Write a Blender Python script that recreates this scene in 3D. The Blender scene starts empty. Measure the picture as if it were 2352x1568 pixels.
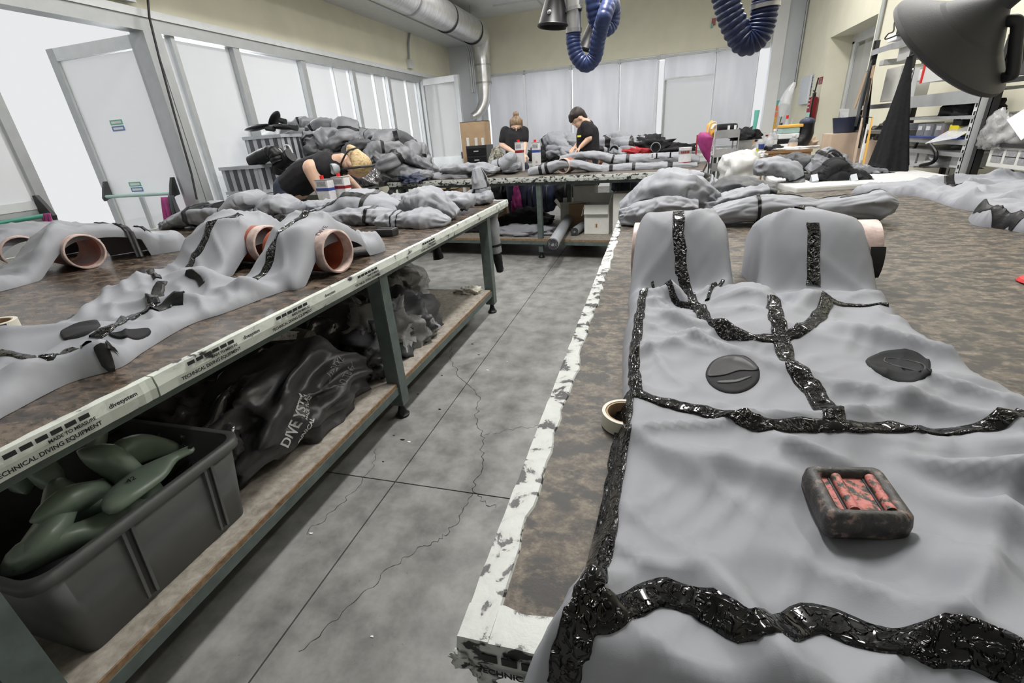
import bpy, bmesh, math, random
import numpy as np
from mathutils import Vector, Matrix
from mathutils.geometry import delaunay_2d_cdt

S = bpy.context.scene
COL = S.collection
PI = math.pi
# ------------------------------------------------------------------ camera
CAM_H = 1.35
FPX, CX, CY = 1061.6, 1176.0, 784.0
def _cv(px, py):
    v = np.array([px - CX, -(py - CY), -FPX]); return v / np.linalg.norm(v)
_Z = -_cv(1356, 3187)
_Y = _cv(1502, 290.5); _Y = _Y - _Z * _Y.dot(_Z); _Y /= np.linalg.norm(_Y)
_X = np.cross(_Y, _Z)
ROT = np.array([_X, _Y, _Z])
cam = bpy.data.cameras.new('camera'); camo = bpy.data.objects.new('camera', cam); COL.objects.link(camo)
m4 = Matrix([list(ROT[i]) + [0.0] for i in range(3)] + [[0, 0, 0, 1]])
camo.matrix_world = Matrix.Translation((0, 0, CAM_H)) @ m4
cam.sensor_width = 36.0; cam.lens = 36.0 * FPX / 2352.0
cam.clip_start = 0.02; cam.clip_end = 200
S.camera = camo
# ------------------------------------------------------------------ view, sky, lamps
S.view_settings.view_transform = 'Standard'; S.view_settings.look = 'None'
S.view_settings.exposure = 0.0; S.view_settings.gamma = 1.0; S.view_settings.use_curve_mapping = False
wd = bpy.data.worlds.new('overcast'); S.world = wd; wd.use_nodes = True
wb = wd.node_tree.nodes['Background']; wb.inputs[0].default_value = (0.95, 0.96, 0.98, 1); wb.inputs[1].default_value = 0.85
def area(name, loc, sx, sy, power, rot=(0, 0, 0), col=(1, 1, 1)):
    l = bpy.data.lights.new(name, 'AREA'); l.shape = 'RECTANGLE'; l.size = sx; l.size_y = sy
    l.energy = power; l.color = col
    o = bpy.data.objects.new(name, l); COL.objects.link(o); o.location = loc; o.rotation_euler = rot
    return o
LAMPS = [(x, y) for x in (-3.1, -0.45, 1.75) for y in ((2.6 if x == -0.45 else 3.2), 6.0, 9.0)]
for lx, ly in LAMPS:
    area('fluorescent_light', (lx, ly, 3.80), 0.30, 1.4, {(-3.1, 3.2): 42, (-0.45, 2.6): 125, (1.75, 3.2): 50}.get((lx, ly), {6.0: 44, 9.0: 34}.get(ly, 40)), col=(1.0, 0.98, 0.95))
    area('fluorescent_light_up', (lx, ly, 3.72), 0.30, 1.4, 15, rot=(math.pi, 0, 0), col=(1.0, 0.98, 0.95))
# daylight falling in through the glass fronts (overcast sky just outside the panes)
area('daylight', (-6.9, 6.9, 2.6), 5.0, 2.6, 620, rot=(0, -math.radians(80), 0), col=(0.95, 0.97, 1))
area('daylight', (-0.8, 13.9, 2.2), 6.0, 2.0, 130, rot=(math.radians(-85), 0, 0), col=(0.95, 0.97, 1))
S.cycles.max_bounces = 7; S.cycles.transparent_max_bounces = 16
S.cycles.sample_clamp_indirect = 4.0
# ------------------------------------------------------------------ pixel of the photograph -> place in the room
C0 = np.array([0, 0, CAM_H])
def ray(px, py): return ROT @ _cv(px, py)
def at(px, py, z):
    d = ray(px, py); return Vector(C0 + d * (z - CAM_H) / d[2])
def atY(px, py, y):
    d = ray(px, py); return Vector(C0 + d * y / d[1])
def atX(px, py, x):
    d = ray(px, py); return Vector(C0 + d * x / d[0])
T = 0.86
# ------------------------------------------------------------------ noise
def _hash(i, j, k, seed):
    n = (i * 374761393 + j * 668265263 + k * 2147483647 + seed * 974711) & 0x7fffffff
    n = ((n ^ (n >> 13)) * 1274126177) & 0x7fffffff
    n = ((n ^ (n >> 16)) * 1911520717) & 0x7fffffff
    return (n & 0xffff) / 65535.0
def vnoise(x, y, z=0.0, seed=0):
    x, y, z = np.broadcast_arrays(np.asarray(x, float), np.asarray(y, float), np.asarray(z, float))
    i, j, k = np.floor(x).astype(np.int64), np.floor(y).astype(np.int64), np.floor(z).astype(np.int64)
    fx, fy, fz = x - i, y - j, z - k
    fx, fy, fz = fx*fx*(3-2*fx), fy*fy*(3-2*fy), fz*fz*(3-2*fz)
    r = 0
    for a in (0, 1):
        for b in (0, 1):
            for c in (0, 1):
                w = (fx if a else 1-fx) * (fy if b else 1-fy) * (fz if c else 1-fz)
                r = r + w * _hash(i+a, j+b, k+c, seed)
    return r
def ridged(x, y, z=0.0, seed=0): return 1 - np.abs(2*vnoise(x, y, z, seed) - 1)
def ss(a, b, x):
    t = np.clip((x-a)/(b-a), 0, 1); return t*t*(3-2*t)
# ------------------------------------------------------------------ materials
def newmat(name):
    m = bpy.data.materials.new(name); m.use_nodes = True
    nt = m.node_tree; b = nt.nodes['Principled BSDF']; return m, nt, b
def N(nt, t, **k):
    n = nt.nodes.new(t)
    for a, v in k.items(): setattr(n, a, v)
    return n
def noise_node(nt, scale, detail=4, rough=0.55, stretch=None, dist=0.0):
    tc = N(nt, 'ShaderNodeNewGeometry'); src = tc.outputs['Position']
    if stretch:
        mp = N(nt, 'ShaderNodeMapping'); mp.inputs['Scale'].default_value = stretch
        nt.links.new(src, mp.inputs[0]); src = mp.outputs[0]
    n = N(nt, 'ShaderNodeTexNoise'); n.inputs['Scale'].default_value = scale
    n.inputs['Detail'].default_value = detail; n.inputs['Roughness'].default_value = rough
    n.inputs['Distortion'].default_value = dist
    nt.links.new(src, n.inputs['Vector']); return n
def ramp(nt, src, stops):
    r = N(nt, 'ShaderNodeValToRGB'); el = r.color_ramp.elements
    while len(el) < len(stops): el.new(0.5)
    for e, (p, c) in zip(el, stops): e.position = p; e.color = (*c, 1) if len(c) == 3 else c
    nt.links.new(src, r.inputs[0]); return r
def addbump(nt, b, src, strength, dist=0.01):
    bp = N(nt, 'ShaderNodeBump'); bp.inputs['Strength'].default_value = strength; bp.inputs['Distance'].default_value = dist
    nt.links.new(src, bp.inputs['Height']); nt.links.new(bp.outputs[0], b.inputs['Normal']); return bp
def M(name, col, rough=0.5, metal=0.0, var=0.12, vscale=9.0, bump=0.0, bscale=80.0, spec=0.5, coat=0.0, bdist=0.004):
    m, nt, b = newmat(name)
    b.inputs['Roughness'].default_value = rough; b.inputs['Metallic'].default_value = metal
    b.inputs['Specular IOR Level'].default_value = spec
    if coat: b.inputs['Coat Weight'].default_value = coat; b.inputs['Coat Roughness'].default_value = 0.06
    n = noise_node(nt, vscale)
    lo = tuple(c*(1-var) for c in col); hi = tuple(min(1, c*(1+var)) for c in col)
    r = ramp(nt, n.outputs['Fac'], [(0.3, lo), (0.7, hi)])
    nt.links.new(r.outputs[0], b.inputs['Base Color'])
    if bump: addbump(nt, b, noise_node(nt, bscale, 3).outputs['Fac'], bump, bdist)
    return m
def speck(name, stops, scale, rough=(0.3, 0.6), stretch=None, bump=0.3, detail=8, nrough=0.65, second=None, dist=0.4):
    m, nt, b = newmat(name)
    n = noise_node(nt, scale, detail, nrough, stretch, dist)
    r = ramp(nt, n.outputs['Fac'], stops); out = r.outputs[0]
    if second:
        n2 = noise_node(nt, second[0], 6, 0.66, second[3] if len(second) > 3 else stretch, dist)
        r2 = ramp(nt, n2.outputs['Fac'], second[1])
        mx = N(nt, 'ShaderNodeMix', data_type='RGBA', blend_type='MIX')
        nt.links.new(r2.outputs[0], mx.inputs[0]); nt.links.new(out, mx.inputs[6]); mx.inputs[7].default_value = (*second[2], 1)
        out = mx.outputs[2]
    nt.links.new(out, b.inputs['Base Color'])
    rr = N(nt, 'ShaderNodeMapRange'); rr.inputs[3].default_value = rough[0]; rr.inputs[4].default_value = rough[1]
    nt.links.new(n.outputs['Fac'], rr.inputs[0]); nt.links.new(rr.outputs[0], b.inputs['Roughness'])
    addbump(nt, b, n.outputs['Fac'], bump, 0.004)
    return m
K = (0.012, 0.011, 0.011)
MT = {}
MT['fabric'] = M('grey_laminate_fabric', (0.25, 0.258, 0.282), 0.58, var=0.06, vscale=5, bump=0.12, bscale=900, spec=0.35, bdist=0.001)
MT['fabric_mid'] = M('grey_laminate_fabric_shaded_copy', (0.175, 0.18, 0.195), 0.5, var=0.12, vscale=6, bump=0.12, bscale=700, spec=0.45, bdist=0.001)  # same grey suit fabric, shade of the heaped suits put into a darker colour
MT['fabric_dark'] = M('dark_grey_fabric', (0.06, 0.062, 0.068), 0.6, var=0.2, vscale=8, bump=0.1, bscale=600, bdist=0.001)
MT['fabric_black'] = M('black_fabric', (0.014, 0.014, 0.016), 0.75, var=0.3, vscale=12, bump=0.15, bscale=500, spec=0.25, bdist=0.001)
MT['coat'] = M('black_wool', (0.010, 0.010, 0.011), 0.9, var=0.3, vscale=40, bump=0.3, bscale=300, spec=0.15, bdist=0.002)
MT['tape'] = M('wet_black_seam_sealant', (0.004, 0.004, 0.004), 0.07, var=0.3, vscale=30, spec=0.4)
def _tape():
    nt = MT['tape'].node_tree; b = nt.nodes['Principled BSDF']; n = noise_node(nt, 70, 2, 0.5, None, 1.5)
    r = ramp(nt, n.outputs['Fac'], [(0.47, (0, 0, 0)), (0.60, (1, 1, 1))]); addbump(nt, b, r.outputs[0], 1.0, 0.005)
_tape()
MT['tape_matt'] = M('matt_black_seam_tape', (0.009, 0.009, 0.010), 0.4, spec=0.28, var=0.3, vscale=30, bump=0.3, bscale=120, bdist=0.002)
MT['rubber'] = M('black_rubber', (0.008, 0.008, 0.009), 0.42, spec=0.3, var=0.25, vscale=20, bump=0.1, bscale=90, bdist=0.002)
MT['black_plastic'] = M('black_plastic', (0.02, 0.02, 0.021), 0.45, var=0.2, bump=0.08, bscale=300, bdist=0.001)
MT['hood'] = M('charcoal_moulded_plastic', (0.07, 0.07, 0.071), 0.55, var=0.15, vscale=4, bump=0.25, bscale=420, bdist=0.001)
MT['board'] = speck('stained_workbench_board', [(0.30, (0.020, 0.017, 0.015)), (0.44, (0.055, 0.042, 0.032)), (0.56, (0.125, 0.09, 0.064)), (0.72, (0.20, 0.155, 0.12))], 9.0, (0.14, 0.40), (1.0, 1.8, 1), 0.3,
                    second=(22, [(0.50, (0, 0, 0)), (0.60, (0.9, 0.9, 0.9))], (0.014, 0.013, 0.012)))
MT['board_r'] = speck('worn_workbench_board', [(0.34, (0.020, 0.017, 0.014)), (0.45, (0.066, 0.052, 0.038)), (0.55, (0.142, 0.115, 0.083)), (0.70, (0.26, 0.222, 0.168))], 36.0, (0.35, 0.6), (1.0, 1.25, 1), 0.45, 12, 0.76,
                      second=(20, [(0.47, (0, 0, 0)), (0.56, (0.9, 0.9, 0.9))], (0.020, 0.018, 0.016), (0.9, 1.3, 1)), dist=0.0)
MT['trim'] = speck('scuffed_white_edge_trim', [(0.435, (0.02, 0.02, 0.02)), (0.465, (0.42, 0.43, 0.41)), (0.52, (0.47, 0.49, 0.465)), (0.8, (0.56, 0.58, 0.55))], 24, (0.3, 0.55), (1, 1, 1.6), 0.25, 7, 0.62)
MT['trim_clean'] = speck('white_edge_trim', [(0.345, (0.03, 0.03, 0.03)), (0.38, (0.44, 0.46, 0.43)), (0.5, (0.53, 0.56, 0.515)), (0.8, (0.60, 0.63, 0.58))], 14, (0.35, 0.6), (1, 1, 1.6), 0.2, 7, 0.6)
MT['green_steel'] = M('grey_green_painted_steel', (0.082, 0.104, 0.097), 0.45, var=0.25, vscale=14, bump=0.1, bscale=60)
MT['chip'] = speck('raw_chipboard', [(0.3, (0.16, 0.14, 0.115)), (0.5, (0.26, 0.235, 0.20)), (0.7, (0.36, 0.33, 0.29))], 26, (0.6, 0.8), None, 0.3)
MT['chip_edge'] = speck('chipboard_edge', [(0.3, (0.13, 0.07, 0.035)), (0.6, (0.26, 0.17, 0.095))], 40, (0.7, 0.9), None, 0.4)
MT['floor'] = speck('power_floated_concrete', [(0.30, (0.115, 0.117, 0.111)), (0.5, (0.20, 0.201, 0.191)), (0.70, (0.285, 0.285, 0.272))], 7.0, (0.38, 0.6), None, 0.12, 10, 0.62,
                    second=(60, [(0.66, (0, 0, 0)), (0.74, (0.7, 0.7, 0.7))], (0.05, 0.05, 0.048)), dist=0.05)
MT['crack'] = M('dark_crack', (0.03, 0.03, 0.028), 0.9)
MT['yellow'] = M('pale_yellow_wall_paint', (0.74, 0.715, 0.575), 0.8, var=0.05, vscale=2.5, bump=0.08, bscale=120)
MT['white_wall'] = M('off_white_paint', (0.80, 0.81, 0.82), 0.75, var=0.04, vscale=2)
MT['grey_wall'] = M('pale_grey_paint', (0.60, 0.63, 0.67), 0.75, var=0.05, vscale=2)
MT['blue_grey'] = M('blue_grey_beam_paint', (0.46, 0.52, 0.59), 0.7, var=0.06, vscale=2)
MT['alu'] = M('grey_aluminium_profile', (0.40, 0.415, 0.42), 0.42, 0.35, var=0.06)
MT['alu_light'] = M('pale_aluminium_profile', (0.62, 0.64, 0.65), 0.45, 0.2, var=0.05)
MT['galv'] = speck('galvanised_spiral_duct', [(0.3, (0.48, 0.48, 0.49)), (0.6, (0.72, 0.72, 0.72)), (0.8, (0.85, 0.85, 0.84))], 5, (0.22, 0.42), (1, 5, 1), 0.05)
MT['galv'].node_tree.nodes['Principled BSDF'].inputs['Metallic'].default_value = 0.75
MT['steel'] = M('bare_steel', (0.45, 0.45, 0.46), 0.35, 0.8, var=0.15)
MT['dark_steel'] = M('dark_steel', (0.03, 0.03, 0.032), 0.5, 0.3, var=0.2)
MT['hose'] = M('navy_corrugated_hose', (0.034, 0.055, 0.16), 0.4, var=0.2, vscale=14)
MT['hose_dark'] = M('dark_navy_corrugated_hose', (0.022, 0.034, 0.10), 0.4, var=0.2, vscale=14)
MT['pipe_out'] = M('glue_smeared_white_pipe', (0.55, 0.42, 0.38), 0.4, var=0.3, vscale=30, bump=0.3, bscale=60)
MT['orange'] = M('terracotta_plastic_pipe', (0.30, 0.075, 0.035), 0.42, var=0.3, vscale=15)
MT['white'] = M('white_plastic', (0.6, 0.6, 0.585), 0.45, var=0.05)
MT['paper'] = M('white_paper', (0.74, 0.75, 0.76), 0.8, var=0.05)
MT['cream'] = M('masking_tape_cream', (0.62, 0.60, 0.52), 0.6, var=0.05)
MT['card'] = M('brown_cardboard', (0.36, 0.25, 0.15), 0.8, var=0.12, vscale=6)
MT['card_light'] = M('pale_cardboard', (0.58, 0.45, 0.34), 0.8, var=0.1, vscale=6)
MT['box_white'] = M('white_cardboard', (0.66, 0.66, 0.62), 0.75, var=0.06)
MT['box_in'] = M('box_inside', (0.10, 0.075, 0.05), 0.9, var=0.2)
MT['tub'] = M('grey_plastic_tub', (0.105, 0.112, 0.112), 0.5, var=0.08, bump=0.1, bscale=400, bdist=0.001)
MT['last'] = M('dull_green_plastic_last', (0.19, 0.245, 0.195), 0.33, var=0.1, vscale=8)
MT['sack'] = M('black_coated_bag_cloth', (0.045, 0.043, 0.046), 0.4, var=0.3, vscale=7, bump=0.15, bscale=40)
MT['bin_film'] = M('dark_glossy_plastic_film', (0.06, 0.055, 0.06), 0.2, var=0.3, vscale=6, spec=0.9, bump=0.6, bscale=22, bdist=0.01)
MT['oak'] = speck('oak_veneer', [(0.3, (0.20, 0.115, 0.05)), (0.7, (0.36, 0.22, 0.11))], 12, (0.4, 0.6), (1, 1, 8), 0.05)
MT['crate'] = M('pale_grey_storage_crate', (0.38, 0.40, 0.43), 0.4, var=0.08)
MT['crate_dark'] = M('dark_grey_storage_crate', (0.05, 0.05, 0.055), 0.4, var=0.15)
MT['skin'] = M('skin', (0.62, 0.40, 0.29), 0.5, var=0.08)
MT['blond'] = speck('blond_hair', [(0.35, (0.30, 0.19, 0.08)), (0.5, (0.52, 0.38, 0.19)), (0.7, (0.66, 0.52, 0.30))], 70, (0.4, 0.5), (0.12, 1, 1), 0.5, 3)
MT['brown_hair'] = speck('light_brown_hair', [(0.35, (0.10, 0.06, 0.03)), (0.5, (0.20, 0.13, 0.075)), (0.7, (0.32, 0.22, 0.13))], 70, (0.4, 0.5), (1, 1, 0.12), 0.5, 3)
MT['dark_hair'] = M('dark_brown_hair', (0.018, 0.010, 0.008), 0.45, var=0.35, vscale=60, bump=0.5, bscale=160)
MT['tshirt'] = M('black_cotton', (0.016, 0.015, 0.017), 0.8, var=0.3, vscale=10, bump=0.2, bscale=200, spec=0.25)
MT['jeans'] = M('dark_blue_denim', (0.025, 0.03, 0.055), 0.8, var=0.2, vscale=20)
MT['red'] = M('red_plastic', (0.55, 0.012, 0.012), 0.35, var=0.1)
MT['dark_red'] = M('fire_red_enamel', (0.22, 0.008, 0.012), 0.3, var=0.1)
MT['red_cloth'] = M('red_cloth', (0.32, 0.015, 0.02), 0.8, var=0.2)
MT['magenta'] = M('magenta_cloth', (0.30, 0.03, 0.16), 0.6, var=0.25, vscale=18)
MT['green_bar'] = M('green_push_bar', (0.035, 0.20, 0.14), 0.35, var=0.1)
MT['pale_green'] = M('pale_green_push_bar', (0.36, 0.52, 0.47), 0.4, var=0.06)
MT['teal'] = M('teal_plastic', (0.12, 0.42, 0.36), 0.5, var=0.05)
MT['yellow_pl'] = M('yellow_plastic', (0.75, 0.62, 0.03), 0.45, var=0.06)
MT['lime'] = M('lime_cloth', (0.62, 0.66, 0.05), 0.7, var=0.1)
MT['post_orange'] = M('coral_sticky_note', (0.80, 0.25, 0.13), 0.8, var=0.05)
MT['post_amber'] = M('amber_sticky_note', (0.75, 0.42, 0.08), 0.8, var=0.05)
MT['navy'] = M('navy_plastic', (0.02, 0.028, 0.06), 0.5, var=0.2)
MT['blue'] = M('blue_plastic', (0.03, 0.06, 0.25), 0.45, var=0.1)
MT['ink'] = M('black_ink', (0.01, 0.01, 0.01), 0.6)
MT['grey_ink'] = M('worn_grey_ink', (0.30, 0.30, 0.31), 0.6, var=0.3, vscale=60)
MT['white_ink'] = M('white_print', (0.66, 0.66, 0.66), 0.6)
MT['sticker_green'] = M('green_door_label', (0.16, 0.40, 0.30), 0.5)
MT['sticker_blue'] = M('blue_door_label', (0.10, 0.19, 0.36), 0.5)
MT['tin'] = M('white_printed_tin', (0.70, 0.70, 0.72), 0.3, 0.1, var=0.08, vscale=40)
MT['sky_white'] = M('pale_terrace_paving', (0.78, 0.79, 0.80), 0.8, var=0.04)
MT['weight'] = speck('chipped_red_over_black_lead', [(0.40, (0.018, 0.017, 0.016)), (0.54, (0.05, 0.045, 0.042)), (0.61, (0.18, 0.14, 0.12)), (0.70, (0.42, 0.13, 0.10))], 60, (0.3, 0.55), None, 0.6, 8, 0.65)
MT['weight_red'] = speck('worn_coral_paint', [(0.42, (0.02, 0.02, 0.02)), (0.48, (0.13, 0.09, 0.055)), (0.52, (0.50, 0.14, 0.12)), (0.7, (0.58, 0.21, 0.19))], 95, (0.4, 0.6), None, 0.5, 8, 0.65)
MT['concrete'] = speck('rough_concrete', [(0.3, (0.09, 0.08, 0.07)), (0.7, (0.16, 0.145, 0.13))], 30, (0.8, 0.9), None, 0.4)
MT['bracket'] = speck('spotted_white_steel', [(0.36, (0.10, 0.09, 0.09)), (0.46, (0.42, 0.40, 0.40)), (0.7, (0.52, 0.5, 0.5))], 60, (0.5, 0.6), None, 0.1)
MT['camo'] = speck('mottled_dark_plastic_wrap', [(0.38, (0.02, 0.02, 0.018)), (0.48, (0.10, 0.09, 0.065)), (0.6, (0.36, 0.34, 0.26))], 40, (0.2, 0.4), None, 0.4)
def film(name, col, alpha, rough=0.15, bump=0.6, bscale=18):
    m, nt, b = newmat(name)
    b.inputs['Base Color'].default_value = (*col, 1); b.inputs['Roughness'].default_value = rough
    addbump(nt, b, noise_node(nt, bscale, 4).outputs['Fac'], bump, 0.01)
    tr = N(nt, 'ShaderNodeBsdfTransparent'); mx = N(nt, 'ShaderNodeMixShader'); mx.inputs[0].default_value = alpha
    nt.links.new(tr.outputs[0], mx.inputs[1]); nt.links.new(b.outputs[0], mx.inputs[2])
    nt.links.new(mx.outputs[0], nt.nodes['Material Output'].inputs[0]); return m
MT['clear_film'] = film('clear_polythene', (0.55, 0.55, 0.55), 0.42, 0.10, 1.0, 26)
MT['white_film'] = film('milky_polythene', (0.72, 0.73, 0.75), 0.42, 0.2)
MT['glass'] = film('window_glass', (0.62, 0.63, 0.64), 0.42, 0.08, 0.0)
MT['clear_box'] = film('clear_plastic_box', (0.6, 0.62, 0.65), 0.4, 0.1, 0.0)
def blindmat():
    m, nt, b = newmat('backlit_white_blind')
    n = noise_node(nt, 3.0, 3, 0.5, (1.5, 1, 0.25))
    r = ramp(nt, n.outputs['Fac'], [(0.3, (0.60, 0.60, 0.63)), (0.7, (0.70, 0.70, 0.72))])
    b.inputs['Roughness'].default_value = 0.8
    nt.links.new(r.outputs[0], b.inputs['Base Color'])
    t = N(nt, 'ShaderNodeBsdfTranslucent'); nt.links.new(r.outputs[0], t.inputs[0])
    mx = N(nt, 'ShaderNodeMixShader'); mx.inputs[0].default_value = 0.55
    nt.links.new(b.outputs[0], mx.inputs[1]); nt.links.new(t.outputs[0], mx.inputs[2])
    nt.links.new(mx.outputs[0], nt.nodes['Material Output'].inputs[0]); return m
MT['blind'] = blindmat()
# ------------------------------------------------------------------ builders
def link_mesh(name, verts, faces, mat, parent=None, smooth=False):
    me = bpy.data.meshes.new(name)
    me.from_pydata([tuple(v) for v in verts], [], [tuple(int(i) for i in f) for f in faces]); me.update()
    if smooth: me.polygons.foreach_set('use_smooth', [True]*len(me.polygons))
    mat = MT[mat] if isinstance(mat, str) else mat
    me.materials.append(mat)
    o = bpy.data.objects.new(name, me); COL.objects.link(o)
    if parent is not None: adopt(o, parent)
    return o
def adopt(o, parent):
    o.parent = parent
    mw = parent.get('_mw'); M0 = Matrix.Translation(parent.location)
    p = parent
    loc = Vector(parent.location)
    if parent.parent is not None: loc = Vector((0, 0, 0))    # sub-parts keep room coordinates through their part
    o.matrix_parent_inverse = Matrix.Translation(-loc)
def tag(o, label, cat, group=None, kind=None):
    if label: o['label'] = label
    if cat: o['category'] = cat
    if group: o['group'] = group
    if kind: o['kind'] = kind
    return o
def thing(name, label, cat, loc, group=None):
    o = bpy.data.objects.new(name, None); COL.objects.link(o); o.location = Vector(loc); o.empty_display_size = 0.1
    return tag(o, label, cat, group)
def struct(o): o['kind'] = 'structure'; return o
def dup(root, loc, rotz=0.0, label=None, group=None, scale=None):
    r = root.copy(); COL.objects.link(r); r.location = Vector(loc); r.rotation_euler = (0, 0, rotz)
    if label: r['label'] = label
    if group: r['group'] = group
    if scale: r.scale = scale
    for ch in list(root.children):
        c = ch.copy(); COL.objects.link(c); c.parent = r
        for g in ch.children:
            d = g.copy(); COL.objects.link(d); d.parent = c
    return r
class MB:
    """collects simple solids into one mesh"""
    def __init__(s): s.v = []; s.f = []
    def add(s, v, f):
        n = len(s.v); s.v += [tuple(p) for p in v]; s.f += [tuple(i+n for i in q) for q in f]; return s
    def box(s, x0, x1, y0, y1, z0, z1):
        v = [(x0,y0,z0),(x1,y0,z0),(x1,y1,z0),(x0,y1,z0),(x0,y0,z1),(x1,y0,z1),(x1,y1,z1),(x0,y1,z1)]
        return s.add(v, [(0,3,2,1),(4,5,6,7),(0,1,5,4),(1,2,6,5),(2,3,7,6),(3,0,4,7)])
    def obox(s, c, u, v, w):
        """box from centre and three half vectors"""
        c, u, v, w = map(Vector, (c, u, v, w)); P = []
        for k in (-1, 1):
            for a, b in ((-1,-1),(1,-1),(1,1),(-1,1)): P.append(c + u*a + v*b + w*k)
        return s.add(P, [(0,3,2,1),(4,5,6,7),(0,1,5,4),(1,2,6,5),(2,3,7,6),(3,0,4,7)])
    def bar(s, a, b, w, h, up=(0,0,1)):
        a, b = Vector(a), Vector(b); d = b-a; up = Vector(up)
        if abs(d.normalized().dot(up)) > 0.95: up = Vector((0,1,0))
        side = d.cross(up).normalized(); up2 = side.cross(d).normalized()
        return s.obox((a+b)/2, d/2, side*(w/2), up2*(h/2))
    def tube(s, pts, r, n=12, cap=True):
        pts = [Vector(p) for p in pts]; rs = r if isinstance(r, (list, tuple)) else [r]*len(pts)
        V = []; F = []; prev = None
        for i, p in enumerate(pts):
            d = (pts[min(i+1, len(pts)-1)] - pts[max(i-1, 0)])
            d = d.normalized() if d.length > 1e-9 else Vector((0,0,1))
            if prev is None:
                up = Vector((0,0,1)) if abs(d.z) < 0.9 else Vector((1,0,0)); a = d.cross(up).normalized()
            else:
                a = (prev - d*prev.dot(d)); a = a.normalized() if a.length > 1e-6 else d.orthogonal().normalized()
            prev = a; b = d.cross(a)
            for k in range(n):
                t = 2*PI*k/n; V.append(p + (a*math.cos(t) + b*math.sin(t))*rs[i])
        for i in range(len(pts)-1):
            for k in range(n):
                F.append((i*n+k, i*n+(k+1)%n, (i+1)*n+(k+1)%n, (i+1)*n+k))
        if cap:
            F.append(tuple(range(n))[::-1]); F.append(tuple((len(pts)-1)*n+k for k in range(n)))
        return s.add(V, F)
    def lathe(s, prof, c=(0,0,0), n=20, axis=None):
        """prof: (radius, height) pairs turned about an axis through c"""
        c = Vector(c); ax = Vector(axis).normalized() if axis is not None else Vector((0,0,1))
        a = ax.orthogonal().normalized(); b = ax.cross(a); V = []; F = []
        for r, h in prof:
            for k in range(n):
                t = 2*PI*k/n; V.append(c + ax*h + (a*math.cos(t)+b*math.sin(t))*max(r, 1e-5))
        m = len(prof)
        for i in range(m-1):
            for k in range(n): F.append((i*n+k, i*n+(k+1)%n, (i+1)*n+(k+1)%n, (i+1)*n+k))
        return s.add(V, F)
    def prism(s, pts, w):
        """planar outline thickened by vector w"""
        w = Vector(w); P = [Vector(p) for p in pts]; n = len(P)
        F = [tuple(range(n))[::-1], tuple(range(n, 2*n))] + [(i, (i+1)%n, n+(i+1)%n, n+i) for i in range(n)]
        return s.add(P + [p+w for p in P], F)
    def ell(s, c, rx, ry, rz, n=14, m=8, rot=None):
        c = Vector(c); V = []; F = []
        for i in range(m+1):
            ph = PI*i/m
            for k in range(n):
                t = 2*PI*k/n; v = Vector((rx*math.sin(ph)*math.cos(t), ry*math.sin(ph)*math.sin(t), rz*math.cos(ph)))
                V.append(c + (rot @ v if rot else v))
        for i in range(m):
            for k in range(n): F.append((i*n+k, (i+1)*n+k, (i+1)*n+(k+1)%n, i*n+(k+1)%n))
        return s.add(V, F)
    def build(s, name, mat, parent=None, smooth=False, bevel=0.0, autosmooth=None):
        o = link_mesh(name, s.v, s.f, mat, parent, smooth)
        if bevel or smooth:
            bm = bmesh.new(); bm.from_mesh(o.data)
            bmesh.ops.remove_doubles(bm, verts=bm.verts, dist=1e-5)
            bmesh.ops.recalc_face_normals(bm, faces=bm.faces)
            if bevel:
                ed = [e for e in bm.edges if len(e.link_faces) == 2 and e.calc_face_angle(0) > 0.6]
                bmesh.ops.bevel(bm, geom=ed, offset=bevel, segments=2, affect='EDGES', profile=0.6)
            if smooth:
                for e in bm.edges:
                    if len(e.link_faces) == 2 and e.calc_face_angle(0) > 0.7: e.smooth = False
            bm.to_mesh(o.data); bm.free()
        return o
def catmull(pts, n):
    P = [np.array(p, float) for p in pts]; P = [2*P[0]-P[1]] + P + [2*P[-1]-P[-2]]; out = []
    segs = len(P)-3
    for q in np.linspace(0, segs, n):
        i = min(int(q), segs-1); t = q-i; a, b, c, d = P[i:i+4]
        out.append(0.5*((2*b) + (c-a)*t + (2*a-5*b+4*c-d)*t*t + (3*b-a-3*c+d)*t**3))
    return np.array(out)
def text(name, s, loc, xdir, ydir, size, mat, parent=None, extrude=0.0004, bold=False, align='LEFT'):
    cu = bpy.data.curves.new(name, 'FONT'); cu.body = s; cu.size = size; cu.extrude = extrude; cu.align_x = align
    if bold: cu.offset = size*0.025
    to = bpy.data.objects.new(name, cu); COL.objects.link(to)
    dg = bpy.context.evaluated_depsgraph_get(); me = bpy.data.meshes.new_from_object(to.evaluated_get(dg))
    bpy.data.objects.remove(to)
    x = Vector(xdir).normalized(); y = Vector(ydir); y = (y - x*y.dot(x)).normalized(); z = x.cross(y)
    R = Matrix((x, y, z)).transposed().to_4x4()
    me.transform(Matrix.Translation(Vector(loc) + z*0.001) @ R)
    me.name = name; me.materials.clear(); me.materials.append(MT[mat])
    o = bpy.data.objects.new(name, me); COL.objects.link(o)
    if parent is not None: adopt(o, parent)
    return o
def eval_mesh(o):
    dg = bpy.context.evaluated_depsgraph_get(); me = bpy.data.meshes.new_from_object(o.evaluated_get(dg))
    old = o.data; o.modifiers.clear(); o.data = me; bpy.data.meshes.remove(old); return o
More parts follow.
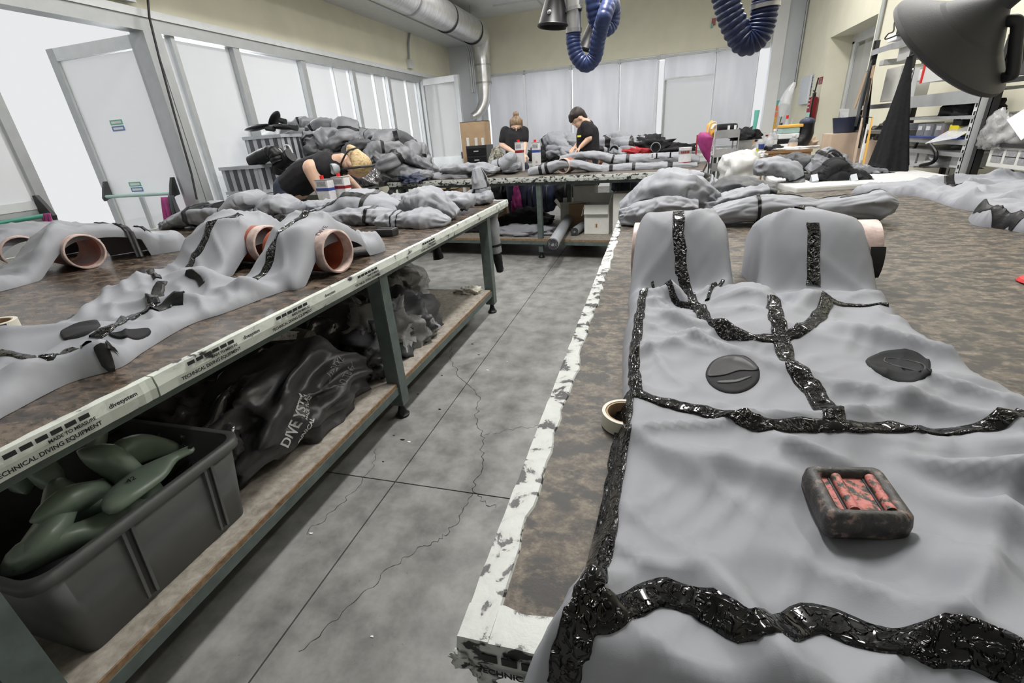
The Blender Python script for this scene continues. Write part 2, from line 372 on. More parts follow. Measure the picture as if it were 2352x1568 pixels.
# ---- cloth laid out as a height field over the table
def polydist(poly, x, y):
    P = np.asarray(poly, float); Q = np.roll(P, -1, 0); x = np.asarray(x, float).ravel(); y = np.asarray(y, float).ravel()
    best = np.full(x.shape, 1e9); ins = np.zeros(x.shape, bool)
    for (ax, ay), (bx, by) in zip(P, Q):
        dx, dy = bx-ax, by-ay; L = dx*dx+dy*dy+1e-12
        t = np.clip(((x-ax)*dx+(y-ay)*dy)/L, 0, 1)
        best = np.minimum(best, np.hypot(x-ax-t*dx, y-ay-t*dy))
        cr = ((ay > y) != (by > y)) & (x < (bx-ax)*(y-ay)/((by-ay) if abs(by-ay) > 1e-12 else 1e-12)+ax)
        ins ^= cr
    return np.where(ins, best, -best)
def smooth_poly(poly, per=6):
    P = [np.array(p, float) for p in poly]; n = len(P); out = []
    for i in range(n):
        a, b, c, d = P[i-1], P[i], P[(i+1) % n], P[(i+2) % n]
        for t in np.linspace(0, 1, per, endpoint=False):
            out.append(tuple(0.5*((2*b)+(c-a)*t+(2*a-5*b+4*c-d)*t*t+(3*b-a-3*c+d)*t**3)))
    return out
def wr(x, y, amp, scale, ang=0.0, stretch=3.0, seed=0):
    c, s = math.cos(ang), math.sin(ang); u = (x*c+y*s)*scale/stretch; v = (-x*s+y*c)*scale
    w = vnoise(u*1.3, v*0.6, 5.5, seed+7)*1.4
    r_ = ridged(u, v+w, 0.3, seed); return amp*(0.55*r_**1.6 + 0.7*r_**6 - 0.3)
def fold(x, y, a, b, amp, w):
    ax, ay = a; bx, by = b; dx, dy = bx-ax, by-ay; L = dx*dx+dy*dy
    t = np.clip(((x-ax)*dx+(y-ay)*dy)/L, 0, 1); d = np.hypot(x-ax-t*dx, y-ay-t*dy)
    return amp*np.exp(-(d/w)**2)*np.sin(PI*np.clip(t*0.9+0.05, 0, 1))**0.5
class Cloth:
    def __init__(s, poly, base, thick, rim, extra=None, per=6, hump=None):
        s.hump = hump; s.poly = smooth_poly(poly, per); s.base = base; s.thick = thick; s.rim = rim; s.extra = extra
    def H(s, x, y):
        x = np.asarray(x, float); y = np.asarray(y, float); sh = x.shape
        d = polydist(s.poly, x, y).reshape(sh)
        k = np.clip(d/s.rim, 0, 1); e = np.sqrt(np.clip(1-(1-k)**2, 0, 1))
        z = s.thick*e
        if s.extra is not None: z = z + s.extra(x, y, d)*np.clip(d/(s.rim*0.6), 0.0, 1)**0.7
        z = np.maximum(z, 0.003)
        if s.hump is not None: z = z + s.hump(x, y)*np.where(d > -0.012, 1, 0)
        return s.base + z
    def mesh(s, name, res, mat, parent, skirt=True, drop=None):
        P = np.array(s.poly); Q = np.roll(P, -1, 0); B = []
        for a, b in zip(P, Q):
            n = max(1, int(round(np.linalg.norm(b-a)/res)))
            for t in range(n): B.append(a+(b-a)*t/n)
        B = np.array(B); x0, y0 = B.min(0); x1, y1 = B.max(0)
        gx, gy = np.meshgrid(np.arange(x0, x1, res), np.arange(y0, y1, res)); gx = gx.copy(); gx[1::2] += res/2
        gx = gx.ravel(); gy = gy.ravel(); d = polydist(s.poly, gx, gy); k = d > res*0.6
        pts = [Vector(p) for p in B] + [Vector((a, b)) for a, b in zip(gx[k], gy[k])]
        r = delaunay_2d_cdt(pts, [], [list(range(len(B)))], 1, 1e-6)
        V2 = np.array([(v.x, v.y) for v in r[0]]); F = [tuple(f) for f in r[2]]
        z = s.H(V2[:, 0], V2[:, 1]); 
        V = [(a, b, c) for (a, b), c in zip(V2, z)]
        if skirt:
            cnt = {}
            for f in F:
                for i in range(len(f)):
                    a, b = f[i], f[(i+1) % len(f)]; cnt[(a, b)] = 1
            edge = [(a, b) for (a, b) in cnt if (b, a) not in cnt]; mp = {}
            for a, b in edge:
                for q in (a, b):
                    if q not in mp:
                        mp[q] = len(V); zb = drop(*V[q]) if drop else s.base
                        V.append((V[q][0], V[q][1], zb))
                F.append((b, a, mp[a], mp[b]))
        return link_mesh(name, V, F, mat, parent, True)
    def hit(s, pix, zmax=0.5):
        out = []
        for px, py in pix:
            d = ray(px, py); t0 = (s.base+zmax-CAM_H)/d[2]; t1 = (s.base-CAM_H)/d[2]
            t0 = max(t0, 0.02)
            ts = np.linspace(t0, t1, 260); P = C0[None, :] + ts[:, None]*d[None, :]
            h = s.H(P[:, 0], P[:, 1]); inside = polydist(s.poly, P[:, 0], P[:, 1]) > -0.004
            w = np.where((P[:, 2] <= h) & inside)[0]
            out.append(P[w[0]] if len(w) else P[-1])
        return np.array(out)
    def strip(s, name, pix, width, mat, parent, off=0.0035, seed=0, rough=0.18, xy=None):
        P = s.hit(pix)[:, :2] if xy is None else np.array(xy, float)
        L = np.sum(np.linalg.norm(np.diff(P, axis=0), axis=1)); n = max(6, int(L/0.007))
        C = catmull(P, n); Tn = np.gradient(C, axis=0); Tn /= np.linalg.norm(Tn, axis=1)[:, None]+1e-9
        Nn = np.stack([-Tn[:, 1], Tn[:, 0]], 1); V = []; F = []; cr = [-1, -0.92, -0.55, 0, 0.55, 0.92, 1]; k = len(cr)
        run = np.linspace(0, L, n)
        wl = width/2*(1+rough*(vnoise(run*45, 0, 0, seed)-0.5)*2); wr_ = width/2*(1+rough*(vnoise(run*45, 9, 0, seed)-0.5)*2)
        for i in range(n):
            for q in cr:
                p = C[i]+Nn[i]*(q*(wr_[i] if q > 0 else wl[i])); V.append((p[0], p[1], abs(q)))
        V = np.array(V); q = V[:, 2]; z = s.H(V[:, 0], V[:, 1])
        lump = 0.0018*ridged(V[:, 0]*90, V[:, 1]*90, 0, seed)
        V[:, 2] = z + np.where(q > 0.99, -0.001, off*(1-0.3*q*q)+lump)
        for i in range(n-1):
            for j in range(k-1): F.append((i*k+j, i*k+j+1, (i+1)*k+j+1, (i+1)*k+j))
        return link_mesh(name, V, F, mat, parent, True)
    def disc(s, name, pix, mat, parent, off=0.003):
        """closed outline of photograph pixels laid on the cloth as a thin patch"""
        P = s.hit(pix)[:, :2]; P = np.array(smooth_poly([tuple(p) for p in P], 4)); c = P.mean(0); V = []; F = []; n = len(P)
        RG = (1.0, 0.97, 0.85, 0.72, 0.58, 0.44, 0.3, 0.16)
        for k in RG:
            for p in P: V.append(c+(p-c)*k)
        V = np.array(V); z = s.H(V[:, 0], V[:, 1]) + off; z[:n] -= off+0.001
        V3 = [(a, b, h) for (a, b), h in zip(V, z)]
        for r in range(len(RG)-1):
            for i in range(n): F.append((r*n+i, r*n+(i+1) % n, (r+1)*n+(i+1) % n, (r+1)*n+i))
        F.append(tuple((len(RG)-1)*n+i for i in range(n)))
        return link_mesh(name, V3, F, mat, parent, True)
# ---- a sleeve or leg: a flattened wrinkled tube along a path
class Limb:
    def __init__(s, path, rw, rh, floor, wrinkle=0.012, scale=9.0, seed=0, n=70, m=36):
        s.C = catmull(path, n); s.n = n; s.m = m; s.floor = floor
        k = len(path); tt = np.linspace(0, k-1, n)
        s.rw = np.interp(tt, range(k), rw if isinstance(rw, (list, tuple)) else [rw]*k)
        s.rh = np.interp(tt, range(k), rh if isinstance(rh, (list, tuple)) else [rh]*k)
        Tn = np.gradient(s.C, axis=0); s.T = Tn/(np.linalg.norm(Tn, axis=1)[:, None]+1e-9)
        up = np.array([0, 0, 1.0]); A = np.cross(s.T, up); A /= np.linalg.norm(A, axis=1)[:, None]+1e-9; s.A = A; s.B = np.cross(A, s.T)
        run = np.concatenate([[0], np.cumsum(np.linalg.norm(np.diff(s.C, axis=0), axis=1))])
        th = np.linspace(0, 2*PI, m, endpoint=False); R, TH = np.meshgrid(run, th, indexing='ij'); s.run = run
        cx, cy = np.cos(TH), np.sin(TH)
        r1 = ridged(R*scale*.9+cx*0.9+cy*0.6, cx*0.9, cy*0.9, seed); r2 = ridged(R*scale*1.6-cx*1.2, cx*1.5+R*3, cy*1.5, seed+3); r3 = ridged(R*scale*2.6+cx*2, cx*2.2, cy*2.2+R*5, seed+4)
        f = 0.9*r1**2.2 - 0.6*(1-r2)**1.5*0 + 0.75*r2**2.5 - 0.55*r3**4 + 0.35*vnoise(R*4, cx, cy, seed+6)
        s.D = 1.0*wrinkle*(f-0.7)
        sq = lambda v: np.sign(v)*np.abs(v)**0.85
        s.O = (cx, cy); s.sq = sq
    def grid(s, i0, i1, off):
        cx, cy = s.O; sl = slice(i0, i1)
        w = s.rw[sl, None]+s.D[sl]+off; h = s.rh[sl, None]+s.D[sl]*0.9+off
        P = s.C[sl, None, :] + s.A[sl, None, :]*(s.sq(cx[sl])*w)[..., None] + s.B[sl, None, :]*(s.sq(cy[sl])*h)[..., None]
        if s.floor is not None: P[..., 2] = np.maximum(P[..., 2], s.floor+0.002+0.0*P[..., 2])
        return P
    def mesh(s, name, mat, parent, cap=True):
        P = s.grid(0, s.n, 0); m = s.m; V = P.reshape(-1, 3).tolist(); F = []
        for i in range(s.n-1):
            for k in range(m): F.append((i*m+k, i*m+(k+1) % m, (i+1)*m+(k+1) % m, (i+1)*m+k))
        if cap:
            for i, sg in ((0, -1), (s.n-1, 1)):
                c = len(V); V.append((s.C[i]+s.T[i]*sg*0.012).tolist())
                for k in range(m): F.append((i*m+(k+1) % m, i*m+k, c) if sg < 0 else (i*m+k, i*m+(k+1) % m, c))
        return link_mesh(name, V, F, mat, parent, True)
    def band(s, name, t0, t1, mat, parent, off=0.004):
        i0 = max(0, int(t0*(s.n-1))); i1 = min(s.n, max(i0+2, int(t1*(s.n-1))+1)); P = s.grid(i0, i1, off); m = s.m
        V = P.reshape(-1, 3).tolist(); F = []
        for i in range(i1-i0-1):
            for k in range(m): F.append((i*m+k, i*m+(k+1) % m, (i+1)*m+(k+1) % m, (i+1)*m+k))
        return link_mesh(name, V, F, mat, parent, True)
    def seam(s, name, ang, wdeg, t0, t1, mat, parent, off=0.004):
        i0 = int(t0*(s.n-1)); i1 = min(s.n, int(t1*(s.n-1))+1); P = s.grid(i0, i1, off); m = s.m
        k0 = int((ang-wdeg)/360*m); k1 = int((ang+wdeg)/360*m)+1; ks = [k % m for k in range(k0, k1+1)]; V = []; F = []; q = len(ks)
        for i in range(i1-i0):
            for k in ks: V.append(P[i, k].tolist())
        for i in range(i1-i0-1):
            for k in range(q-1): F.append((i*q+k, i*q+k+1, (i+1)*q+k+1, (i+1)*q+k))
        return link_mesh(name, V, F, mat, parent, True)
# ---- a crumpled heap of cloth or film
def ico(sub):
    bm = bmesh.new(); bmesh.ops.create_icosphere(bm, subdivisions=sub, radius=1.0)
    V = np.array([v.co[:] for v in bm.verts]); F = [tuple(v.index for v in f.verts) for f in bm.faces]; bm.free(); return V, F
ICO = {k: ico(k) for k in (3, 4, 5)}
def crumple_mesh(size, seed, amp=0.35, freq=1.7, sub=4, flat=0.25):
    V, F = ICO[sub]; x, y, z = V.T
    rs_ = np.random.default_rng(seed); A_ = np.linalg.qr(rs_.normal(size=(3, 3)))[0]; B_ = np.linalg.qr(rs_.normal(size=(3, 3)))[0]
    u, v, q = (V @ A_).T; u2, v2, q2 = (V @ B_).T
    w = vnoise(x*1.2, y*1.2, z*1.2, seed+11)*1.6
    r = 0.9*ridged(u*freq*0.45+w*.6, v*freq*1.15+w, q*freq*1.15, seed)**3 + 0.6*ridged(u2*freq*0.7, v2*freq*2.0+w, q2*freq*2.0, seed+1)**3 + 0.42*ridged(u*freq*1.2+w, v*freq*3.4, q*freq*3.4, seed+2)**3
    r = r*1.35
    R = 1 + amp*(r-0.95) + 0.25*(vnoise(x*0.9+3, y*0.9, z*0.9, seed+5)-0.5)
    P = V*R[:, None]*np.array(size)[None, :]; fl = -size[2]*flat
    P[:, 2] = np.maximum(P[:, 2], fl) - fl
    return P, F, (V, r)
def crumple(name, label, cat, loc, size, mat, seed, group=None, amp=0.35, freq=1.7, sub=4, rot=0.0, tilt=0.0, seam=None, flat=0.25):
    P, F, (V, r) = crumple_mesh(size, seed, amp, freq, sub, flat); x, y, z = V.T
    c, s_ = math.cos(rot), math.sin(rot)
    P[:, 2] += np.tan(tilt)*P[:, 0]*np.clip(P[:, 2]/max(size[2], 1e-3), 0, 1)
    Q = P.copy(); Q[:, 0] = P[:, 0]*c-P[:, 1]*s_; Q[:, 1] = P[:, 0]*s_+P[:, 1]*c
    loc = Vector(loc); root = thing(name, label, cat, loc, group)
    Q = Q + np.array(loc)[None, :]
    link_mesh('body', Q, F, mat, root, True)
    if seam:
        b = np.abs(vnoise(x*1.3+2, y*1.3, z*1.3, seed+21)-0.5) < 0.036
        sel = [f for f in F if all(b[i] for i in f) and Q[f[0]][2] > loc.z+0.01]
        if len(sel) > 4:
            ids = sorted({i for f in sel for i in f}); mp = {i: k for k, i in enumerate(ids)}
            ctr = Q.mean(0); VV = [Q[i] + (Q[i]-ctr)/np.linalg.norm(Q[i]-ctr)*0.004 for i in ids]
            link_mesh('seam_tape', VV, [tuple(mp[i] for i in f) for f in sel], seam, root, True)
    return root
# =================================================================== ROOM
XL, YB, XR, YF, ZC = -5.0, 13.0, 2.9, -2.6, 4.08
fl = struct(MB().box(XL-3.5, XR+0.2, YF-0.2, YB+0.2, -0.3, -0.012).build('floor', 'floor'))
ys = [YF-0.2, 1.39, 5.7, 9.9, YB+0.2]; xs = [XL-0.2, -3.2, -1.02, 1.2, XR+0.2]
for i in range(4):
    for j in range(4):
        MB().box(xs[i]+0.003, xs[i+1]-0.003, ys[j]+0.003, ys[j+1]-0.003, -0.012, 0.0).build('floor_slab', 'floor', fl)
def crack(pix, w=0.005):
    P = catmull([at(x, y, 0.0)[:] for x, y in pix], len(pix)*14); V = []; F = []
    for i, p in enumerate(P):
        j = 0.03*(vnoise(i*0.55, 3, 0, len(pix))-0.5); d = P[min(i+1, len(P)-1)]-P[max(i-1, 0)]; d /= np.linalg.norm(d)+1e-9; n = np.array([-d[1], d[0], 0])
        ww = w*(0.35+0.9*vnoise(i*0.9, 7, 0, 4)); c = p+n*j; c[2] = 0.0006; V += [c-n*ww/2, c+n*ww/2]
    F = [(2*i, 2*i+1, 2*i+3, 2*i+2) for i in range(len(P)-1)]
    link_mesh('crack', V, F, 'crack', fl)
crack([(1036, 800), (1040, 830), (1060, 870), (1098, 905), (1095, 960), (1108, 1000), (1105, 1060), (1090, 1130), (1140, 1165)], 0.004)
crack([(1090, 1130), (1040, 1210), (1000, 1240), (900, 1300), (820, 1380), (690, 1500)], 0.003)
crack([(700, 1225), (770, 1170), (840, 1095), (868, 1030)], 0.003)
crack([(1110, 998), (1180, 985), (1255, 975)], 0.002)
# small chips of rubber and paper trodden on the floor
rg = random.Random(4)
for k, (x, y, mt_) in enumerate([(1020, 690, 0), (1060, 760, 0), (1100, 815, 0), (1120, 850, 1), (1015, 862, 0), (960, 905, 0), (905, 1000, 0), (925, 1010, 0), (940, 1015, 1), (1165, 830, 1), (715, 1225, 1), (1085, 790, 0), (880, 1060, 0), (1010, 940, 0), (855, 1462, 1)]):
    p = at(x, y, 0.0); a = rg.uniform(0, PI); s_ = rg.uniform(0.006, 0.014)
    q = [p + Vector((math.cos(a+t)*s_*f, math.sin(a+t)*s_*0.45*f, 0.0005)) for t, f in ((0, 1), (1.3, .8), (2.5, 1.1), (3.9, .9), (5.2, .7))]
    o = MB().prism(q, (0, 0, 0.002)).build('scrap', 'paper' if mt_ else 'rubber')
    tag(o, 'small white paper scrap lying on the concrete aisle' if mt_ else 'small black rubber crumb lying on the concrete aisle', 'scrap', 'white scraps on the floor' if mt_ else 'black crumbs on the floor')
struct(MB().box(XL-0.3, XR+0.3, YF-0.3, YB+0.3, ZC, ZC+0.2).build('ceiling', 'white_wall'))
struct(MB().box(XL-0.3, XR+0.3, YF-0.3, YF, 0, ZC).build('wall_front', 'white_wall'))
# ceiling grid rails and conduit seen over the far end
cl = bpy.data.objects['ceiling']
for y in (9.6, 10.8, 12.0):
    MB().box(-3.6, XR, y-0.02, y+0.02, ZC-0.03, ZC).build('ceiling_rail', 'alu_light', cl)
for x in (-2.6, -1.2, 0.2, 1.6):
    MB().box(x-0.015, x+0.015, 5.0, YB, ZC-0.02, ZC).build('ceiling_rail', 'alu_light', cl)
# ---------------- left wall: yellow band over a glazed front
YD0, YD1 = 1.88, 4.38
WB = 0.78
wl = struct(MB().box(XL-0.22, XL, YF, YB, 2.76, ZC).build('wall_left', 'yellow'))
struct(MB().box(XL-0.2, XL, YD1+0.1, 9.75, 0, WB).build('wall_left_sill', 'yellow'))
struct(MB().box(XL-0.2, XL, YF, YD0-0.12, 0, 2.76).build('wall_left_near', 'yellow'))
struct(MB().box(XL-0.2, XL, 10.75, YB, 0, 2.76).build('wall_left_far', 'white_wall'))
struct(MB().box(XL-0.04, XL+0.05, YF, 12.5, 2.70, 2.77).build('trim_1', 'alu_light'))
b_ = struct(MB().box(XL, -4.42, YF, 12.5, 3.47, 3.53).build('trim_2', 'alu_light'))
struct(MB().box(XL, -4.46, YF, 12.5, 3.53, 3.80).build('trim_3', 'blue_grey'))
struct(MB().box(-4.46, -4.30, YF, 12.5, 3.56, 3.84).build('trim_4', 'alu_light'))
struct(MB().box(XL, -4.40, 12.5, YB, 0, ZC).build('wall_corner_column', 'grey_wall'))
# head member and big post between door and windows
struct(MB().box(XL-0.13, XL+0.03, YF, 10.8, 2.58, 2.70).build('trim_5', 'alu'))
w1 = MB(); w1.box(XL-0.14, XL+0.04, YD1-0.07, YD1+0.02, 0, 2.58); struct(w1.build('trim_6', 'alu'))
struct(MB().box(XL-0.14, XL+0.04, YD1+0.03, YD1+0.13, 0, 2.58).build('trim_7', 'alu'))
struct(MB().box(XL-0.14, XL+0.04, YD0-0.12, YD0, 0, 2.58).build('trim_8', 'alu'))
wys = [YD1+0.13, 4.62, 5.51, 6.75, 8.05, 9.25, 10.6]
for k in range(1, 6):
    y0, y1 = wys[k], wys[k+1]
    if k == 1: y0 = YD1+0.13
    w = struct(MB().box(XL-0.10, XL, y0, y1, WB, WB+0.07).build('window_%d' % k, 'alu'))
    MB().box(XL-0.10, XL+0.02, y1-0.05, y1+0.05, WB, 2.58).build('mullion', 'alu', w)
    if k == 1: MB().box(XL-0.08, XL, 4.64, 4.69, WB+0.07, 2.58).build('mullion', 'alu', w)
    if k >= 3:
        MB().box(XL-0.07, XL-0.02, (y0+y1)/2+0.1, (y0+y1)/2+0.125, WB+0.07, 2.58).build('mullion', 'alu_light', w)
    MB().box(XL-0.055, XL-0.045, y0+0.03, y1-0.05, WB+0.07, 2.58).build('pane', 'glass', w)
    MB().box(XL-0.01, XL+0.14, y0, y1, WB-0.04, WB).build('sill', 'alu_light', w)
def leaf(name, hinge, ang, w, h, label, bar_mat, panel=False, stick=False):
    """glazed aluminium door leaf with push bar; ang measured from +X"""
    u = Vector((math.cos(ang), math.sin(ang), 0)); n = Vector((-u.y, u.x, 0)); hz = Vector((0, 0, 1)); c = Vector(hinge)
    o = struct(MB().obox(c+u*0.05+hz*(h/2), u*0.05, n*0.03, hz*(h/2)).build(name, 'alu'))
    o['label'] = label
    MB().obox(c+u*(w-0.05)+hz*(h/2), u*0.05, n*0.03, hz*(h/2)).build('stile', 'alu', o)
    MB().obox(c+u*(w/2)+hz*(h-0.06), u*(w/2-0.1), n*0.028, hz*0.06).build('rail', 'alu_light', o)
    MB().obox(c+u*(w/2)+hz*0.10, u*(w/2-0.1), n*0.028, hz*0.10).build('rail', 'alu_light', o)
    MB().obox(c+u*(w/2)+hz*(h/2+0.04), u*(w/2-0.1), n*0.005, hz*(h/2-0.16)).build('pane', 'glass', o)
    if panel:
        MB().obox(c+u*(w/2)+hz*0.66, u*(w/2-0.1), n*0.02, hz*0.40).build('panel', 'alu', o)
        MB().obox(c+u*(w/2)+hz*1.08, u*(w/2-0.1), n*0.026, hz*0.035).build('rail', 'alu_light', o)
    return o, u, n, c
def pushbar(o, u, n, c, w, z, mt_, side):
    q = n*side; a = c+u*0.14+Vector((0, 0, z)); b = c+u*(w-0.12)+Vector((0, 0, z))
    MB().tube([a+q*0.11, b+q*0.11], 0.019, 12).build('push_bar', mt_, o, True)
    for p in (a, b):
        P = [p+q*0.03+Vector((0, 0, .17)), p+q*0.06+Vector((0, 0, .17)), p+q*0.10+Vector((0, 0, .09)), p+q*0.14+Vector((0, 0, -.01)), p+q*0.13+Vector((0, 0, -.05)), p+q*0.09+Vector((0, 0, -.03)), p+q*0.03+Vector((0, 0, -.02))]
        MB().prism([x-u*0.02 for x in P], u*0.04).build('bar_bracket', 'black_plastic', o, bevel=0.004)
d1, u, n, c = leaf('door_1', (XL-0.10, YD1-0.02, 0.01), PI, 1.32, 2.56, 'glazed door leaf folded outwards beside the windows, with pale green push bar', 'pale_green')
pushbar(d1, u, n, c, 1.32, 1.02, 'pale_green', 1)
MB().box(c.x-0.78, c.x-0.72, c.y-0.03, c.y-0.006, 0.2, 1.0).build('stile', 'alu', d1)
for (px, py, mt_) in ((267, 281, 'sticker_green'), (272, 295, 'sticker_blue'), (310, 423, 'sticker_green'), (315, 435, 'sticker_blue')):
    p = atY(px, py, c.y-0.012); l_ = MB().box(p.x-0.095, p.x+0.095, p.y-0.001, p.y+0.001, p.z-0.026, p.z+0.026).build('door_label', mt_, d1)
    MB().box(p.x-0.075, p.x+0.075, p.y-0.002, p.y-0.001, p.z-0.012, p.z+0.012).build('label_text_panel', 'white_ink', l_)
ang2 = PI/2+math.radians(14)
d2, u, n, c = leaf('door_2', (XL-0.0, YD0+0.02, 0.01), ang2, 1.2, 2.56, 'near glazed door leaf half opened outwards, with grey lower panel and dark green push bar', 'green_bar', True)
pushbar(d2, u, n, c, 1.2, 0.99, 'green_bar', -1)
def rag(label, px, py, Yv, w, l, mat, seed):
    p = atY(px, py, Yv); t = thing('cloth', label, 'cloth', p); V = []; F = []; n, m = 16, 12
    for j in range(m+1):
        for i in range(n+1):
            a = i/n; s_ = j/m; x = (a-.5)*w*(1+.3*s_)*(.6+.4*s_); V.append((p.x+x, p.y-.03-.03*math.sin(a*14+seed)*s_-.02*math.sin(s_*PI), p.z+.02-s_*l*(1+.15*math.sin(a*5+seed))))
    for j in range(m):
        for i in range(n): F.append((j*(n+1)+i, j*(n+1)+i+1, (j+1)*(n+1)+i+1, (j+1)*(n+1)+i))
    o = link_mesh('cloth_body', V, F, mat, t, True); md = o.modifiers.new('thick', 'SOLIDIFY'); md.thickness = .006; eval_mesh(o)
rag('magenta cloth hung over the pale green push bar', 386, 456, 4.22, .20, .42, 'magenta', 1)
rag('dark grey cloth beside the magenta one on the push bar', 400, 452, 4.20, .14, .30, 'fabric_dark', 3)
rag('magenta cloth wrapped on the dark green push bar at left', 120, 494, 2.86, .14, .20, 'magenta', 2)
# inward door leaf by the far corner
hx = Vector((XL+0.02, 10.62, 0.01)); fe = atY(1052, 166, 10.45); v = Vector((fe.x-hx.x, fe.y-hx.y, 0)); w_ = min(v.length, 1.3)
d3, u, n, c = leaf('door_3', hx, math.atan2(v.y, v.x), w_, 2.62, 'glazed door leaf swung into the room in the far left corner', 'alu')
MB().obox(c+u*(w_/2)+Vector((0, 0, .62)), u*(w_/2-.1), n*0.02, Vector((0, 0, .42))).build('panel', 'alu_light', d3)
MB().obox(c+u*(w_-.06)-n*0.05+Vector((0, 0, 1.05)), u*0.02, n*0.03, Vector((0, 0, .07))).build('handle', 'dark_steel', d3)
# door closer, cable and box at the head
MB().box(XL+0.03, XL+0.09, 4.02, 4.30, 2.80, 2.90).build('door_closer_box', 'alu_light'); tag(COL.objects[-1], 'small grey control box fixed on the yellow wall above the door post', 'box')
MB().tube([atX(338, -20, XL+0.12), atX(343, 40, XL+0.12), atX(365, 130, XL+0.12), atX(400, 260, XL+0.12), atX(440, 400, XL+0.12), atX(452, 458, XL+0.12)], 0.011, 8).build('conduit_pipe', 'dark_steel', None, True)
tag(COL.objects[-1], 'thin dark conduit running down beside the door post at left', 'pipe')
# plant room terrace outside
MB().box(XL-9, XL-0.22, -6, 20, -0.14, -0.02).build('ground', 'sky_white'); struct(COL.objects[-1])
MB().box(-10, 8, YB+0.3, YB+10, -0.14, -0.02).build('ground_terrace', 'sky_white'); struct(COL.objects[-1])
# ---------------- back wall with blinds
z0, z1 = 0.75, 2.80
struct(MB().box(XL, XR, YB, YB+0.25, z1+0.06, ZC).build('wall_back', 'yellow'))
struct(MB().box(XL, XR, YB, YB+0.25, 0, z0).build('wall_back_sill', 'white_wall'))
def xb(px, py): return atY(px, py, YB-0.08).x
struct(MB().box(XL, xb(1118, 250), YB, YB+0.25, z0, z1+0.06).build('wall_back_left', 'white_wall'))
cx0, cx1 = xb(1752, 250), 2.9
struct(MB().box(cx0, XR, YB-0.28, YB, 0, ZC).build('wall_back_column', 'grey_wall'))
struct(MB().box(cx0-0.02, cx0+0.22, YB-0.30, YB-0.28, 0, ZC).build('trim_9', 'white_wall'))
bl = [((1120, 172), (1200, 160)), ((1206, 158), (1307, 147)), ((1315, 146), (1420, 134)), ((1427, 133), (1511, 124)), ((1530, 122), (1645, 110)), ((1650, 109), (1745, 98))]
struct(MB().box(xb(1118, 170), cx0, YB+0.05, YB+0.15, z0, z0+0.06).build('trim_10', 'alu_light'))
struct(MB().box(xb(1118, 170), cx0, YB+0.02, YB+0.15, z1-0.04, z1+0.06).build('trim_11', 'alu_light'))
for k, ((xa, ya), (xc, yc)) in enumerate(bl):
    a, b = xb(xa, ya), xb(xc, yc)
    w = struct(MB().box(b+0.028, b+0.045, YB+0.04, YB+0.14, z0+0.06, z1-0.04).build('window_%d' % (6+k), 'alu_light'))
    MB().box(a-0.02, b+0.03, YB+0.085, YB+0.095, z0+0.06, z1-0.04).build('pane', 'glass', w)
    if k == 4: MB().box(a+0.0, a+0.05, YB+0.04, YB+0.14, z0+0.06, z1-0.04).build('mullion', 'alu', w)
    zb = 0.86 if k != 4 else atY(1590, 176, YB-0.1).z
    V = []; F = []; nx, nz = 28, 8
    for j in range(nz+1):
        for i in range(nx+1):
            t = i/nx; s_ = j/nz; shrink = (0.06*(1-s_) if k == 3 else (0.05*(1-s_) if k == 0 else 0)) 
            x = a + (b-shrink-a)*t; y = YB-0.10 + 0.016*math.sin(t*9+k*2)*(1-0.6*s_)
            V.append((x, y, zb+(z1-0.02-zb)*s_))
    for j in range(nz):
        for i in range(nx): F.append((j*(nx+1)+i, j*(nx+1)+i+1, (j+1)*(nx+1)+i+1, (j+1)*(nx+1)+i))
    o = bpy.data.objects.new('roller_blind', None); COL.objects.link(o); o.location = ((a+b)/2, YB-0.1, z1)
    tag(o, ['white roller blind nearest the far left corner, lowered', 'lowered white roller blind behind the person with hair bun', 'lowered white roller blind left of the dark haired person', 'lowered white roller blind just right of the dark haired person',
            'short white roller blind pulled halfway up over the bright door', 'lowered white roller blind beside the grey column at right'][k], 'blind')
    sh = link_mesh('blind_cloth', V, F, 'blind', o, True)
    MB().tube([(a-0.02, YB-0.09, z1), (b+0.02, YB-0.09, z1)], 0.022, 10).build('roller_tube', 'alu_light', o, True)
    MB().box(a, b-0.0, YB-0.115, YB-0.085, zb-0.02, zb+0.01).build('bottom_bar', 'alu_light', o)
    MB().box(b+0.02, b+0.05, YB-0.12, YB, z1-0.06, z1+0.05).build('bracket', 'alu', o)
# ---------------- right wall with door recess
dy0, dy1, dzt = 8.75, 10.75, 2.56
struct(MB().box(XR, XR+0.55, dy1, YB, 0, ZC).build('wall_right_far', 'yellow'))
struct(MB().box(XR, XR+0.55, YF, dy0, 0, ZC).build('wall_right', 'yellow'))
struct(MB().box(XR, XR+0.55, dy0, dy1, dzt, ZC).build('wall_right_lintel', 'yellow'))
o = struct(MB().box(XR+0.36, XR+0.42, dy1-0.09, dy1, 0, dzt-0.1).build('door_4', 'alu')); o['label'] = 'glazed aluminium door set deep in the yellow right wall'
MB().box(XR+0.36, XR+0.42, dy0, dy0+0.08, 0, dzt-0.1).build('door_frame', 'alu', o)
MB().box(XR+0.36, XR+0.42, dy0, dy1, dzt-0.14, dzt).build('door_frame', 'alu_light', o)
MB().box(XR+0.35, XR+0.40, dy0+0.62, dy0+0.76, 0, dzt-0.14).build('stile', 'alu_light', o)
MB().box(XR+0.35, XR+0.40, dy1-0.20, dy1-0.09, 0, dzt-0.14).build('stile', 'alu_light', o)
MB().box(XR+0.375, XR+0.385, dy0+0.76, dy1-0.2, 0.2, dzt-0.2).build('pane', 'glass', o)
MB().box(XR+0.375, XR+0.385, dy0+0.08, dy0+0.62, 0.2, dzt-0.2).build('pane', 'glass', o)
struct(MB().box(XR+0.8, XR+0.85, dy0-1, dy1+1, 0, ZC).build('wall_corridor', 'white_wall'))
